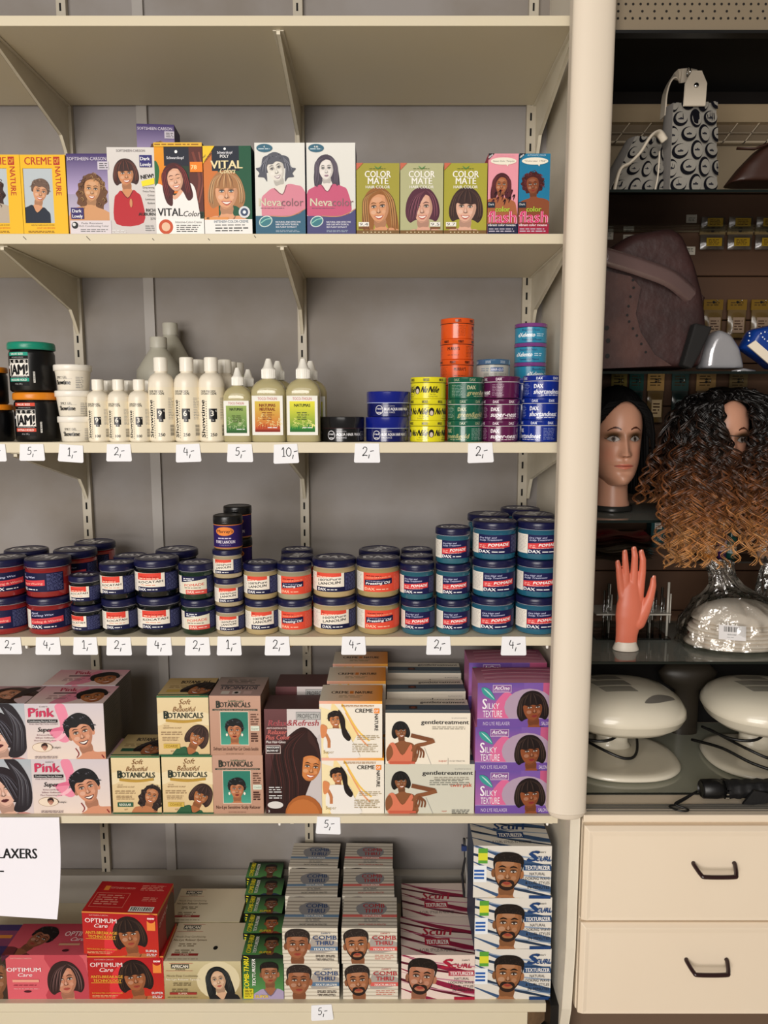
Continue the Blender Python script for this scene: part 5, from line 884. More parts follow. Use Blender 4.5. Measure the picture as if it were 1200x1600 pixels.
NU = tin('x', RT, HT, 'e6dc22', 'e6dc22', nunile, lid_plain('e6dc22', 'HAIR SLICK', '222'), bead='26240c')
for i in range(3): place(NU, 'yellow hair pomade tin, %s in its stack' % ['bottom', 'middle', 'top'][i], [668, 669, 669][i], i, HT, RT, 640, rz=[14, 12, -36][i])
DG = tin('x', RT, HT, '0f5a44', '0f5a44', daxart('0f5a44', '', 'green&gold', 'b8bc98', 'a8a878', ''), lid_plain('', 'DAX', '9aa88a'))
for i in range(3): place(DG, 'dark green pomade tin, %s in its stack' % ['bottom', 'middle', 'top'][i], 727, i, HT, RT, 640, rz=[-40, 12, 42][i])
DP = tin('x', RT, HT, '5a1446', '5a1446', daxart('5a1446', '', 'super-neat', 'f0e8ee', 'f0e8ee', ''), lid_plain('', 'DAX', 'e8d8e4'))
for i in range(3): place(DP, 'dark purple pomade tin, %s in its stack' % ['bottom', 'middle', 'top'][i], [782, 783, 783][i], i, HT+(.0006 if i == 2 else 0), RT, 640, rz=[3, 0, -95][i])
DB = tin('x', .0355, HT+.001, '0a2a8c', '0a2a8c', daxart('0a2a8c', '', 'shortandneat', 'e8ecf8', 'e8ecf8', ''), lid_plain('', 'DAX', 'dce4f8'))
for i in range(3): place(DB, 'royal blue pomade tin, %s in the stack by the side panel' % ['bottom', 'middle', 'top'][i], [844, 845, 846][i], i, HT+.001, .0355, 640, rz=[-55, -4, 6][i])
for i in range(3): place(DB, 'royal blue pomade tin behind the purple stack, %s, mostly hidden' % ['bottom', 'middle', 'top'][i], 818, i, HT, .0355, 640, y0=1.475, rz=-120, dx=-.003)
def murart(c, L, h):
    c.rect(-L/2, 0, L/2, h, 'e2561a'); c.text("MURRAY'S", 0, h*.62, h*.24, '1c1410', w=L*.2, al='c', bold=2); c.lines(-L*.1, h*.3, L*.1, 1, h*.1, '5a2410'); [c.lines(s*L*.3-L*.09, h*.9, s*L*.3+L*.09, 8, h*.1, '8a3410', th=h*.03) for s in (-1, 1)]
MU = tin('x', RT*.98, HT*.98, 'e2561a', 'e2561a', murart, lid_plain('', "MURRAY'S", '2a140c'), bead='2a140c')
for i in range(6): place(MU, 'orange pomade tin, %s of the tall rear stack' % ['lowest hidden', 'second from below, hidden', 'third from below, hidden', 'fourth from below', 'fifth, below the topmost', 'topmost'][i], 714, i, HT*.98, RT*.98, 560, y0=1.478, rz=[0, 0, 0, 6, -18, 75][i])
def exart(c, L, h):
    c.rect(-L/2, 0, L/2, h, '2a8cb0'); c.text('eXelento', -L*.28, h*.38, h*.28, 'e8f0f4', w=L*.3, bold=6); c.lines(L*.05, h*.6, L*.2, 2, h*.13, 'b8d8e8', th=h*.06); c.text('Beautiful Finish', -L*.2, h*.78, h*.14, '1c2a6a', w=L*.3, bold=1); c.text('Pomade Half Pleasant', -L*.2, h*.12, h*.14, '1c2a6a', w=L*.34, bold=1)
EX = tin('x', RT*.98, HT*.98, '2a8cb0', '7a3c84', exart, lid_plain(''), lidh=.0085, bead='1c1c40')
for i in range(6): place(EX, 'turquoise pomade tin with purple lid, %s of the tall rear stack' % ['lowest hidden', 'second from below, hidden', 'third from below, hidden', 'fourth from below', 'fifth, below the topmost', 'topmost'][i], 827, i, HT*.975, RT*.98, 560, y0=1.478+.074 if False else 1.549, rz=[0, 0, 0, 40, -8, 0][i], dx=.002)
def grart(c, L, h): c.rect(-L/2, 0, L/2, h, 'b4b4ac'); c.rect(-L*.08, h*.55, L*.14, h*.85, '3a5a8c'); c.text('HAIR-GLO', -L*.07, h*.6, h*.18, 'dde', w=L*.2, bold=3, sh=.2); c.lines(-L*.25, h*.8, -L*.1, 2, h*.15, '7a8a9a'); c.lines(-L*.2, h*.4, L*.2, 2, h*.15, '8a8a84')
GR = tin('x', RT*.97, HT*.98, 'b4b4ac', '3c6488', grart, lid_plain('', 'COCONUT OIL AND LANOLIN', 'b8c8d8', 3), bead='1a2a3c')
for i in range(4): place(GR, 'pale grey tin with slate blue lid, %s in the rear stack' % ['lowest hidden', 'second hidden', 'third hidden', 'topmost visible'][i], 770, i, HT*.985, RT*.97, 600, y0=1.478, rz=0)
# wax pots
def waxart(bg, big):
    def f(c, L, h):
        c.rect(-L/2, 0, L/2, h, bg); x = -L*.14; s = h*.34; c.ell(x, h*.5, s, s*1.1, 'dcdce0'); c.ell(x, h*.5, s*.86, s*.95, bg); c.text('red', x, h*.52, s*.5, 'dcdce0', w=s*1.2, al='c', bold=4); c.text('one', x, h*.22, s*.5, 'dcdce0', w=s*1.1, al='c', bold=4)
        c.text('MAXIMUM CONTROL', x+s*1.3, h*.76, h*.09, 'b8b8c0', w=L*.13); c.text(big, x+s*1.3, h*.46, h*.22, 'e8e8ec', w=L*.33, bold=2); c.text('FULL FORCE', x+s*1.3, h*.25, h*.12, 'c8c8d0', w=L*.13, bold=1)
        c.lines(L*.26, h*.8, L*.36, 6, h*.12, '88888c')
    return f
WB = tin('x', .0415, .0475, '101012', '161618', waxart('101012', 'AQUA HAIR WAX'), lid_plain(''), lidh=.022, cat='jar', name='wax_pot', bead='3a1c22'); place(WB, 'flat black hair wax pot beside the yellow green bottles', 536, 0, 0, .0415, 672)
WU = tin('x', .0415, .0475, '0a1458', '0c1c80', waxart('0a1458', 'BLUE AQUA HAIR WAX'), lid_plain(''), lidh=.022, cat='jar', name='wax_pot', bead='b8c4e8'); place(WU, 'flat blue hair wax pot, lower one', 605, 0, 0, .0415, 672, rz=0); place(WU, 'flat blue hair wax pot, upper one', 607, 1, .0475, .0415, 672, rz=4)
# styling gel jars
def jamart(col):
    def f(c, L, h):
        a = L*.16; c.rect(-a, h*.0, a, h, '0a0a0c'); c.rect(-a, h*.88, a, h*.98, col); c.text('VALUE SIZE', -a*.7, h*.90, h*.06, 'f0ece4', w=a*1.3, bold=2); c.text('SOFTSHEEN-CARSON', -a*.6, h*.82, h*.025, 'ccc', w=a*1.2)
        c.rect(-a, h*.28, a, h*.78, 'f0ece4'); c.rect(-a*.97, h*.66, a*.97, h*.77, '111'); [c.text(q, -a*.85+a*.48*i, h*.67, h*.08, 'f0ece4', w=a*.22, bold=4) for i, q in enumerate("LETS")]
        c.text('JAM!', -a*.9, h*.33, h*.29, '101012', w=a*1.8, bold=7); c.rect(-a*.97, h*.24, a*.97, h*.29, '111'); c.text('SHINING & CONDITIONING GEL', -a*.9, h*.25, h*.03, 'ddd', w=a*1.8); c.rect(-a, h*.13, a, h*.23, col); c.text('REGULAR HOLD' if col[0] != 'd' else 'EXTRA HOLD', -a*.8, h*.15, h*.06, 'f0ece4', w=a*1.6, bold=2); c.text('14 Oz / 397 g', -a*.3, h*.04, h*.04, 'ccc', w=a*.7)
        c.barcode(a*1.35, h*.1, a*1.5, h*.42, True); c.ell(-a*1.12, h*.55, a*.12, a*.14, 'c8c8cc')
    return f
def jam(label, lid, col): return jar_parts('gel_jar', label, .0425, .0935, '09090b', lid, jamart(col), lab=(.12, .80), glossy=False, lidh=.155, liner='111')
JT = jam('black styling gel jar with teal lid, topmost by the left edge', '178a70', '1f9a84'); JT.location = (PX(53, 610, 1.449), 1.449, Z2+.0935); JT.rotation_euler.z = math.radians(-14)
JO = jam('black styling gel jar with orange lid under the teal lidded one', 'e0861c', 'd8503c'); JO.location = (PX(59, 650, 1.449), 1.449, Z2); JO.rotation_euler.z = math.radians(-10)
g2 = .008
for i in range(2): dup(JO, (PX([-8, -14][i], 650, 1.455), 1.46, Z2+i*.071), -.5, 'black styling gel jar with orange lid cut by the left edge, %s' % ['lower', 'upper'][i]).scale = (.76, .76, .76)
# white gel tubs
t = thing('gel_tub', 'x', 'tub', (0, 0, -5)); r = .0345; h = .0482; R = .031
g = G(); g.lathe([(R*.86, 0), (R*.9, .0015), (R*1.02, h*.7), (R*1.04, h*.76)], 44, 'ebe4d4'); c = CV(.10, h*.56, None, x0=-.05, step=.000012)
c.text('SPIKY GEL', -.016, h*.36, .0042, '222', w=.022); c.text('Showtime', -.019, h*.13, .0085, '1a1a1a', w=.030, bold=3); c.rect(-.018, h*.345, .014, h*.35, '888'); c.lines(.020, h*.42, .034, 8, .0032, '888', th=.001); c.to(g, cyl_fn(R*.93, h*.1, taper=R*.08, h=h*.56), .002, base=.0003); g.obj('tub_body', PLASTIC, t)
g = G(); g.lathe([(r*.96, h*.76), (r, h*.77), (r, h*.97), (r*.97, h), (r*.9, h), (r*.88, h-.001), (.0001, h-.001)], 44, 'f2ede2'); g.obj('lid', PLASTIC, t)
for i in range(3): place(t, 'white spiky gel tub, %s in its stack' % ['bottom', 'middle', 'top'][i], [119, 117, 117][i], i, h, r, 640, rz=[8, 2, -10][i])
# peroxide bottles
def bottle(label, r, h, num, vol, art_only_back=False):
    t = thing('peroxide_bottle', label, 'bottle', (0, 0, -5)); cap = h*.165; cr = r*.53; sh = h*.73
    g = G(); g.lathe([(r*.9, 0), (r, .002), (r, sh*.9), (r*.985, sh*.96), (r*.93, sh*1.02), (r*.8, sh*1.07), (r*.6, sh*1.105), (cr*.9, sh*1.12), (cr*.9, h-cap)], 40, 'ece3d0')
    L = r*2*1.7; H0 = sh*.86; c = CV(L, H0, None, x0=-L/2, step=.000012); c.rect(-L*.45, 0, L*.45, H0, 'eee4cc')
    c.text('CREME PEROXIDE', -L*.22, H0*.90, r*.17, '222', w=L*.36, bold=2); c.text('OXYDANT CREME', -L*.22, H0*.855, r*.17, '222', w=L*.38, bold=2); c.text('Showtime', -L*.12, H0*.06, r*.36, '141414', w=H0*.70, rot=PI/2, bold=4)
    c.lines(-L*.09, H0*.74, -L*.07, 16, H0*.045, '555', th=H0*.022); c.rect(-L*.02, H0*.40, L*.16, H0*.60, '0e0e10'); c.rect(L*.02, H0*.35, L*.12, H0*.40, '0e0e10'); c.text(num, L*.05, H0*.46, r*.42, 'f0ece0', al='c', bold=2); c.text('%', L*.12, H0*.54, r*.13, 'f0ece0'); c.text('30', L*.05, H0*.37, r*.1, 'ddd'); c.text(vol, L*.0, H0*.08, r*.24, '222', bold=4)
    c.lines(L*.24, H0*.8, L*.4, 14, H0*.03, '888', th=H0*.009); c.barcode(L*.26, H0*.08, L*.4, H0*.3, True, 'e6dcc6'); c.to(g, cyl_fn(r, .003), .002, base=.0003); g.obj('bottle_body', PLASTIC, t)
    g = G(); g.lathe([(cr, h-cap), (cr, h-.002), (cr*.95, h-.0004), (cr*.85, h)], 32, 'f2ede0'); [g.box(-.0004, -cr-.0003, h-cap+.001, .0004, -cr+.0003, h-.003, 'e4decf')]
    g.obj('cap', PLASTIC, t); return t
n3 = []
for i, (n_, pc) in enumerate((('9', 155), ('6', 187), ('3', 219))):
    b = bottle('x', .0205, .1175, n_, '100'); place(b, ['small white peroxide bottle next to the white gel tubs', 'small white peroxide bottle in the middle of the three front ones', 'small white peroxide bottle touching the first large one'][i], pc, 0, 0, .0205, 650, rz=[-2, -6, -2][i]); n3.append(b)
    dup(b, (PX(pc+14, 600, 1.475), 1.475, Z2), .3, ['small white bottle cap peeking out behind the first small bottle', 'small white bottle cap peeking out behind the middle small bottle', 'small white bottle peeking out between small and large bottles'][i])
for i, (n_, pc) in enumerate((('9', 254), ('6', 294), ('3', 332))):
    b = bottle('x', .0245, .1585, n_, '250'); place(b, ['large white peroxide bottle in front of the big slanted bottle', 'large white peroxide bottle in the middle of the three front ones', 'large white peroxide bottle beside the small yellow green bottle'][i], pc, 0, 0, .0245, 650, rz=[-4, -8, 2][i])
    if i: dup(b, (PX(pc+[0, 17, 20][i], 600, 1.487), 1.487, Z2), .3, ['', 'large white bottle half hidden right behind the middle large bottle', 'large white bottle half hidden behind the last large bottle'][i]); dup(b, (PX(pc+[0, 27, 29][i], 600, 1.548), 1.548, Z2), .3, ['', 'large white bottle third in line behind the middle large bottle', 'large white bottle third in line behind the last large bottle'][i])
# gallon bottles at the back
def gallon(label, r, h, loc):
    t = thing('large_bottle', label, 'bottle', loc); g = G(); g.lathe([(r*.92, 0), (r, .004), (r, h*.62), (r*.97, h*.68), (r*.45, h*.86), (r*.36, h*.885), (r*.36, h*.9)], 44, 'a9a698'); c = CV(r, h*.3, None, x0=-r/2); c.text('CREME', -r*.42, h*.22, r*.12, '333', bold=2); c.text('OXYDANT', -r*.42, h*.19, r*.12, '333', bold=2); c.to(g, cyl_fn(r, h*.25), .002, base=.0003); g.obj('bottle_body', PLASTIC_M, t)
    g = G(); g.lathe([(r*.38, h*.895), (r*.38, h-.002), (r*.35, h)], 30, 'b4b1a4'); g.obj('cap', PLASTIC_M, t)
gallon('big pale grey bottle with slanted shoulders behind the white bottles', .047, PZ(527, 1.60)-Z2, (PX(250, 600, 1.60), 1.60, Z2))
gallon('tallest pale bottle, at the back against the wall', .044, PZ(505, 1.695)-Z2, (PX(269, 600, 1.695), 1.695, Z2))
t = thing('large_bottle', 'white capped bottle peeking out behind the small yellow green bottles', 'bottle', (PX(369, 600, 1.645), 1.645, Z2)); g = G(); g.lathe([(.03, 0), (.031, .003), (.031, .115), (.02, .135), (.0165, .138)], 36, 'c8cdb0'); g.obj('bottle_body', PLASTIC, t); g = G(); g.lathe([(.0175, .137), (.0175, PZ(567, 1.645)-Z2-.002), (.016, PZ(567, 1.645)-Z2)], 30, 'ece8dc'); g.obj('cap', PLASTIC, t)
# yellow green remover bottles
NATM = mat('yellow_green_liquid', 'b5ab80', rough=.12, coat=.6, sub=.15)
def natumas(w, h, cols, title, sub2):
    t = thing('remover_bottle', 'x', 'bottle', (0, 0, -5)); hw = w/2; dp = w*.36; g = G()
    def ring(sc, z, e=4.0): 
        out = []
        for k in range(40):
            a = 2*PI*k/40; ca, sa = cos(a), sin(a); q = (abs(ca)**e+abs(sa)**e)**(-1/e); out.append((hw*sc*ca*q, dp*sc*sa*q, z))
        return out
    def circ(r, z): return [(r*cos(2*PI*k/40), r*sin(2*PI*k/40), z) for k in range(40)]
    ch = h*.24; nr = w*.2; rings = [ring(.9, 0), ring(1, .002), ring(1, h*.58), ring(.985, h*.62), ring(.9, h*.675, 3), ring(.72, h*.72, 2.5), ring(.5, h*.75, 2), circ(nr*.85, h-ch)]
    vs = [p for r_ in rings for p in r_]; fs = [(i*40+k, i*40+(k+1) % 40, (i+1)*40+(k+1) % 40, (i+1)*40+k) for i in range(len(rings)-1) for k in range(40)]
    g.add(vs, fs, 'b9b586', True); g.add(rings[0], [tuple(reversed(range(40)))], 'b9b586'); g.obj('bottle_body', NATM, t)
    lw = w*.88; lh = h*.47; c = CV(lw, lh, 'ecebe2', step=.00002); c.grad(lw*.09, lh*.1, lw*.91, lh*.86, cols[1], cols[0]); c.rect(lw*.09, lh*.08, lw*.91, lh*.14, cols[2]); R = random.Random(len(title))
    for i in range(16):
        x, y = lw*(.1+.75*R.random()), lh*(.16+.32*R.random()); c.stroke([(x, y), (x+lw*.08, y+lh*.05*R.random()), (x+lw*.05, y+lh*.09), (x+lw*.14, y+lh*.05)], lw*.012, lt(cols[0], .4))
    for i in range(10): x = lw*(.09+.08*i); c.poly([(x, lh*.14), (x+lw*.05, lh*(.2+.12*R.random())), (x+lw*.09, lh*.14)], dk(cols[1], .1))
    c.text('TOCO-THOLIN', lw*.5, lh*.89, lh*.07, 'c86a6a', w=lw*.62, al='c'); c.text('NATUMAS', lw*.5, lh*.72, lh*.075, '22321c' if not sub2 else '7a1c14', w=lw*.52, al='c', bold=2)
    if sub2: c.text(sub2, lw*.5, lh*.62, lh*.075, '7a1c14', w=lw*.5, al='c', bold=2)
    c.lines(lw*.3, lh*.58, lw*.72, 4, lh*.055, '4a5a2c' if not sub2 else '8a4a1c', al='c'); c.lines(lw*.5, lh*.2, lw*.88, 1, lh*.05, 'eee')
    g = G(); g.box(-lw/2, -dp-.0008, h*.085, lw/2, -dp+.0002, h*.085+lh, 'ecebe2'); c.to(g, lambda x, y, o: (x-lw/2, -dp-.0008-o, h*.085+y)); g.obj('printed_label', PAPER, t)
    g = G(); g.lathe([(nr, h-ch), (nr, h-ch*.52), (nr*.93, h-ch*.48), (nr*.78, h-ch*.44), (nr*.42, h-ch*.06), (nr*.34, h)], 32, 'efece2')
    for k in range(24): a = 2*PI*k/24; g.box(nr*cos(a)-.0005, nr*sin(a)-.0005, h-ch+.001, nr*cos(a)+.0005, nr*sin(a)+.0005, h-ch*.54, 'efece2')
    g.obj('spout_cap', PLASTIC, t); return t
def nput(t, label, pxc, w, y0=1.404):
    yc = y0+w*.36; pos = (PX(pxc, 645, yc), yc, Z2)
    if t.location.z < -4: t.location = pos; t['label'] = label
    else: dup(t, pos, .05, label)
NA = natumas(.0535, .139, ('9ab060', '3f7a3c', '2c5a2c'), 'NATUMAS', None); nput(NA, 'small yellow green bottle with pointed white cap and green label', 372.5, .0535); nput(NA, 'small yellow green bottle with pointed cap, second in line', 389, .0535, 1.455)
NB = natumas(.0655, .156, ('d8c050', 'c8502c', '8a2c1c'), 'NEUTRAAL', 'NEUTRAAL'); nput(NB, 'large yellow green bottle with orange red label', 421, .0655); nput(NB, 'large yellow green bottle behind the orange labelled one', 435, .0655, 1.465)
NC = natumas(.0655, .156, ('e8e040', '2c8a3c', '2c6a2c'), 'REMOVER!!', None); nput(NC, 'large yellow green bottle with bright green label', 474.5, .0655); nput(NC, 'large yellow green bottle behind the bright green labelled one', 486, .0655, 1.465)
# ------------------------------------------------------------ handwritten price tags
HW = {'1': [[(.35, .75), (.6, 1), (.6, 0)], [(.35, 0), (.85, 0)]], '2': [[(.15, .75), (.4, 1), (.75, .85), (.6, .45), (.1, .02), (.45, .08), (.85, .02)]], '4': [[(.35, 1), (.15, .45), (.8, .42)], [(.65, .8), (.62, 0)]], '5': [[(.8, 1), (.35, .98)], [(.35, .98), (.25, .58), (.6, .6), (.75, .35), (.5, .05), (.1, .1)]], '0': [[(.5, 1), (.15, .7), (.15, .25), (.5, 0), (.8, .3), (.8, .75), (.5, 1)]], ',': [[(.3, .15), (.15, -.3)]], '-': [[(.05, .5), (.6, .58)]], '6': [[(.6, 1), (.2, .6), (.2, .15), (.6, .05), (.7, .4), (.3, .45)]]}
def write(c, s, x, y, h):
    wd = {'1': .78, '2': .75, '4': .75, '5': .72, '0': .75, ',': .32, '-': .5, '6': .7}
    for ch in s:
        for st in HW[ch]: c.stroke([(x+p[0]*h*.75, y+p[1]*h) for p in st], h*.095, '161618')
        x += wd[ch]*h*.85
def ptag(s, px0, px1, py0, py1, label, rz=0, lv=0):
    yq = 1.3975; w = PX(px1, py0, yq)-PX(px0, py0, yq); h = PZ(py0, yq)-PZ(py1, yq); r = .003; g = G(); pts = []
    for cx, cz, a0 in ((w/2-r, r, -90), (w/2-r, h-r*.3, 0), (-w/2+r, h-r*.3, 90), (-w/2+r, r, 180)):
        for k in range(5): a = math.radians(a0+90*k/4); rr = r if cz == r else r*.3; pts.append((cx+rr*cos(a), cz+rr*sin(a)))
    g.prism(pts, -.0006, .0006, 'y', 'eeeff3'); c = CV(w, h, None, x0=-w/2); write(c, s, -w*.2 if len(s) < 4 else -w*.24, h*.36, h*.46); c.to(g, lambda x, y, o: (x, -.0006-o, y))
    o = g.obj('price_tag', PAPER, None, ((PX((px0+px1)/2, py0, yq)), yq, PZ(py1, yq))); o.rotation_euler = (math.radians(-3), math.radians(rz), 0); tag(o, label, 'price tag')
for a in (('6,-', -27, 9, 694, 721, 'white price tag cut by the left edge under the gel jars', 0), ('5,-', 29, 69, 694, 720, 'white price tag under the teal lidded gel jar', 0), ('1,-', 89, 129, 695, 722, 'white price tag tilted, under the white gel tubs', 4), ('2,-', 165, 205, 694, 721, 'white price tag under the small peroxide bottles', 0), ('4,-', 274, 314, 694, 722, 'white price tag under the large peroxide bottles', -2), ('5,-', 354, 395, 694, 722, 'white price tag under the small yellow green bottle', 0), ('10,-', 427, 467, 694, 724, 'white price tag with two digits under the large yellow green bottles', -2), ('2,-', 553, 594, 693, 723, 'white price tag under the wax pots', 0), ('2,-', 731, 772, 692, 723, 'white price tag under the green and purple tins', -2),
          ('2,-', -6, 33, 996, 1022, 'white price tag under the curling wax jars, leftmost on the pomade shelf', 0), ('4,-', 54, 94, 996, 1023, 'white price tag under the large red jar stack', 0), ('1,-', 113, 152, 996, 1023, 'white price tag under the smallest hairdress jars', 0), ('2,-', 165, 205, 996, 1024, 'white price tag under the medium hairdress jars', 0), ('4,-', 228, 268, 996, 1024, 'white price tag under the large hairdress jars', 0), ('2,-', 288, 328, 996, 1024, 'white price tag under the dark green jars', 0), ('1,-', 338, 377, 995, 1024, 'white price tag under the small lanolin stack', 0), ('2,-', 413, 453, 995, 1024, 'white price tag between medium lanolin and pressing oil jars', 0), ('4,-', 533, 572, 995, 1023, 'white price tag under the large lanolin and pressing oil jars', 0), ('2,-', 666, 705, 995, 1023, 'white price tag under the medium teal jars', 0), ('4,-', 783, 823, 995, 1024, 'white price tag under the large teal jars', 0),
          ('5,-', 493, 532, 1277, 1303, 'white price tag under the white and orange relaxer boxes', 2), ('5,-', 486, 521, 1571, 1594, 'white price tag on the base deck front under the texturizer boxes', -3)):
    ptag(*a)
# paper sign
w, h = .297, .198; xr = PX(97, 1350, 1.394); zt = PZ(1277, 1.394)
def cur(x, z):
    u = x/w; v = 1-z/h; return (xr-w+x-.005*v*v*(1 if u > .5 else .2), 1.3935-.030*max(0, v-.3)**2*(.4+u)-.004*u*v, zt-h+z+.008*(1-u)*v*0-.006*(v**2)*u)
g = G(); g.quadgrid(lambda u, v: cur(u*w, v*h), 24, 24, 'f0eef6'); g.quadgrid(lambda u, v: (lambda p: (p[0], p[1]+.0004, p[2]))(cur((1-u)*w, v*h)), 24, 24, 'f0eef6')
c = CV(w, h); c.text('RELAXERS', w*.84, h*.565, .0205, '1a1a1c', w=.104, al='r', bold=3); c.text('5,-', w*.612, h*.40, .0195, '1a1a1c', w=.028, al='r', bold=3); c.to(g, lambda x, y, o: (lambda p: (p[0], p[1]-o-.0002, p[2]))(cur(x, y)), .006)
tag(g.obj('paper_sign', PAPER), 'white paper sign about relaxers hanging over the lowest shelf, cut by the left edge', 'sign')
# dangling cables behind boxes in the lower right corner
t = thing('cable_strip', 'grey and black cable with blue clip hanging in the lower right corner', 'cable', (PX(731, 1350, 1.52), 1.60, PZ(1440, 1.52)))
g = G(); g.tube([(0, 0, .15), (.004, .002, .10), (-.003, 0, .06), (.003, 0, .0), (0, 0, -.06)], .003, 8, '1a1a1c'); g.tube([(.007, 0, .15), (.004, .003, .09), (.009, 0, .05), (.005, 0, -.06)], .0035, 8, '8a8680'); g.obj('cable', PLASTIC_M, t); g = G(); g.box(-.006, -.006, .122, .006, .003, .134, '2c3c6a'); g.obj('clip', PLASTIC, t)
# ------------------------------------------------------------ glass cabinet on the right
CX1 = 1.55; GB = 1.753; GF = 1.45; CB = 1.80
GZ = [PZ(294, GF), PZ(578, GF), PZ(811, GF), PZ(1032, GF)]
GLASS = clear('shelf_glass', (.80, .86, .83), .10); GLASS2 = clear('dusty_shelf_glass', (.72, .78, .74), .14, dust=.22); EDGE = mat('green_glass_edge', '0c1614', rough=.15)
for i, z in enumerate(GZ):
    t = thing('glass_shelf', ['glass shelf carrying the patterned tote bag, highest', 'glass shelf carrying the brown leather bag', 'glass shelf under the black haired mannequin head', 'glass shelf carrying the pink practice hand'][i], 'glass shelf', (.384, GF, z-.005))
    g = G(); x1 = CX1-.384; g.box(0, .002, -.0015, x1, GB-GF, .0015); g.obj('glass_pane', GLASS if i < 2 else GLASS2, t)
    g = G(); g.box(0, -.001, -.0025, x1, .002, .0025); g.obj('polished_edge', EDGE, t)
BRN = mat('brown_wood_back', '4c311c', rough=.6, mottle=.4, mscale=3, mcol='442a16', stretch=(1, 1, 12)); DRK = mat('dark_opening', '0a0706', rough=.9)
def slab(nm, x0, y0, z0, x1, y1, z1, m, label=None, cat=None, st=False, bev=0):
    g = G(); g.box(x0, y0, z0, x1, y1, z1); o = g.obj(nm, m, bevel=bev)
    if st: struct(o)
    else: tag(o, label, cat)
    return o
slab('wall_cabinet_back', .384, CB+.045, .5, 2.2, CB+.06, 2.75, mat('beige_back_wall', 'a8967a', rough=.7), st=True)
slab('ceiling_soffit', .384, 1.38, PZ(50, 1.36)+.10, 2.2, CB+.045, 2.8, DRK, st=True)
# perforated header panel
t = thing('perforated_panel', 'perforated cream header panel at the top of the glass cabinet', 'panel', (.384, 1.362, PZ(50, 1.362))); g = G(); g.box(0, 0, 0, 1.6, .015, .40); g.obj('panel_board', mat('header_board', '7d705c', rough=.5), t)
g = G()
for r_ in range(10):
    for k in range(52 if r_ % 2 == 0 else 26):
        x = .014+k*(.0125 if r_ % 2 == 0 else .0205); z = .0215+r_*.0112
        if x > .6: continue
        n = 10; vs = [(x+.0022*cos(2*PI*q/n), -.0004, z+.0022*sin(2*PI*q/n)) for q in range(n)]; g.add(vs, [tuple(range(n))], '120c08')
g.obj('perforations', mat('hole_black', '140e0a', rough=.9), t); g = G(); g.box(0, -.003, -.003, 1.6, .016, .002); g.obj('lower_trim', BLACK, t)
Yb = CB+.02
slab('wooden_batten', .384, Yb, PZ(92, Yb), 2.1, Yb+.015, PZ(78, Yb), mat('dark_oak', '4a3216', rough=.6), 'narrow dark wooden batten across the top of the cabinet', 'batten')
slab('dark_void_panel', .384, Yb+.012, PZ(165, Yb), 2.1, Yb+.02, PZ(50, 1.36)+.095, mat('void_black_brown', '140c08', rough=.7), 'black brown panel standing in for the dark void behind the tote bag handle', 'board')  # near-black sheet: the darkness of the void is put into its colour
slab('beige_rail', .384, Yb-.005, PZ(192, Yb), 2.1, Yb+.02, PZ(164, Yb), mat('beige_rail', 'bfa987', rough=.6), 'beige rail behind the tote bag', 'rail')
g = G(); z0, z1 = PZ(223, Yb), PZ(192, Yb); g.box(0, .012, 0, 1.7, .016, z1-z0, '8a7a64'); g.box(0, 0, 0, 1.7, .01, .004, 'c8b89e'); g.box(0, 0, (z1-z0)*.5-.001, 1.7, .01, (z1-z0)*.5+.001, 'b0a08a')
for k in range(34): x = k*.05; g.prism([(x, 0), (x+.003, 0), (x+.036, z1-z0), (x+.033, z1-z0)], 0, .011, 'y', 'd0c0a6')
tag(g.obj('lattice_panel', CARTON_M, None, (.384, Yb, z0)), 'beige lattice grille strip behind the tote bag', 'grille')
# brown slatted product wall behind the middle shelves
for k in range(10):
    zt = PZ(360, GB+.02)-k*.10; slab('wall_cabinet_slat', .384, CB-.012, zt-.098, 2.1, CB, zt, BRN, st=True, bev=.002)
slab('wall_cabinet_lining', .384, CB+.001, .6, 2.1, CB+.006, PZ(358, GB+.02), DRK, st=True)
slab('wall_cabinet_far', CX1+.5, 1.36, .0, CX1+.52, CB, 2.75, DRK, st=True)
# ---------- tote bag
yb = 1.58; z0 = GZ[0]-.0025; t = thing('tote_bag', 'grey tote bag with black oval pattern and white leather strap on the top glass shelf', 'bag', (PX(1072, 230, yb), yb, z0))
TOTE = mat('jacquard_fabric', rough=.9, bump=.2, bscale=900, spec=.08)
def bagbody(w0, w1, h, d, art, lean=0):
    g = G(); n = 10
    def P(u, v, o=0):
        x = (-w0/2+w0*u)*(1-v)+(-w1/2+w1*u)*v+lean*v; y = -d/2*(1-.55*v)-.012*sin(PI*u)*sin(PI*min(1, v*1.1)); return (x, y-o, v*h)
    g.quadgrid(lambda u, v: P(u, v), 20, 16, '8c8880'); g.quadgrid(lambda u, v: (P(1-u, v)[0], -P(1-u, v)[1], v*h), 20, 16, '8c8880')
    for u in (0, 1): g.quadgrid(lambda a, v, u=u: (P(u, v)[0]+(.006 if u else -.006)*sin(PI*a), P(u, v)[1]*(1-2*a), v*h), 6, 16, '7e7a76')
    c = CV(1, 1); art(c); c.to(g, lambda x, y, o: P(x, y, o*3+.0002), .05); return g
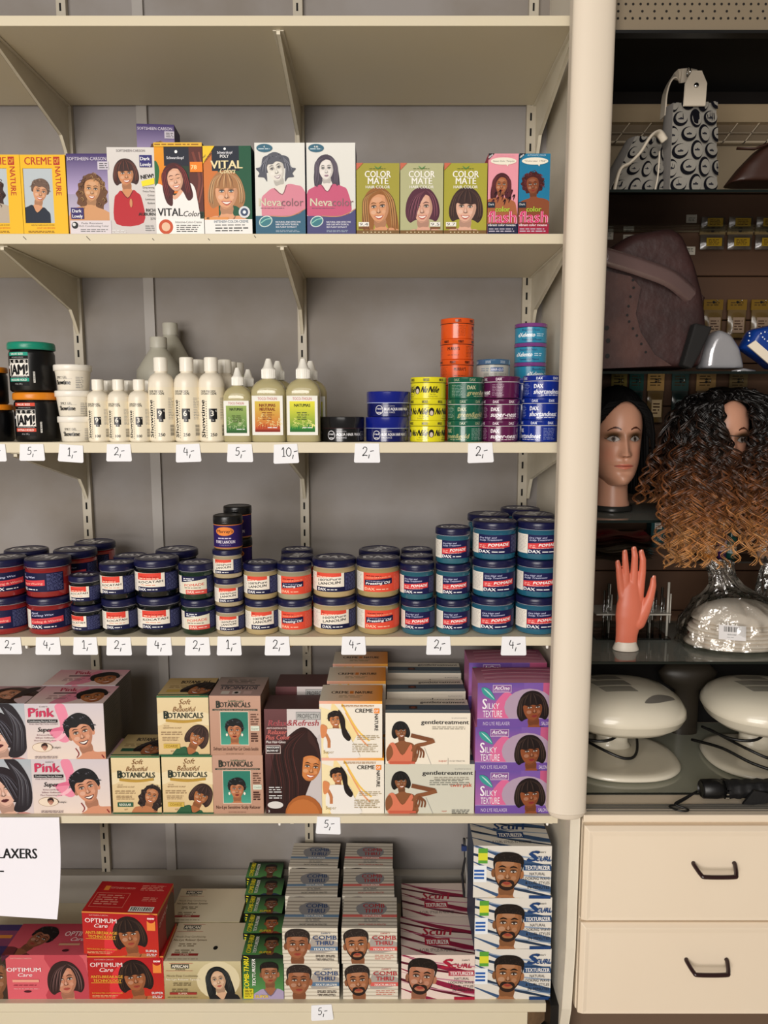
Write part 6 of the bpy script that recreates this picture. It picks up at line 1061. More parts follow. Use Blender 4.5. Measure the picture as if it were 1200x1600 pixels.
def cpat(nx, ny, asp):
    def f(c):
        R = random.Random(2)
        for i in range(nx+1):
            for j in range(ny+1):
                x = (i+.5*(j % 2))/nx; y = j/ny; rx = .40/nx; ry = rx*asp
                a = PI/2*((i+j) % 2); ex, ey = (rx, ry*.78) if (i+j) % 2 else (rx*.8, ry)
                c.ell(x, y, ex*1.2, ey*1.2, '101016'); c.ell(x+(rx*.2), y+(ry*.16 if (i+j) % 2 else 0), ex*.98, ey*.9, '8c8880'); c.stroke([(x-rx*.35, y), (x+rx*.45, y)], rx*.12, '22222a')
                c.ell(x+rx*.1, y+ry*.05, rx*.16, ry*.16, '2a2a30')
    return f
hz = PZ(168, yb)-z0; bagbody(.095, .085, hz, .10, cpat(3, 6, .62), .004).obj('gusset_panel', TOTE, t)
o = bagbody(.17, .085, hz*.72, .09, cpat(5, 4, 1.25), .035).obj('side_panel', TOTE, t, (-.10, .02, 0)); o.rotation_euler.z = .2
LEA = mat('white_leather', 'cfc4b2', rough=.5, bump=.1)
g = G(); pts = [(-.045, .012, hz-.015), (-.043, .012, hz+.03), (-.03, .012, hz+.058), (-.005, .008, hz+.064), (.012, .0, hz+.058)]; g.tube(crom(pts, 6, False), .018, 4, 'fff', flat=.12, up=(1, 0, .2)); g.obj('strap_loop', LEA, t)
def flap(pts, y, th, m, nm):
    g = G(); g.prism(pts, y-th, y, 'y'); return g.obj(nm, m, t, bevel=.001)
zt = hz; flap([(-.022, zt-.01), (.018, zt-.01), (.019, zt+.03), (.008, zt+.052), (-.010, zt+.052), (-.021, zt+.03)], -.034, .004, LEA, 'leather_tab')
g = G(); g.lathe([(.005, 0), (.0045, .0015), (.0001, .002)], 16, 'aaa'); o = g.obj('rivet', CHROME, t, (-.001, -.0385, zt+.026)); o.rotation_euler.x = PI/2
g = G(); g.tube([(-.014+.0, -.03+.008*cos(a), zt+.054+.008*sin(a)) for a in [2*PI*i/16 for i in range(17)]], .0015, 6); g.obj('ring', CHROME, t)
for k, pp in enumerate(([(-.165, -.07, .0), (-.155, -.075, .05), (-.135, -.07, .065), (-.115, -.07, .085), (-.095, -.065, .115), (-.075, -.05, .128), (-.06, -.045, .115)], [(-.085, -.062, 0), (-.078, -.066, .04), (-.075, -.062, .09)])):
    g = G(); g.tube(crom(pp, 6, False), [.008, .0035][k], 6, 'fff', flat=.4); g.obj('shoulder_strap', LEA, t)
# brown bag at top right
BLEA = mat('dark_brown_leather', '3a2016', rough=.5, mottle=.5, mscale=20)
def pillow(outline, d, sc=(.60, .86, .97)):
    g = G(); n = len(outline); cx = sum(p[0] for p in outline)/n; cz = sum(p[1] for p in outline)/n
    L = [(-.5, sc[0]), (-.43, sc[1]), (-.28, sc[2]), (0, 1), (.28, sc[2]), (.43, sc[1]), (.5, sc[0])]; vs = []
    zl = min(p[1] for p in outline)
    for y, k in L: vs += [(cx+(p[0]-cx)*k, y*d, (zl+(p[1]-zl)*(.5+.5*k)) if p[1] < zl+.004 else cz+(p[1]-cz)*k) for p in outline]
    m = len(L); g.add(vs, [(i*n+k, i*n+(k+1) % n, (i+1)*n+(k+1) % n, (i+1)*n+k) for i in range(m-1) for k in range(n)]+[tuple(reversed(range(n))), tuple(range((m-1)*n, m*n))], 'fff'); return g
def puff(g, nm, m, parent, loc=(0, 0, 0), vox=.004, it=10):
    o = g.obj(nm, m, parent, loc); r = o.modifiers.new('remesh', 'REMESH'); r.mode = 'VOXEL'; r.voxel_size = vox; r.use_smooth_shade = True
    s = o.modifiers.new('smooth', 'SMOOTH'); s.iterations = it; s.factor = .5; return o
def pxo(pts, Y, o): return [(PX(p[0], p[1], Y)-o[0], PZ(p[1], Y)-o[2]) for p in pts]
yb = 1.60; o_ = (PX(1190, 290, yb), yb, z0); t = thing('leather_bag', 'dark brown leather bag leaning at the right end of the top glass shelf', 'bag', o_)
puff(pillow(pxo([(1133, 289), (1155, 262), (1180, 236), (1205, 220), (1270, 215), (1270, 289)], yb, o_), .07), 'bag_body', BLEA, t)
g = G(); g.tube([(PX(1140, 245, yb)-o_[0], -.03, PZ(240, yb)-z0), (PX(1165, 242, yb)-o_[0], -.038, PZ(243, yb)-z0), (PX(1200, 228, yb)-o_[0], -.04, PZ(230, yb)-z0)], .006, 6, 'fff', flat=.4); g.obj('strap', BLEA, t)
# ---------- big brown leather bag on second glass
yb = 1.55; zb = GZ[1]-.0025; o_ = (PX(1010, 578, yb), yb, zb); t = thing('leather_bag', 'big embossed plum brown leather bag with wide band and eyelets behind the post', 'bag', o_)
PLUM = mat('embossed_plum_leather', '2c1716', rough=.5, bump=.9, bscale=45, mottle=.6, mscale=16, mcol='412523')
puff(pillow(pxo([(915, 577), (915, 408), (935, 400), (975, 372), (1035, 362), (1052, 372), (1072, 420), (1085, 470), (1092, 540), (1080, 577)], yb, o_), .13, (.84, .94, .985)), 'bag_body', PLUM, t, vox=.005, it=40)
g = G(); band = [(928, 384, -.072), (950, 392, -.078), (1000, 408, -.080), (1050, 428, -.078), (1100, 462, -.05)]
g.tube(crom([(PX(a, b, yb-.07)-o_[0], c_, PZ(b+12, yb-.07)-zb) for a, b, c_ in band], 6, False), .018, 8, 'fff', flat=.3, up=(0, 1, 0)); ob = g.obj('glossy_band', mat('glossy_band_leather', '5c4846', rough=.16, coat=.8, bump=.5, bscale=60), t); ob.scale = (1, 1, 1)
g = G(); fl = pxo([(925, 420), (985, 433), (1000, 450), (992, 490), (1000, 520), (1022, 555), (1045, 570), (925, 575)], yb-.075, o_); g.prism(fl, -.074, -.068, 'y'); g.obj('stitched_flap', mat('plum_leather_flap', '3c221e', rough=.5, bump=.3, bscale=60, mottle=.6, mscale=22, mcol='54352d'), t, bevel=.002)
g = G()
for a, b in ((990, 437), (991, 449), (986, 463), (983, 478), (981, 492), (984, 502), (990, 513), (996, 524), (1003, 537), (1010, 550), (949, 512), (951, 532), (950, 556)):
    rr = .0045 if a < 960 else .0025; x, z = PX(a, b, yb-.079)-o_[0], PZ(b, yb-.079)-zb; vs = [(x+rr*cos(2*PI*q/12), -.0757, z+rr*sin(2*PI*q/12)) for q in range(12)]; g.add(vs, [tuple(range(12))], '0a0606')
g.obj('eyelets', mat('eyelet_black', '0a0606', rough=.4), t)
g = G(); g.prism(pxo([(1062, 572), (1082, 505), (1110, 512), (1090, 555), (1078, 577)], 1.465, (PX(1080, 578, 1.465), 0, zb)), -.012, .012, 'y'); o = puff(g, 'black_pouch', mat('black_cloth', '0d0b0b', rough=.8), None, (PX(1080, 578, 1.465), 1.465, zb), vox=.003, it=6); tag(o, 'small black cloth pouch leaning beside the plum bag', 'pouch')
t = thing('silver_purse', 'small shiny silver purse between black pouch and blue purse', 'purse', (PX(1125, 578, 1.52), 1.52, zb)); 
puff(pillow(pxo([(1090, 577), (1094, 550), (1104, 527), (1118, 515), (1135, 522), (1150, 545), (1158, 577)], 1.52, (PX(1125, 578, 1.52), 0, zb)), .06), 'purse_body', mat('silver_foil', 'aaaaae', rough=.2, metal=.35, coat=.8, bump=1, bscale=25), t, vox=.003, it=24)
g = G(); g.tube([(.01, -.03, .0), (.03, -.035, .004), (.055, -.03, .001)], .004, 6, 'ccc'); g.obj('wrist_strap', mat('silver_foil', rough=.2), t)
t = thing('blue_purse', 'glossy blue purse with star dots and white stripe at the right edge', 'purse', (PX(1185, 578, 1.52), 1.52, zb)); oo = (PX(1185, 578, 1.52), 0, zb)
puff(pillow(pxo([(1155, 545), (1170, 515), (1200, 508), (1250, 512), (1250, 577), (1205, 577)], 1.52, oo), .06), 'purse_body', mat('blue_patent', '123a8c', rough=.12, coat=.8), t, vox=.003, it=24)
g = G(); g.prism(pxo([(1168, 540), (1180, 532), (1215, 562), (1205, 572)], 1.485, oo), -.036, -.032, 'y', 'e8dcc8'); g.obj('stripe', PLASTIC, t); g = G(); R = random.Random(5)
for i in range(14): x, z = PX(1172+R.random()*40, 530, 1.48)-oo[0], PZ(516+R.random()*18, 1.48)-zb; vs = [(x+.0015*cos(2*PI*q/6), -.0345, z+.0015*sin(2*PI*q/6)) for q in range(6)]; g.add(vs, [tuple(range(6))], 'dce4f0')
g.obj('star_dots', PAPER, t)
# hanging sachets on the product wall
yp = CB-.03
def sachet(name, label, px0, px1, py0, py1, cols, group=None, Y=yp, tags=True):
    x0, x1, z1, z2 = PX(px0, py1, Y), PX(px1, py1, Y), PZ(py1, Y), PZ(py0, Y); w, h = x1-x0, z2-z1; t = thing(name, label, 'packet', ((x0+x1)/2, Y, z1), 0, group)
    g = G(); g.box(-w/2, .0, h*.72, w/2, .003, h, cols[0]); c = CV(w, h); c.lines(w*.15, h*.93, w*.85, 2, h*.06, '3a2a10'); c.ell(w*.5, h*.93, w*.07, w*.07, '111'); c.to(g, lambda x, y, o: (x-w/2, -o, y)); g.obj('header_card', CARTON, t)
    g = G(); g.quadgrid(lambda u, v: (-w*.46+w*.92*u, -.010*sin(PI*u)*sin(PI*min(1, v+.1))-.001, v*h*.73), 8, 10, cols[1]); g.quadgrid(lambda u, v: (w*.46-w*.92*u, .002, v*h*.73), 8, 10, cols[1]); c = CV(w*.6, h*.4); c.rect(0, 0, w*.6, h*.4, cols[2]); c.lines(w*.08, h*.32, w*.52, 4, h*.07, '3a2010'); c.to(g, lambda x, y, o: (x-w*.3, -.0115-o, y+h*.12)); g.obj('bag', mat('foil_packet', rough=.25, coat=.6), t)
    g = G(); g.tube([(0, .006, h*.93), (0, -.02, h*.93), (0, -.022, h*.95)], .0012, 6); g.obj('hook', CHROME, t)
for i, x in enumerate((1112, 1149, 1186)): sachet('hanging_packet', 'amber foil packet on a hook, %s of the row above the silver purse' % ['left', 'middle', 'right'][i], x-15, x+15, 468, 512+16, ['6c5218', '5e4a28', '8a7460'], 'amber packets')
for i, x in enumerate((1112, 1155, 1198)): sachet('hanging_packet', 'yellow striped clear packet hanging high, %s of three' % ['left', 'middle', 'right'][i], x-20, x+20, 358, 390, ['6a5a3c', '4c443c', '9c7e18'])
for i, (x, y) in enumerate(((985, 371), (1082, 390), (953, 366))):
    g = G(); g.box(-.012, 0, 0, .012, .002, .018, 'c4beb0'); c = CV(.02, .012); c.lines(.003, .011, .018, 3, .003, '444'); c.to(g, lambda x, y, o: (x-.01, -o, y+.003)); tag(g.obj('shelf_ticket', PAPER, None, (PX(x, y, yp), CB-.016, PZ(y+6, yp))), 'tiny white ticket on the cabinet back %s' % ['above the plum bag', 'right of the plum bag', 'beside the post'][i], 'ticket')
g = G(); g.prism([(-.011, -.014), (.011, -.014), (.011, .008), (.004, .015), (-.004, .015), (-.011, .008)], 0, .001, 'y', 'c8aa50'); o = g.obj('string_tag', PAPER, None, (PX(1121, 342, 1.70), 1.70, PZ(340, 1.70))); o.rotation_euler.y = .2; tag(o, 'small yellow string tag hanging under the top glass shelf', 'tag')
g = G(); g.tube([(0, 0, .014), (0, .0, .05)], .0006, 4, '998'); ob = g.obj('string', PAPER, o)
# dim products hanging behind the heads
for i, (x, w_, c_) in enumerate(((965, 24, '8a7a3c'), (992, 22, '1c4a44'), (1022, 26, 'a8844c'), (1060, 26, '2c4440'), (1100, 30, '9a7a4c'), (1150, 28, '6a5a3c'))):
    sachet('hanging_packet', 'dim %s packet hanging above the wigs, %s from the post' % (['olive', 'dark green', 'tan', 'grey green', 'amber', 'brown'][i], ['first', 'second', 'third', 'fourth', 'fifth', 'sixth'][i]), x-w_/2, x+w_/2, 592, 660, [c_, dk(c_, .4), lt(c_, .3)], Y=CB-.035)
# ---------- mannequin heads
FX = .76
def head_mesh():
    import bisect
    T = [(-.4, 2.3, 4.0, 3.0), (.0, 3.0, 7.3, 4.0), (.6, 3.7, 8.6, 5.0), (2, 5.3, 9.0, 6.3), (4, 6.4, 9.0, 7.4), (6, 7.0, 8.9, 8.4), (8.5, 7.2, 8.8, 9.2), (11.5, 7.5, 8.9, 9.8), (15, 7.55, 9.0, 10), (18, 6.9, 8.0, 9.2), (20, 5.5, 6.2, 7.4), (21.4, 3.2, 3.6, 4.4), (22, .3, .3, .4)]
    def tab(z):
        zs = [q[0] for q in T]; i = max(0, min(len(T)-2, bisect.bisect_right(zs, z)-1)); p = [T[max(0, i-1)], T[i], T[i+1], T[min(len(T)-1, i+2)]]; t = (z-p[1][0])/(p[2][0]-p[1][0]); t = max(0, min(1, t)); out = []
        for d in (1, 2, 3):
            m0 = (p[2][d]-p[0][d])/(p[2][0]-p[0][0])*(p[2][0]-p[1][0]); m1 = (p[3][d]-p[1][d])/(p[3][0]-p[1][0])*(p[2][0]-p[1][0]); t2, t3 = t*t, t*t*t
            out.append((2*t3-3*t2+1)*p[1][d]+(t3-2*t2+t)*m0+(-2*t3+3*t2)*p[2][d]+(t3-t2)*m1)
        return out
    E = lambda v, c, s: math.exp(-((v-c)/s)**2/2)
    ss = lambda a, b, v: (lambda t: t*t*(3-2*t))(max(0, min(1, (v-a)/(b-a))))
    def bump(x, z):
        ax = abs(x); d = 0
        t = max(0, min(1, (12.2-z)/4.9)); d += (.25+2.0*t**1.3)*E(x, 0, .55+.35*t)*ss(6.6, 7.3, z)*(1-ss(11.8, 13.4, z))
        d += .65*E(ax, 1.25, .42)*E(z, 7.35, .45); d -= 1.0*E(ax, 3.2, 1.5)*E(z, 11.1, .85); d += .55*E(ax, 3.2, 1.0)*E(z, 10.9, .5); d += .4*E(ax, 3.0, 2.0)*E(z, 12.7, .6)
        d += .55*E(x, 0, 2.0)*E(z, 5.2, .36)+.62*E(x, 0, 1.3)*E(z, 4.25, .42)-.45*E(x, 0, 1.8)*E(z, 4.72, .13)+.5*E(x, 0, 1.3)*E(z, 1.5, .9)-.4*E(x, 0, 1.3)*E(z, 3.1, .5)+.3*E(ax, 4.6, 1.4)*E(z, 8.4, 1.3)-.25*E(x, 0, .3)*E(z, 6.2, .4)
        return d
    SKN = (198, 146, 120); lin_ = lin
    def colr(x, z, y):
        if y > 0: return SKN
        ax = abs(x); c = SKN; u = (ax-3.3)/1.75
        sh = E(ax, 3.4, 1.5)*E(z, 11.75, .62); c = mixc(c, (60, 40, 20), min(.95, sh*1.2)); sh = E(ax, 3.2, 1.5)*E(z, 10.75, .3); c = mixc(c, (90, 60, 40), sh*.35)
        top = .74*(1-u*u)+.08*u; bot = -.48*(1-u*u)
        if abs(u) < 1:
            q = z-10.95
            if bot < q < top:
                c = (150, 142, 136); r = math.hypot(ax-3.3, q-.12)
                if r < .58: c = (72, 60, 52)
                if r < .26: c = (10, 8, 8)
            elif top <= q < top+.2: c = (18, 10, 8)
            elif bot-.07 < q <= bot: c = mixc(c, (40, 20, 12), .6)
        elif 0 < u-1 < .35 and abs(z-10.95-.1-(u-1)*.6) < .09: c = (18, 10, 8)
        ub = (ax-3.3)/1.8
        if abs(ub) < 1 and abs(z-(13.1+.6*(1-ub*ub)-.15*ub)) < .22*(1-.5*max(0, ub)): c = (72, 36, 24)
        um = x/3.0
        if abs(um) < 1:
            t_ = .62*(1-um*um)-.16*math.exp(-(x/.35)**2); b_ = -.75*(1-um*um)
            if b_ < z-4.72 < t_: c = mixc(c, (206, 118, 96), .85)
            if abs(z-4.72) < .06: c = (120, 50, 44)
        if math.hypot((ax-.75)/.3, (z-6.95)/.16) < 1: c = (120, 66, 48)
        c = mixc(c, (214, 120, 100), .25*E(ax, 4.4, 1.2)*E(z, 7.4, 1.4)); return c
    g = G(); nt, nz = 240, 230; vs = []; cl = []
    for j in range(nz+1):
        z = -.4+22.4*(j/nz); a, bf, bb = tab(z)
        for i in range(nt):
            s_ = i/nt; th = 2*PI*s_; th = th-.35*sin(th)*0; sx = sin(th); cy = cos(th); x = a*abs(sx)**.92*(1 if sx > 0 else -1); y = -(bf if cy > 0 else bb)*abs(cy)**.96*(1 if cy > 0 else -1)
            if cy > 0: y -= bump(x, z)*min(1, cy*1.6)
            vs.append((x*FX*.01, y*.01*.88, (z+5.4)*.01)); cl.append(lin(colr(x, z, y)))
    fs = [(j*nt+i, j*nt+(i+1) % nt, (j+1)*nt+(i+1) % nt, (j+1)*nt+i) for j in range(nz) for i in range(nt)]
    g.add(vs, fs, cl, True)
    g.lathe([(.046, 0), (.046, .004), (.042, .015), (.040, .04), (.041, .07), (.045, .10)], 40, SKN, c=(0, .012), sx=.92)
    for sd in (-1, 1):
        p = [(sd*7.3*FX*.01, .012, .174), (sd*7.9*FX*.01, .02, .184), (sd*8.1*FX*.01, .022, .164), (sd*7.7*FX*.01, .014, .134), (sd*7.2*FX*.01, .006, .127)]; g.tube(crom(p, 4, False), .006, 8, SKN)
    return g
HY = 1.60
SKINM = mat('mannequin_vinyl', rough=.38, sub=.1)
hz0 = GZ[2]-.0025+.012
t = thing('mannequin_head', 'display mannequin head with bare face under straight black wig beside the post', 'mannequin head', (PX(961, 700, HY), HY, hz0))
HM_ = head_mesh(); h1 = HM_.obj('head', SKINM, t); g = G(); g.lathe([(.05, -.012), (.05, -.001), (.046, 0)], 40, '2a2a28', c=(0, .012)); g.obj('base_collar', PLASTIC, t)
t.rotation_euler.z = 0; t.scale = (.88, .88, .88)
t2 = dup(t, (PX(1122, 700, 1.545), 1.545, hz0), math.radians(-2), 'display mannequin head nearly hidden under the curly brown wig')
# straight black wig: a cap with an arched hairline and long locks
def hairline(u):     # how far from the crown (0) to ear level (1) the cap reaches; u=0 back, u=.5 face
    f = abs(((u+.5) % 1)-.5)*2      # 0 back .. 1 face
    return 1.0 if f < .62 else 1-.50*sin((f-.62)/.38*PI/2)
def wig_cap(g, rx, ry, col, zc_=.150, hz_=.102, k=1.0):
    g.quadgrid(lambda u, v: (rx*sin(2*PI*u)*sin(PI/2*v*hairline(u)*k), .004+ry*cos(2*PI*u)*sin(PI/2*v*hairline(u)*k), zc_+hz_*cos(PI/2*v*hairline(u)*k)), 64, 16, col, closeu=True)
def wig_straight():
    g = G(); R = random.Random(9); BL = '060606'; rx, ry = .0605, .088
    wig_cap(g, rx, ry, BL)
    for i in range(620):
        u = R.uniform(.0, 1); f = abs(((u+.5) % 1)-.5)*2; hl = hairline(u); a = 2*PI*u; w0 = 1+R.random()*.09; pts = []
        L = .135-.012*R.random(); nn = 16; wr = R.random()
        for k in range(nn):
            s_ = k/(nn-1)
            if s_ < .4: q = s_/.4; th = PI/2*q*hl; pts.append((rx*w0*sin(a)*sin(th), .004+ry*w0*cos(a)*sin(th), .151+.104*cos(th)))
            else:
                q = (s_-.4)/.6
                if f > .62:      # front locks slide sideways, round the face, then down
                    sd = 1 if sin(a) > 0 else -1; th = PI/2*hl; x0, y0, z0_ = rx*w0*sin(a)*sin(th), .004+ry*w0*cos(a)*sin(th), .151+.104*cos(th)
                    x1, y1, z1_ = sd*rx*(1.05+R.random()*.02), -.045-.02*(f-.62), .120; x2, y2, z2_ = sd*rx*(1.12+.42*wr), -.030+.02*wr, .158-L*1.0
                    if q < .4: e = q/.4; pts.append((x0+(x1-x0)*sin(e*PI/2)**.8, y0+(y1-y0)*e, z0_+(z1_-z0_)*e**2.4))
                    else: e = (q-.4)/.6; pts.append((x1+(x2-x1)*e, y1+(y2-y1)*e, z1_+(z2_-z1_)*e))
                else: pts.append((rx*w0*(1+.12*q)*sin(a), .004+ry*w0*cos(a)*(1+.02*q), .151-L*q))
        g.tube(pts, lambda t: .0048*(1-.4*t), 5, BL, flat=.5)
    return g
o = wig_straight().obj('straight_wig', mat('black_hair', '060505', rough=.75, spec=.15), None, t.location, 0)
tag(o, 'straight black wig on the mannequin head beside the post', 'wig')
# curly wig made of ringlets, each of three strands
def wig_curly():
    g = G(); R = random.Random(11); C0, C1, C2, C3 = (12, 8, 7), (64, 36, 20), (124, 76, 42), (186, 132, 78); rx, ry = .0625, .088
    wig_cap(g, rx, ry, '0b0807')
    for i in range(470):
        a = R.uniform(-PI, PI) if i % 5 < 2 else R.choice((-1, 1))*R.uniform(1.3, 2.97); af = abs(a); dx, dy = sin(a), cos(a); sd = 1 if dx > 0 else -1
        u = (a/(2*PI)) % 1; tm = PI/2*hairline(u); th = tm*math.sqrt(R.uniform(.08, 1)); sp = R.uniform(.0, 1.0)
        if af > 2.97: th = tm*R.uniform(.5, 1)
        p0 = Vector((rx*dx*sin(th), .004+ry*dy*sin(th), .150+.102*cos(th)))
        up_ = cos(th)
        if af > 2.3: ox, oy = sd*(.010+.095*sp+(.05 if af > 2.97 else 0)), -(.022+.03*R.random()+.04*up_)
        elif af > 1.4: ox, oy = sd*(.035+.085*sp), -(.0+.06*R.random())*(af-1.2)
        else: ox, oy = sd*(.03+.07*sp), .012*R.random()
        if af > 1.5 and R.random() < .72: oy = -(.112+.022*R.random())-p0.y
        if p0.y+oy < -.106: ze = R.uniform(-.105, .02)
        else: ze = R.uniform(.004, .05)
        if 1.9 < af <= 2.97 and R.random() < .25 and th > tm*.7: ox = -sd*R.uniform(.02, .085); crossx = True
        else: crossx = False
        if ox < 0: ox *= .86
        npt = 62; ph = R.random()*6.28; L = p0.z-ze; hr = R.uniform(.007, .0135); turns = L*R.uniform(20, 30); lum = R.uniform(-.16, .16); crossing = False; sg = R.choice((-1, 1)); wb = R.uniform(-.010, .010); base = []
        for k in range(npt):
            q = k/(npt-1); e = 1-math.exp(-3.2*q); ar = .018*math.sin(min(1, q*3.2)*PI)*(.3+sp)
            ex_ = (lambda z_: z_*z_*(3-2*z_))(max(0, min(1, (q-.38)/.5))) if crossx else e
            base.append((Vector((p0.x+ox*ex_+wb*sin(q*5), p0.y+oy*e*1.04, p0.z+ar-L*q**1.15)), hr*min(1, q*6+.15)*(.8+.35*q)))
        for st in range(5):
            po = R.uniform(-.55, .55); pts = []; cols = []; rs = R.uniform(.8, 1.2)
            sl = R.uniform(.55, 1.4)
            for k, (p, hh_) in enumerate(base):
                if p.y < -.04 and .105 < p.z < .222:
                    hw = .026*min(1, (p.z-.105)/.06)*min(1, (.232-p.z)/.02); p = Vector(((1 if p.x+.004 > 0 else -1)*(hw+abs(p.x)*.75)-.002, p.y, p.z)) if abs(p.x) < .07 else p
                s_ = k/(npt-1); an = ph+po+sg*turns*2*PI*s_
                pts.append(p+Vector((cos(an)*hh_*rs, sin(an)*hh_*.85*rs, 0)))
                t_ = min(1, max(0, (.185-p.z)/.25+lum)); q_ = mixc(C0, C1, t_*3) if t_ < .33 else (mixc(C1, C2, (t_-.33)*3) if t_ < .66 else mixc(C2, C3, (t_-.66)*3)); cols.append(lin(tuple(min(250, v_*sl) for v_ in q_)))
            g.tube(pts, (lambda t, w_=R.uniform(.0010, .0016): w_*(1.15-.75*t)), 4, cols, flat=.6)
    for f in range(len(g.s)): g.s[f] = True
    return g
tag(wig_curly().obj('curly_wig', mat('curly_hair', rough=.33, spec=.6), None, t2.location, 0), 'huge curly wig fading from black roots to golden brown ends', 'wig')
# ---------- things on and under the lower glass shelves
yq = CB-.05
def prod_box(label, px0, px1, py0, py1, col, Y=yq, art=None):
    x0, x1, z1, z2 = PX(px0, py1, Y), PX(px1, py1, Y), PZ(py1, Y), PZ(py0, Y); c = CV(x1-x0, z2-z1, col); c.rect(c.w*.25, c.h*.6, c.w*.75, c.h*.9, 'ddd8d0'); c.lines(c.w*.3, c.h*.85, c.w*.7, 3, c.h*.08, '333'); c.lines(c.w*.15, c.h*.4, c.w*.85, 4, c.h*.09, lt(col, .5))
    return inst(carton('box', x1-x0, z2-z1, .03, dk(col, .3), c), 'small_carton', label, 'box', ((x0+x1)/2, Y, z1))
zsh = GZ[3]+.0
t = thing('folded_packet_pile', 'loose pile of red and clear packets under the glass behind the pink hand', 'packet', (PX(965, 850, 1.66), 1.66, PZ(868, 1.66)))
R = random.Random(3)
for k, (c_, zz_, w_) in enumerate((('9a8a74', 0, .16), ('6a5a48', .012, .17), ('a89a84', .022, .15), ('4a2c24', .034, .17), ('8a2430', .048, .14))):
    g = G(); g.quadgrid(lambda u, v: (-w_/2+w_*u, -.05+.1*v, zz_+.004*sin(9*u+k)+.003*cos(7*v)), 14, 8, c_); g.quadgrid(lambda u, v: (w_/2-w_*u, -.05+.1*v, zz_-.006+.004*sin(9*(1-u)+k)+.003*cos(7*v)), 14, 8, c_); g.obj('packet', mat('foil_packet', rough=.25, coat=.6), t)
slab('wire_shelf_bar', .384, 1.70, PZ(870, 1.66)-.012, PX(1020, 870, 1.66), 1.706, PZ(870, 1.66)-.008, CHROME, 'thin metal bar carrying the packets behind the pink hand', 'bar')
prod_box('small dark teal carton with white ticket right of the red packets', 1013, 1035, 811, 846, '1c4a50')
def stdbottle(label, pxc, py0, py1, r, col, capc, Y=1.70):
    z1 = PZ(py1, Y); h = PZ(py0, Y)-z1; t = thing('small_bottle', label, 'bottle', (PX(pxc, py1, Y), Y, z1)); g = G(); g.lathe([(r*.9, 0), (r, .002), (r, h*.72), (r*.6, h*.78)], 24, col); c = CV(r*2.2, h*.5, None, x0=-r*1.1); c.rect(-r, h*.1, r, h*.4, lt(col, .6)); c.lines(-r*.8, h*.35, r*.8, 4, h*.06, '333'); c.to(g, cyl_fn(r, h*.1), .002, base=.0003); g.obj('bottle_body', PLASTIC, t); g = G(); g.lathe([(r*.62, h*.77), (r*.62, h)], 20, capc); g.obj('cap', PLASTIC, t)
stdbottle('orange small bottle under the curly wig ends', 1106, 828, 872, .014, 'c8782c', 'e8dcc0'); stdbottle('purple and white small bottle under the curly wig ends', 1127, 815, 872, .010, '4a2a5c', 'c8c0b8'); stdbottle('dark green small bottle under the curly wig ends', 1141, 828, 872, .012, '184a44', '1c3c38'); stdbottle('pale small bottle at the right edge under the wig', 1192, 815, 872, .014, 'a88a78', 'c8c0b8')
slab('inner_glass_ledge', PX(1075, 872, 1.70), 1.66, PZ(872, 1.70)-.004, 1.7, 1.76, PZ(872, 1.70)-.0002, mat('smoky_ledge', '2a2622', rough=.3), 'dark ledge carrying small bottles under the wig ends', 'ledge')
# practice hand
HZ = GZ[3]-.0025; yh = 1.53; t = thing('practice_hand', 'coral pink upright practice hand with spread fingers on white foot', 'practice hand', (PX(976, 1020, yh), yh, HZ))
def hp(px, py): return (PX(px, py, yh)-t.location.x, PZ(py, yh)-HZ)
def capsule(g, pts, rad, n=16, fl=.8):
    P = [Vector((p[0], p[2] if len(p) > 2 else 0, p[1])) for p in pts]; N = len(P); vs = []; fs = []
    rings = []
    for i in range(N):
        tdir = (P[min(i+1, N-1)]-P[max(i-1, 0)]).normalized(); a = Vector((0, 1, 0)); b = tdir.cross(a).normalized(); 
        if i == 0:
            for e in (.95, .7, .35): rings.append((P[0]-tdir*rad[0]*e, math.sqrt(1-e*e)*rad[0], a, b))
        rings.append((P[i], rad[i], a, b))
        if i == N-1:
            for e in (.35, .7, .95): rings.append((P[i]+tdir*rad[i]*e, math.sqrt(1-e*e)*rad[i], a, b))
    for c_, r_, a, b in rings:
        for k in range(n): an = 2*PI*k/n; vs.append(c_+a*cos(an)*r_*fl+b*sin(an)*r_)
    m = len(rings); fs = [(i*n+k, i*n+(k+1) % n, (i+1)*n+(k+1) % n, (i+1)*n+k) for i in range(m-1) for k in range(n)]+[tuple(reversed(range(n))), tuple(range((m-1)*n, m*n))]
    g.add(vs, fs, 'e07a5c', True)
g = G()
def fing(pl, rr, ys): capsule(g, [(hp(*p)[0], hp(*p)[1], y) for p, y in zip(pl, ys)], rr)
fing([(976, 945), (971, 922), (967, 902), (965, 886), (964, 878)], [.0105, .0088, .0070, .0061, .0052], [0, 0, -.004, -.006, -.004])
fing([(980, 945), (977, 918), (977, 893), (975, 872), (975, 862)], [.0115, .0092, .0075, .0066, .0058], [0, 0, -.004, -.007, -.005])
fing([(988, 945), (989, 916), (990, 888), (990, 867), (989, 857)], [.0118, .0095, .0078, .0069, .0060], [0, 0, -.004, -.008, -.006])
fing([(996, 945), (1000, 920), (1003, 893), (1003, 873), (1001, 862)], [.0115, .0093, .0077, .0068, .0058], [0, 0, -.003, -.006, -.004])
fing([(996, 972), (1006, 953), (1014, 932), (1018, 914), (1019, 904)], [.0170, .0135, .0092, .0074, .0060], [0, -.002, -.006, -.008, -.007])
capsule(g, [(*hp(985, 918), 0), (*hp(984, 945), 0), (*hp(983, 962), 0), (*hp(981, 978), 0), (*hp(979, 992), 0), (*hp(978, 1012), .002)], [.0185, .0280, .0290, .0255, .0232, .0228], fl=.52, n=28)
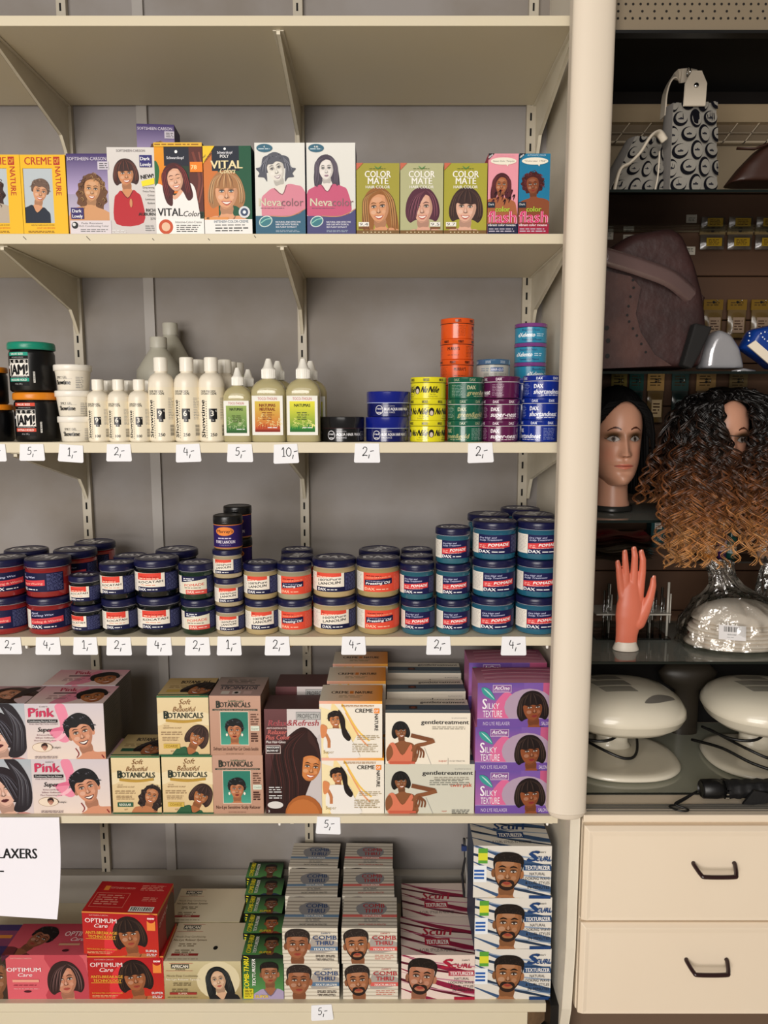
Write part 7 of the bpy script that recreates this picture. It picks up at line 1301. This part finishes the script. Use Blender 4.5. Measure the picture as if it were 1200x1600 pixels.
o = g.obj('hand', mat('coral_rubber', 'd8765c', rough=.42, sub=.25), t); r_ = o.modifiers.new('remesh', 'REMESH'); r_.mode = 'VOXEL'; r_.voxel_size = .0011; r_.use_smooth_shade = True; s_ = o.modifiers.new('smooth', 'SMOOTH'); s_.iterations = 16; s_.factor = .5
for (px_, py_, ry, yy_) in ((964, 877, .0042, -.009), (975, 861, .0046, -.0102), (989, 856, .0048, -.0115), (1001, 861, .0046, -.0092), (1019, 901, .0050, -.0125)):
    g = G(); x, z = hp(px_, py_); g.quadgrid(lambda u, v: (x+ry*.75*(2*u-1)*math.sqrt(max(.05, 1-(2*v-1)**2*.6)), yy_+.0012-.001*(1-(2*u-1)**2), z+ry*(2*v-1)), 6, 6, 'e88a6c'); 
    ob = g.obj('fingernail', mat('coral_nail', 'd07a62', rough=.2), t)
g = G(); x, z = hp(978, 1010); g.lathe([(.0275, 0), (.0275, .002), (.0235, .012), (.0215, .018)], 32, 'ddd3c4', c=(x, .002), sy=.75); g.obj('foot', PLASTIC_M, t)
# clear acrylic nail tip display
ACR = clear('acrylic', (.86, .88, .87), .16, .03); t = thing('acrylic_display', 'clear acrylic rod display rack behind the pink hand', 'display rack', (PX(985, 985, 1.64), 1.64, HZ))
g = G(); g.box(-.09, -.04, .055, .075, .04, .058); g.obj('acrylic_shelf', mat('frosted_acrylic', 'a8a49a', rough=.25), t); g = G(); g.box(-.09, -.045, 0, .075, .045, .004); g.obj('acrylic_base', ACR, t)
R = random.Random(8)
for i in range(16):
    x = -.082+i*.0102+R.uniform(-.002, .002); y = R.uniform(-.035, .035); h_ = R.uniform(.10, .135); g = G(); g.tube([(x, y, .004), (x, y, h_)], .0028, 6); g.tube([(x+.004, y-.004, .035), (x+.004, y-.004, h_*.8)], .0016, 6); g.obj('rod', ACR if i % 3 else mat('frosted_acrylic', 'a8a49a', rough=.25), t)
# bag of white hats/pads in plastic
yw = 1.56; ctr = (PX(1150, 1000, yw), yw, HZ); t = thing('wrapped_caps', 'stack of white round caps wrapped in a clear plastic bag with barcode label', 'packet', ctr)
WH = mat('white_felt', 'e2d8ca', rough=.8, bump=.2, bscale=300)
for k in range(7):
    g = G(); r_ = .105-.002*k+.004*(k % 2); zz_ = .004+k*.0085; g.lathe([(r_*.6, zz_), (r_*.97, zz_+.001), (r_, zz_+.004), (r_*.97, zz_+.0075), (r_*.5, zz_+.008)], 56, 'd8ccbc', sy=.68); g.obj('cap_layer', WH, t, (.004*((k*3) % 4-1.5), 0, 0))
g = G(); g.lathe([(.098, .062), (.092, .074), (.072, .088), (.045, .097), (.02, .1), (.001, .1)], 48, 'd8ccbc', sy=.66); g.obj('crown', WH, t)
BAGM = clear('crinkled_film', (.96, .96, .95), .16, .08, bump=.7, bscale=28, dist=.02)
g = G(); R = random.Random(6); prof_ = [(.112, .001), (.122, .01), (.120, .03), (.116, .055), (.105, .078), (.080, .100), (.05, .118), (.03, .135), (.022, .155), (.03, .185)]
ns = [[R.uniform(-.006, .006) for _ in range(48)] for _ in prof_]
def bagf(u, v):
    f = v*(len(prof_)-1); i = min(len(prof_)-2, int(f)); q = f-i; r0 = prof_[i][0]*(1-q)+prof_[i+1][0]*q; z_ = prof_[i][1]*(1-q)+prof_[i+1][1]*q; k = int(u*48) % 48; r0 += ns[i][k]*(1-q)+ns[i+1][k]*q; lean = -.055*max(0, v-.45)*1.6
    return (r0*cos(2*PI*u)*1.04+lean, r0*sin(2*PI*u)*.72, z_)
g.quadgrid(bagf, 96, 45, 'fff', closeu=True); g.obj('plastic_bag', BAGM, t)
g = G(); lw, lh = .058, .030; c = CV(lw, lh, 'e8e6e6'); c.barcode(lw*.15, lh*.45, lw*.7, lh*.95, bg='e8e6e6'); c.text('8005610380', lw*.32, lh*.32, lh*.09, '333', w=lw*.32); c.lines(lw*.3, lh*.2, lw*.6, 1, lh*.08, '999'); g.box(0, 0, 0, lw, .0004, lh, 'e8e6e6'); c.to(g, lambda x, y, o: (x, -o, y)); ob = g.obj('barcode_label', PAPER, t, (PX(1126, 960, 1.47)-ctr[0], -.088, .040)); ob.rotation_euler = (math.radians(-14), math.radians(5), math.radians(3))
t = thing('plastic_bag', 'crumpled clear plastic bag at the right edge above the wrapped caps', 'bag', (PX(1215, 1000, 1.66), 1.68, HZ)); g = G()
g.quadgrid(lambda u, v: ((.055+.012*sin(9*u*6.28+v*11))*cos(6.28*u)*(1-.5*v), .03*sin(6.28*u), .17*v+.004*sin(30*u)), 60, 24, 'fff', closeu=True); g.obj('film', BAGM, t)
# ---------- nail dryers on the cabinet base
ZB = .663
zc = .678
DRY = mat('warm_white_shell', 'e4dcc8', rough=.22, coat=.4, mottle=.1, mscale=8)
def dryer(label, cx, cy, rz):
    t = thing('hood_dryer', label, 'dryer', (cx, cy, zc+.002), rz)
    def sup(r, z, e=2.6, sy=.86, n=72): return [(r*cos(a)*(abs(cos(a))**e+abs(sin(a))**e)**(-1/e), r*sy*sin(a)*(abs(cos(a))**e+abs(sin(a))**e)**(-1/e), z) for a in [2*PI*k/n for k in range(n)]]
    def loft(g, prof, e=2.4, sy=.9, n=72, col='fff', close=True):
        vs = [p for r_, z_ in prof for p in sup(r_, z_, e, sy, n)]; m = len(prof); g.add(vs, [(i*n+k, i*n+(k+1) % n, (i+1)*n+(k+1) % n, (i+1)*n+k) for i in range(m-1) for k in range(n)]+([tuple(range((m-1)*n, m*n)), tuple(reversed(range(n)))] if close else []), col, True)
    g = G(); loft(g, [(.118, 0), (.128, .002), (.130, .006), (.124, .011), (.112, .0125), (.10, .0118), (.02, .0115), (.0005, .0115)]); g.obj('base_plate', DRY, t)
    g = G(); loft(g, [(.045, .010), (.036, .02), (.034, .06), (.04, .10)], 2.2, .7); g.obj('neck', DRY, t, (0, .05, 0))
    g = G(); hh_ = .088; loft(g, [(.05, hh_), (.108, hh_+.004), (.127, hh_+.018), (.135, hh_+.034), (.1355, hh_+.0345), (.134, hh_+.046), (.124, hh_+.062), (.105, hh_+.075), (.075, hh_+.084), (.04, hh_+.088), (.005, hh_+.089)]); g.obj('hood', DRY, t)
    g = G()
    def top(x, y):
        r = (abs(x)**2.4+abs(y/.9)**2.4)**(1/2.4); P = [(0, .089), (.04, .088), (.075, .084), (.105, .075), (.124, .062)]
        for a, b in zip(P, P[1:]):
            if r <= b[0]: q = (r-a[0])/(b[0]-a[0]); return hh_+a[1]+(b[1]-a[1])*q
        return hh_+.06
    for row, (y0, y1, x0, x1, n_) in enumerate(((-.045, -.018, -.045, .022, 20), (-.012, .018, -.055, .018, 22), (.024, .05, -.045, .01, 17))):
        for i in range(n_):
            x = x0+(x1-x0)*i/(n_-1); sk = -.010
            g.add([(x-.0009, y0, top(x, y0)+.0009), (x+.0009, y0, top(x, y0)+.0009), (x+sk+.0009, y1, top(x+sk, y1)+.0009), (x+sk-.0009, y1, top(x+sk, y1)+.0009)], [(0, 1, 2, 3)], '2a2620')
    g.obj('vent_slots', mat('vent_black', '2a2620', rough=.8), t)
    g = G(); n = 24; pts = []
    def pan(u, v): x = .022+.078*u; q = sin(PI*min(1, max(0, u)))**.7; y = -.088+.034*u+(-.010+.026*v)*q; return (x, y, top(x, y)+.0013)
    g.quadgrid(pan, 24, 6, '77726a')
    for x in (.05, .068, .084): y = -.083+.034*(x-.022)/.078; g.add([(x+a_, y+b_, top(x+a_, y+b_)+.0018) for a_, b_ in ((-.004, -.001), (.004, .0), (.004, .002), (-.004, .001))], [(0, 1, 2, 3)], '222')
    g.obj('control_panel', mat('grey_panel', '7d7870', rough=.3), t)
    g = G(); pts = [(-.10, .06, .04), (-.05, -.02, .035), (.0, -.045, .022), (.03, -.03, .028), (.045, .02, .06), (.05, .05, .085)]; g.tube(crom(pts, 8, False), .0032, 8); pts = [(-.12, .05, .05), (-.07, .0, .045), (-.02, -.01, .05), (.02, .03, .065), (.03, .06, .085)]; g.tube(crom(pts, 8, False), .0032, 8); g.obj('power_cord', BLACK, t)
    return t
dryer('white oval hood nail dryer nearest the post, grey control panel facing out', .528, 1.588, 0)
d2 = dryer('white oval hood nail dryer at the right edge', .853, 1.585, math.radians(-6))
g = G(); pts = [(-.15, .02, .03), (-.10, -.03, .035), (-.05, -.07, .022), (.0, -.095, .0165), (.04, -.10, .018)]; g.tube(crom(pts, 8, False), .0034, 8, '0c0c0d'); g.box(.035, -.108, .012, .06, -.092, .026, '0c0c0d'); g.obj('plug_cord', PLASTIC, d2)
t = thing('salon_lamp_arm', 'dim beige appliance head in the dark between the two dryers', 'dryer', (PX(1075, 1090, 1.72), 1.73, zc)); g = G(); g.lathe([(.03, 0), (.03, .11), (.06, .13), (.072, .155), (.05, .175), (.001, .178)], 36, '2e2820', sy=.45); g.obj('body', PLASTIC_M, t)
# umbrella
yu = 1.412; zu = .6805; t = thing('folding_umbrella', 'black folded umbrella with wrist loop lying on the cabinet edge', 'umbrella', (PX(1150, 1245, yu), yu, zu))
ox = t.location.x; g = G(); x0 = PX(1094, 1245, yu)-ox; x1 = PX(1128, 1245, yu)-ox; xe = .28; ra = .0195
def xl(g, prof, n=28, col='fff', wav=0):
    vs = []; m = len(prof)
    for i, (x, r_) in enumerate(prof):
        for k in range(n): a = 2*PI*k/n; rr = r_*(1+wav*sin(8*a+i*.4)); vs.append((x, rr*cos(a), .0205+rr*sin(a)))
    g.add(vs, [(i*n+k, i*n+(k+1) % n, (i+1)*n+(k+1) % n, (i+1)*n+k) for i in range(m-1) for k in range(n)]+[tuple(range(n)), tuple(range((m-1)*n, m*n))], col, True)
xl(g, [(x0, ra*.8), (x0+.003, ra*.95), (x0+.03, ra), (x1, ra*.92)]); g.obj('handle', mat('black_rubber', '0a0a0b', rough=.4), t)
g = G(); xl(g, [(x1+.001+.006*i, ra*(.95+.06*sin(i*1.7))) for i in range(40)], wav=.05); g.prism([(x1+.03, .001), (x1+.05, .0), (x1+.14, .012), (x1+.05, .03)], -.026, -.021, 'y'); g.obj('canopy', mat('black_nylon', '08080a', rough=.6, bump=.3, bscale=120), t)
g = G(); [g.box(x1-.002+.002*k, -.021+.0015*k, .010+.007*k, x1+.005+.002*k, -.018, .0125+.007*k) for k in range(3)]; g.obj('rib_tips', CHROME, t)
lp = [(1094, 1248), (1070, 1248), (1052, 1250), (1041, 1258), (1050, 1272), (1062, 1273), (1066, 1264), (1054, 1256), (1052, 1251), (1070, 1247), (1094, 1250)]
g = G(); g.tube(crom([(PX(a, b, yu-.03)-ox, -.012 if i > 1 and i < 9 else 0, max(.0025, .012-.0018*i) if i < 6 else .004+.0016*(i-6)) if False else (PX(a, b, yu-.02)-ox, [-.005, -.02, -.03, -.035, -.05, -.052, -.046, -.036, -.03, -.02, -.005][i], [.018, .008, .003, .002, .002, .002, .002, .004, .006, .012, .018][i]) for i, (a, b) in enumerate(lp)], 5, False), .0019, 8); g.obj('wrist_loop', BLACK, t)
# cabinet base and drawers
zt = .674; CRM = mat('drawer_lacquer', 'efdfc8', rough=.3, coat=.25, mottle=.15, mscale=3, mcol='e6cfb4')
t = thing('drawer_cabinet', 'cream drawer cabinet with two wide drawers and dark bar handles', 'cabinet', (.386, 1.36, 0)); X1 = CX1-.386
g = G(); g.box(.004, .012, PZ(1583, 1.36), X1, .43, zt-.0135, 'fff'); g.obj('carcass', mat('carcass_lacquer', 'e6d8c2', rough=.4), t, bevel=.002)
g = G(); g.box(.004, -.0, zt-.014, X1, .45, zt); g.obj('cabinet_top', CRM, t, bevel=.002)
def drawer(py0, py1, hx, hy):
    z1, z0_ = PZ(py0, 1.36), PZ(py1, 1.36); g = G(); b = .012; x0, x1 = .006, X1-.02
    R0 = [(x0, .012), (x0, 0), (x0+.004, -.006), (x0+b, -.008)]
    vs = [(x0, .012, z0_), (x1, .012, z0_), (x1, .012, z1), (x0, .012, z1), (x0, 0, z0_), (x1, 0, z0_), (x1, 0, z1), (x0, 0, z1), (x0+.008, -.008, z0_+.004), (x1-.008, -.008, z0_+.004), (x1-.008, -.008, z1-.008), (x0+.008, -.008, z1-.008), (x0+.016, -.0065, z0_+.010), (x1-.016, -.0065, z0_+.010), (x1-.016, -.0065, z1-.018), (x0+.016, -.0065, z1-.018)]
    fs = [(12, 13, 14, 15)]+[(r*4+k, r*4+(k+1) % 4, r*4+4+(k+1) % 4, r*4+4+k) for r in range(3) for k in range(4)]+[(3, 2, 1, 0)]; g.add(vs, fs, 'fff'); d = g.obj('drawer', CRM, t, bevel=.0012)
    hxw, hz_ = PX(hx[0], hy, 1.36)-.386, PZ(hy-20, 1.36); hxe = PX(hx[1], hy, 1.36)-.386
    g = G(); p = [(hxw, -.006, hz_), (hxw, -.012, hz_-.002), (hxw+.006, -.030, hz_-.010), (hxw+.014, -.034, hz_-.012), (hxe-.014, -.034, hz_-.012), (hxe-.006, -.030, hz_-.010), (hxe, -.012, hz_-.002), (hxe, -.006, hz_)]; g.tube(crom(p, 5, False), .0042, 12); g.obj('bar_handle', mat('dark_maroon_plastic', '2c1416', rough=.25, coat=.3), d)
    return d
drawer(1290, 1437, (1080, 1143), 1365); drawer(1441, 1582, (1069, 1131), 1515)
# glass plate and sliding track on the cabinet top
slab('base_glass_plate', .388, 1.440, zt+.0005, CX1, CB-.012, zc, mat('grey_green_glass_top', '9b9c8c', rough=.12, coat=.5), 'grey green glass plate under the nail dryers', 'glass plate')
slab('glass_plate_edge', .388, 1.4375, zt+.0005, CX1, 1.4395, zc, EDGE, 'dark front edge strip of the glass plate under the dryers', 'strip')
g = G(); [g.box(0, y, 0, CX1-.388, y+.002, .004) for y in (0, .009, .018)]; g.box(0, 0, -.0003, CX1-.388, .02, .0012); tag(g.obj('sliding_track', mat('aluminium', 'b8b4ac', rough=.3, metal=.8), None, (.388, 1.374, zt+.0005)), 'thin metal sliding door track on the cabinet top edge', 'track')
slab('black_kick_foot', .345, 1.39, .0, .386, 1.47, PZ(1583, 1.37), BLACK, 'black foot in the gap under the side panel', 'foot')
slab('wall_kick', .39, 1.45, .0, CX1, 1.46, PZ(1583, 1.36), mat('kick_brown', '6a5544', rough=.6), st=True)
# bevel-free clean up: the first jars made are real ones, nothing is left below the floor
for o in list(COL.objects):
    if o.parent is None and o.location.z < -4 and o.type == 'EMPTY':
        for c_ in list(o.children): bpy.data.objects.remove(c_)
        bpy.data.objects.remove(o)
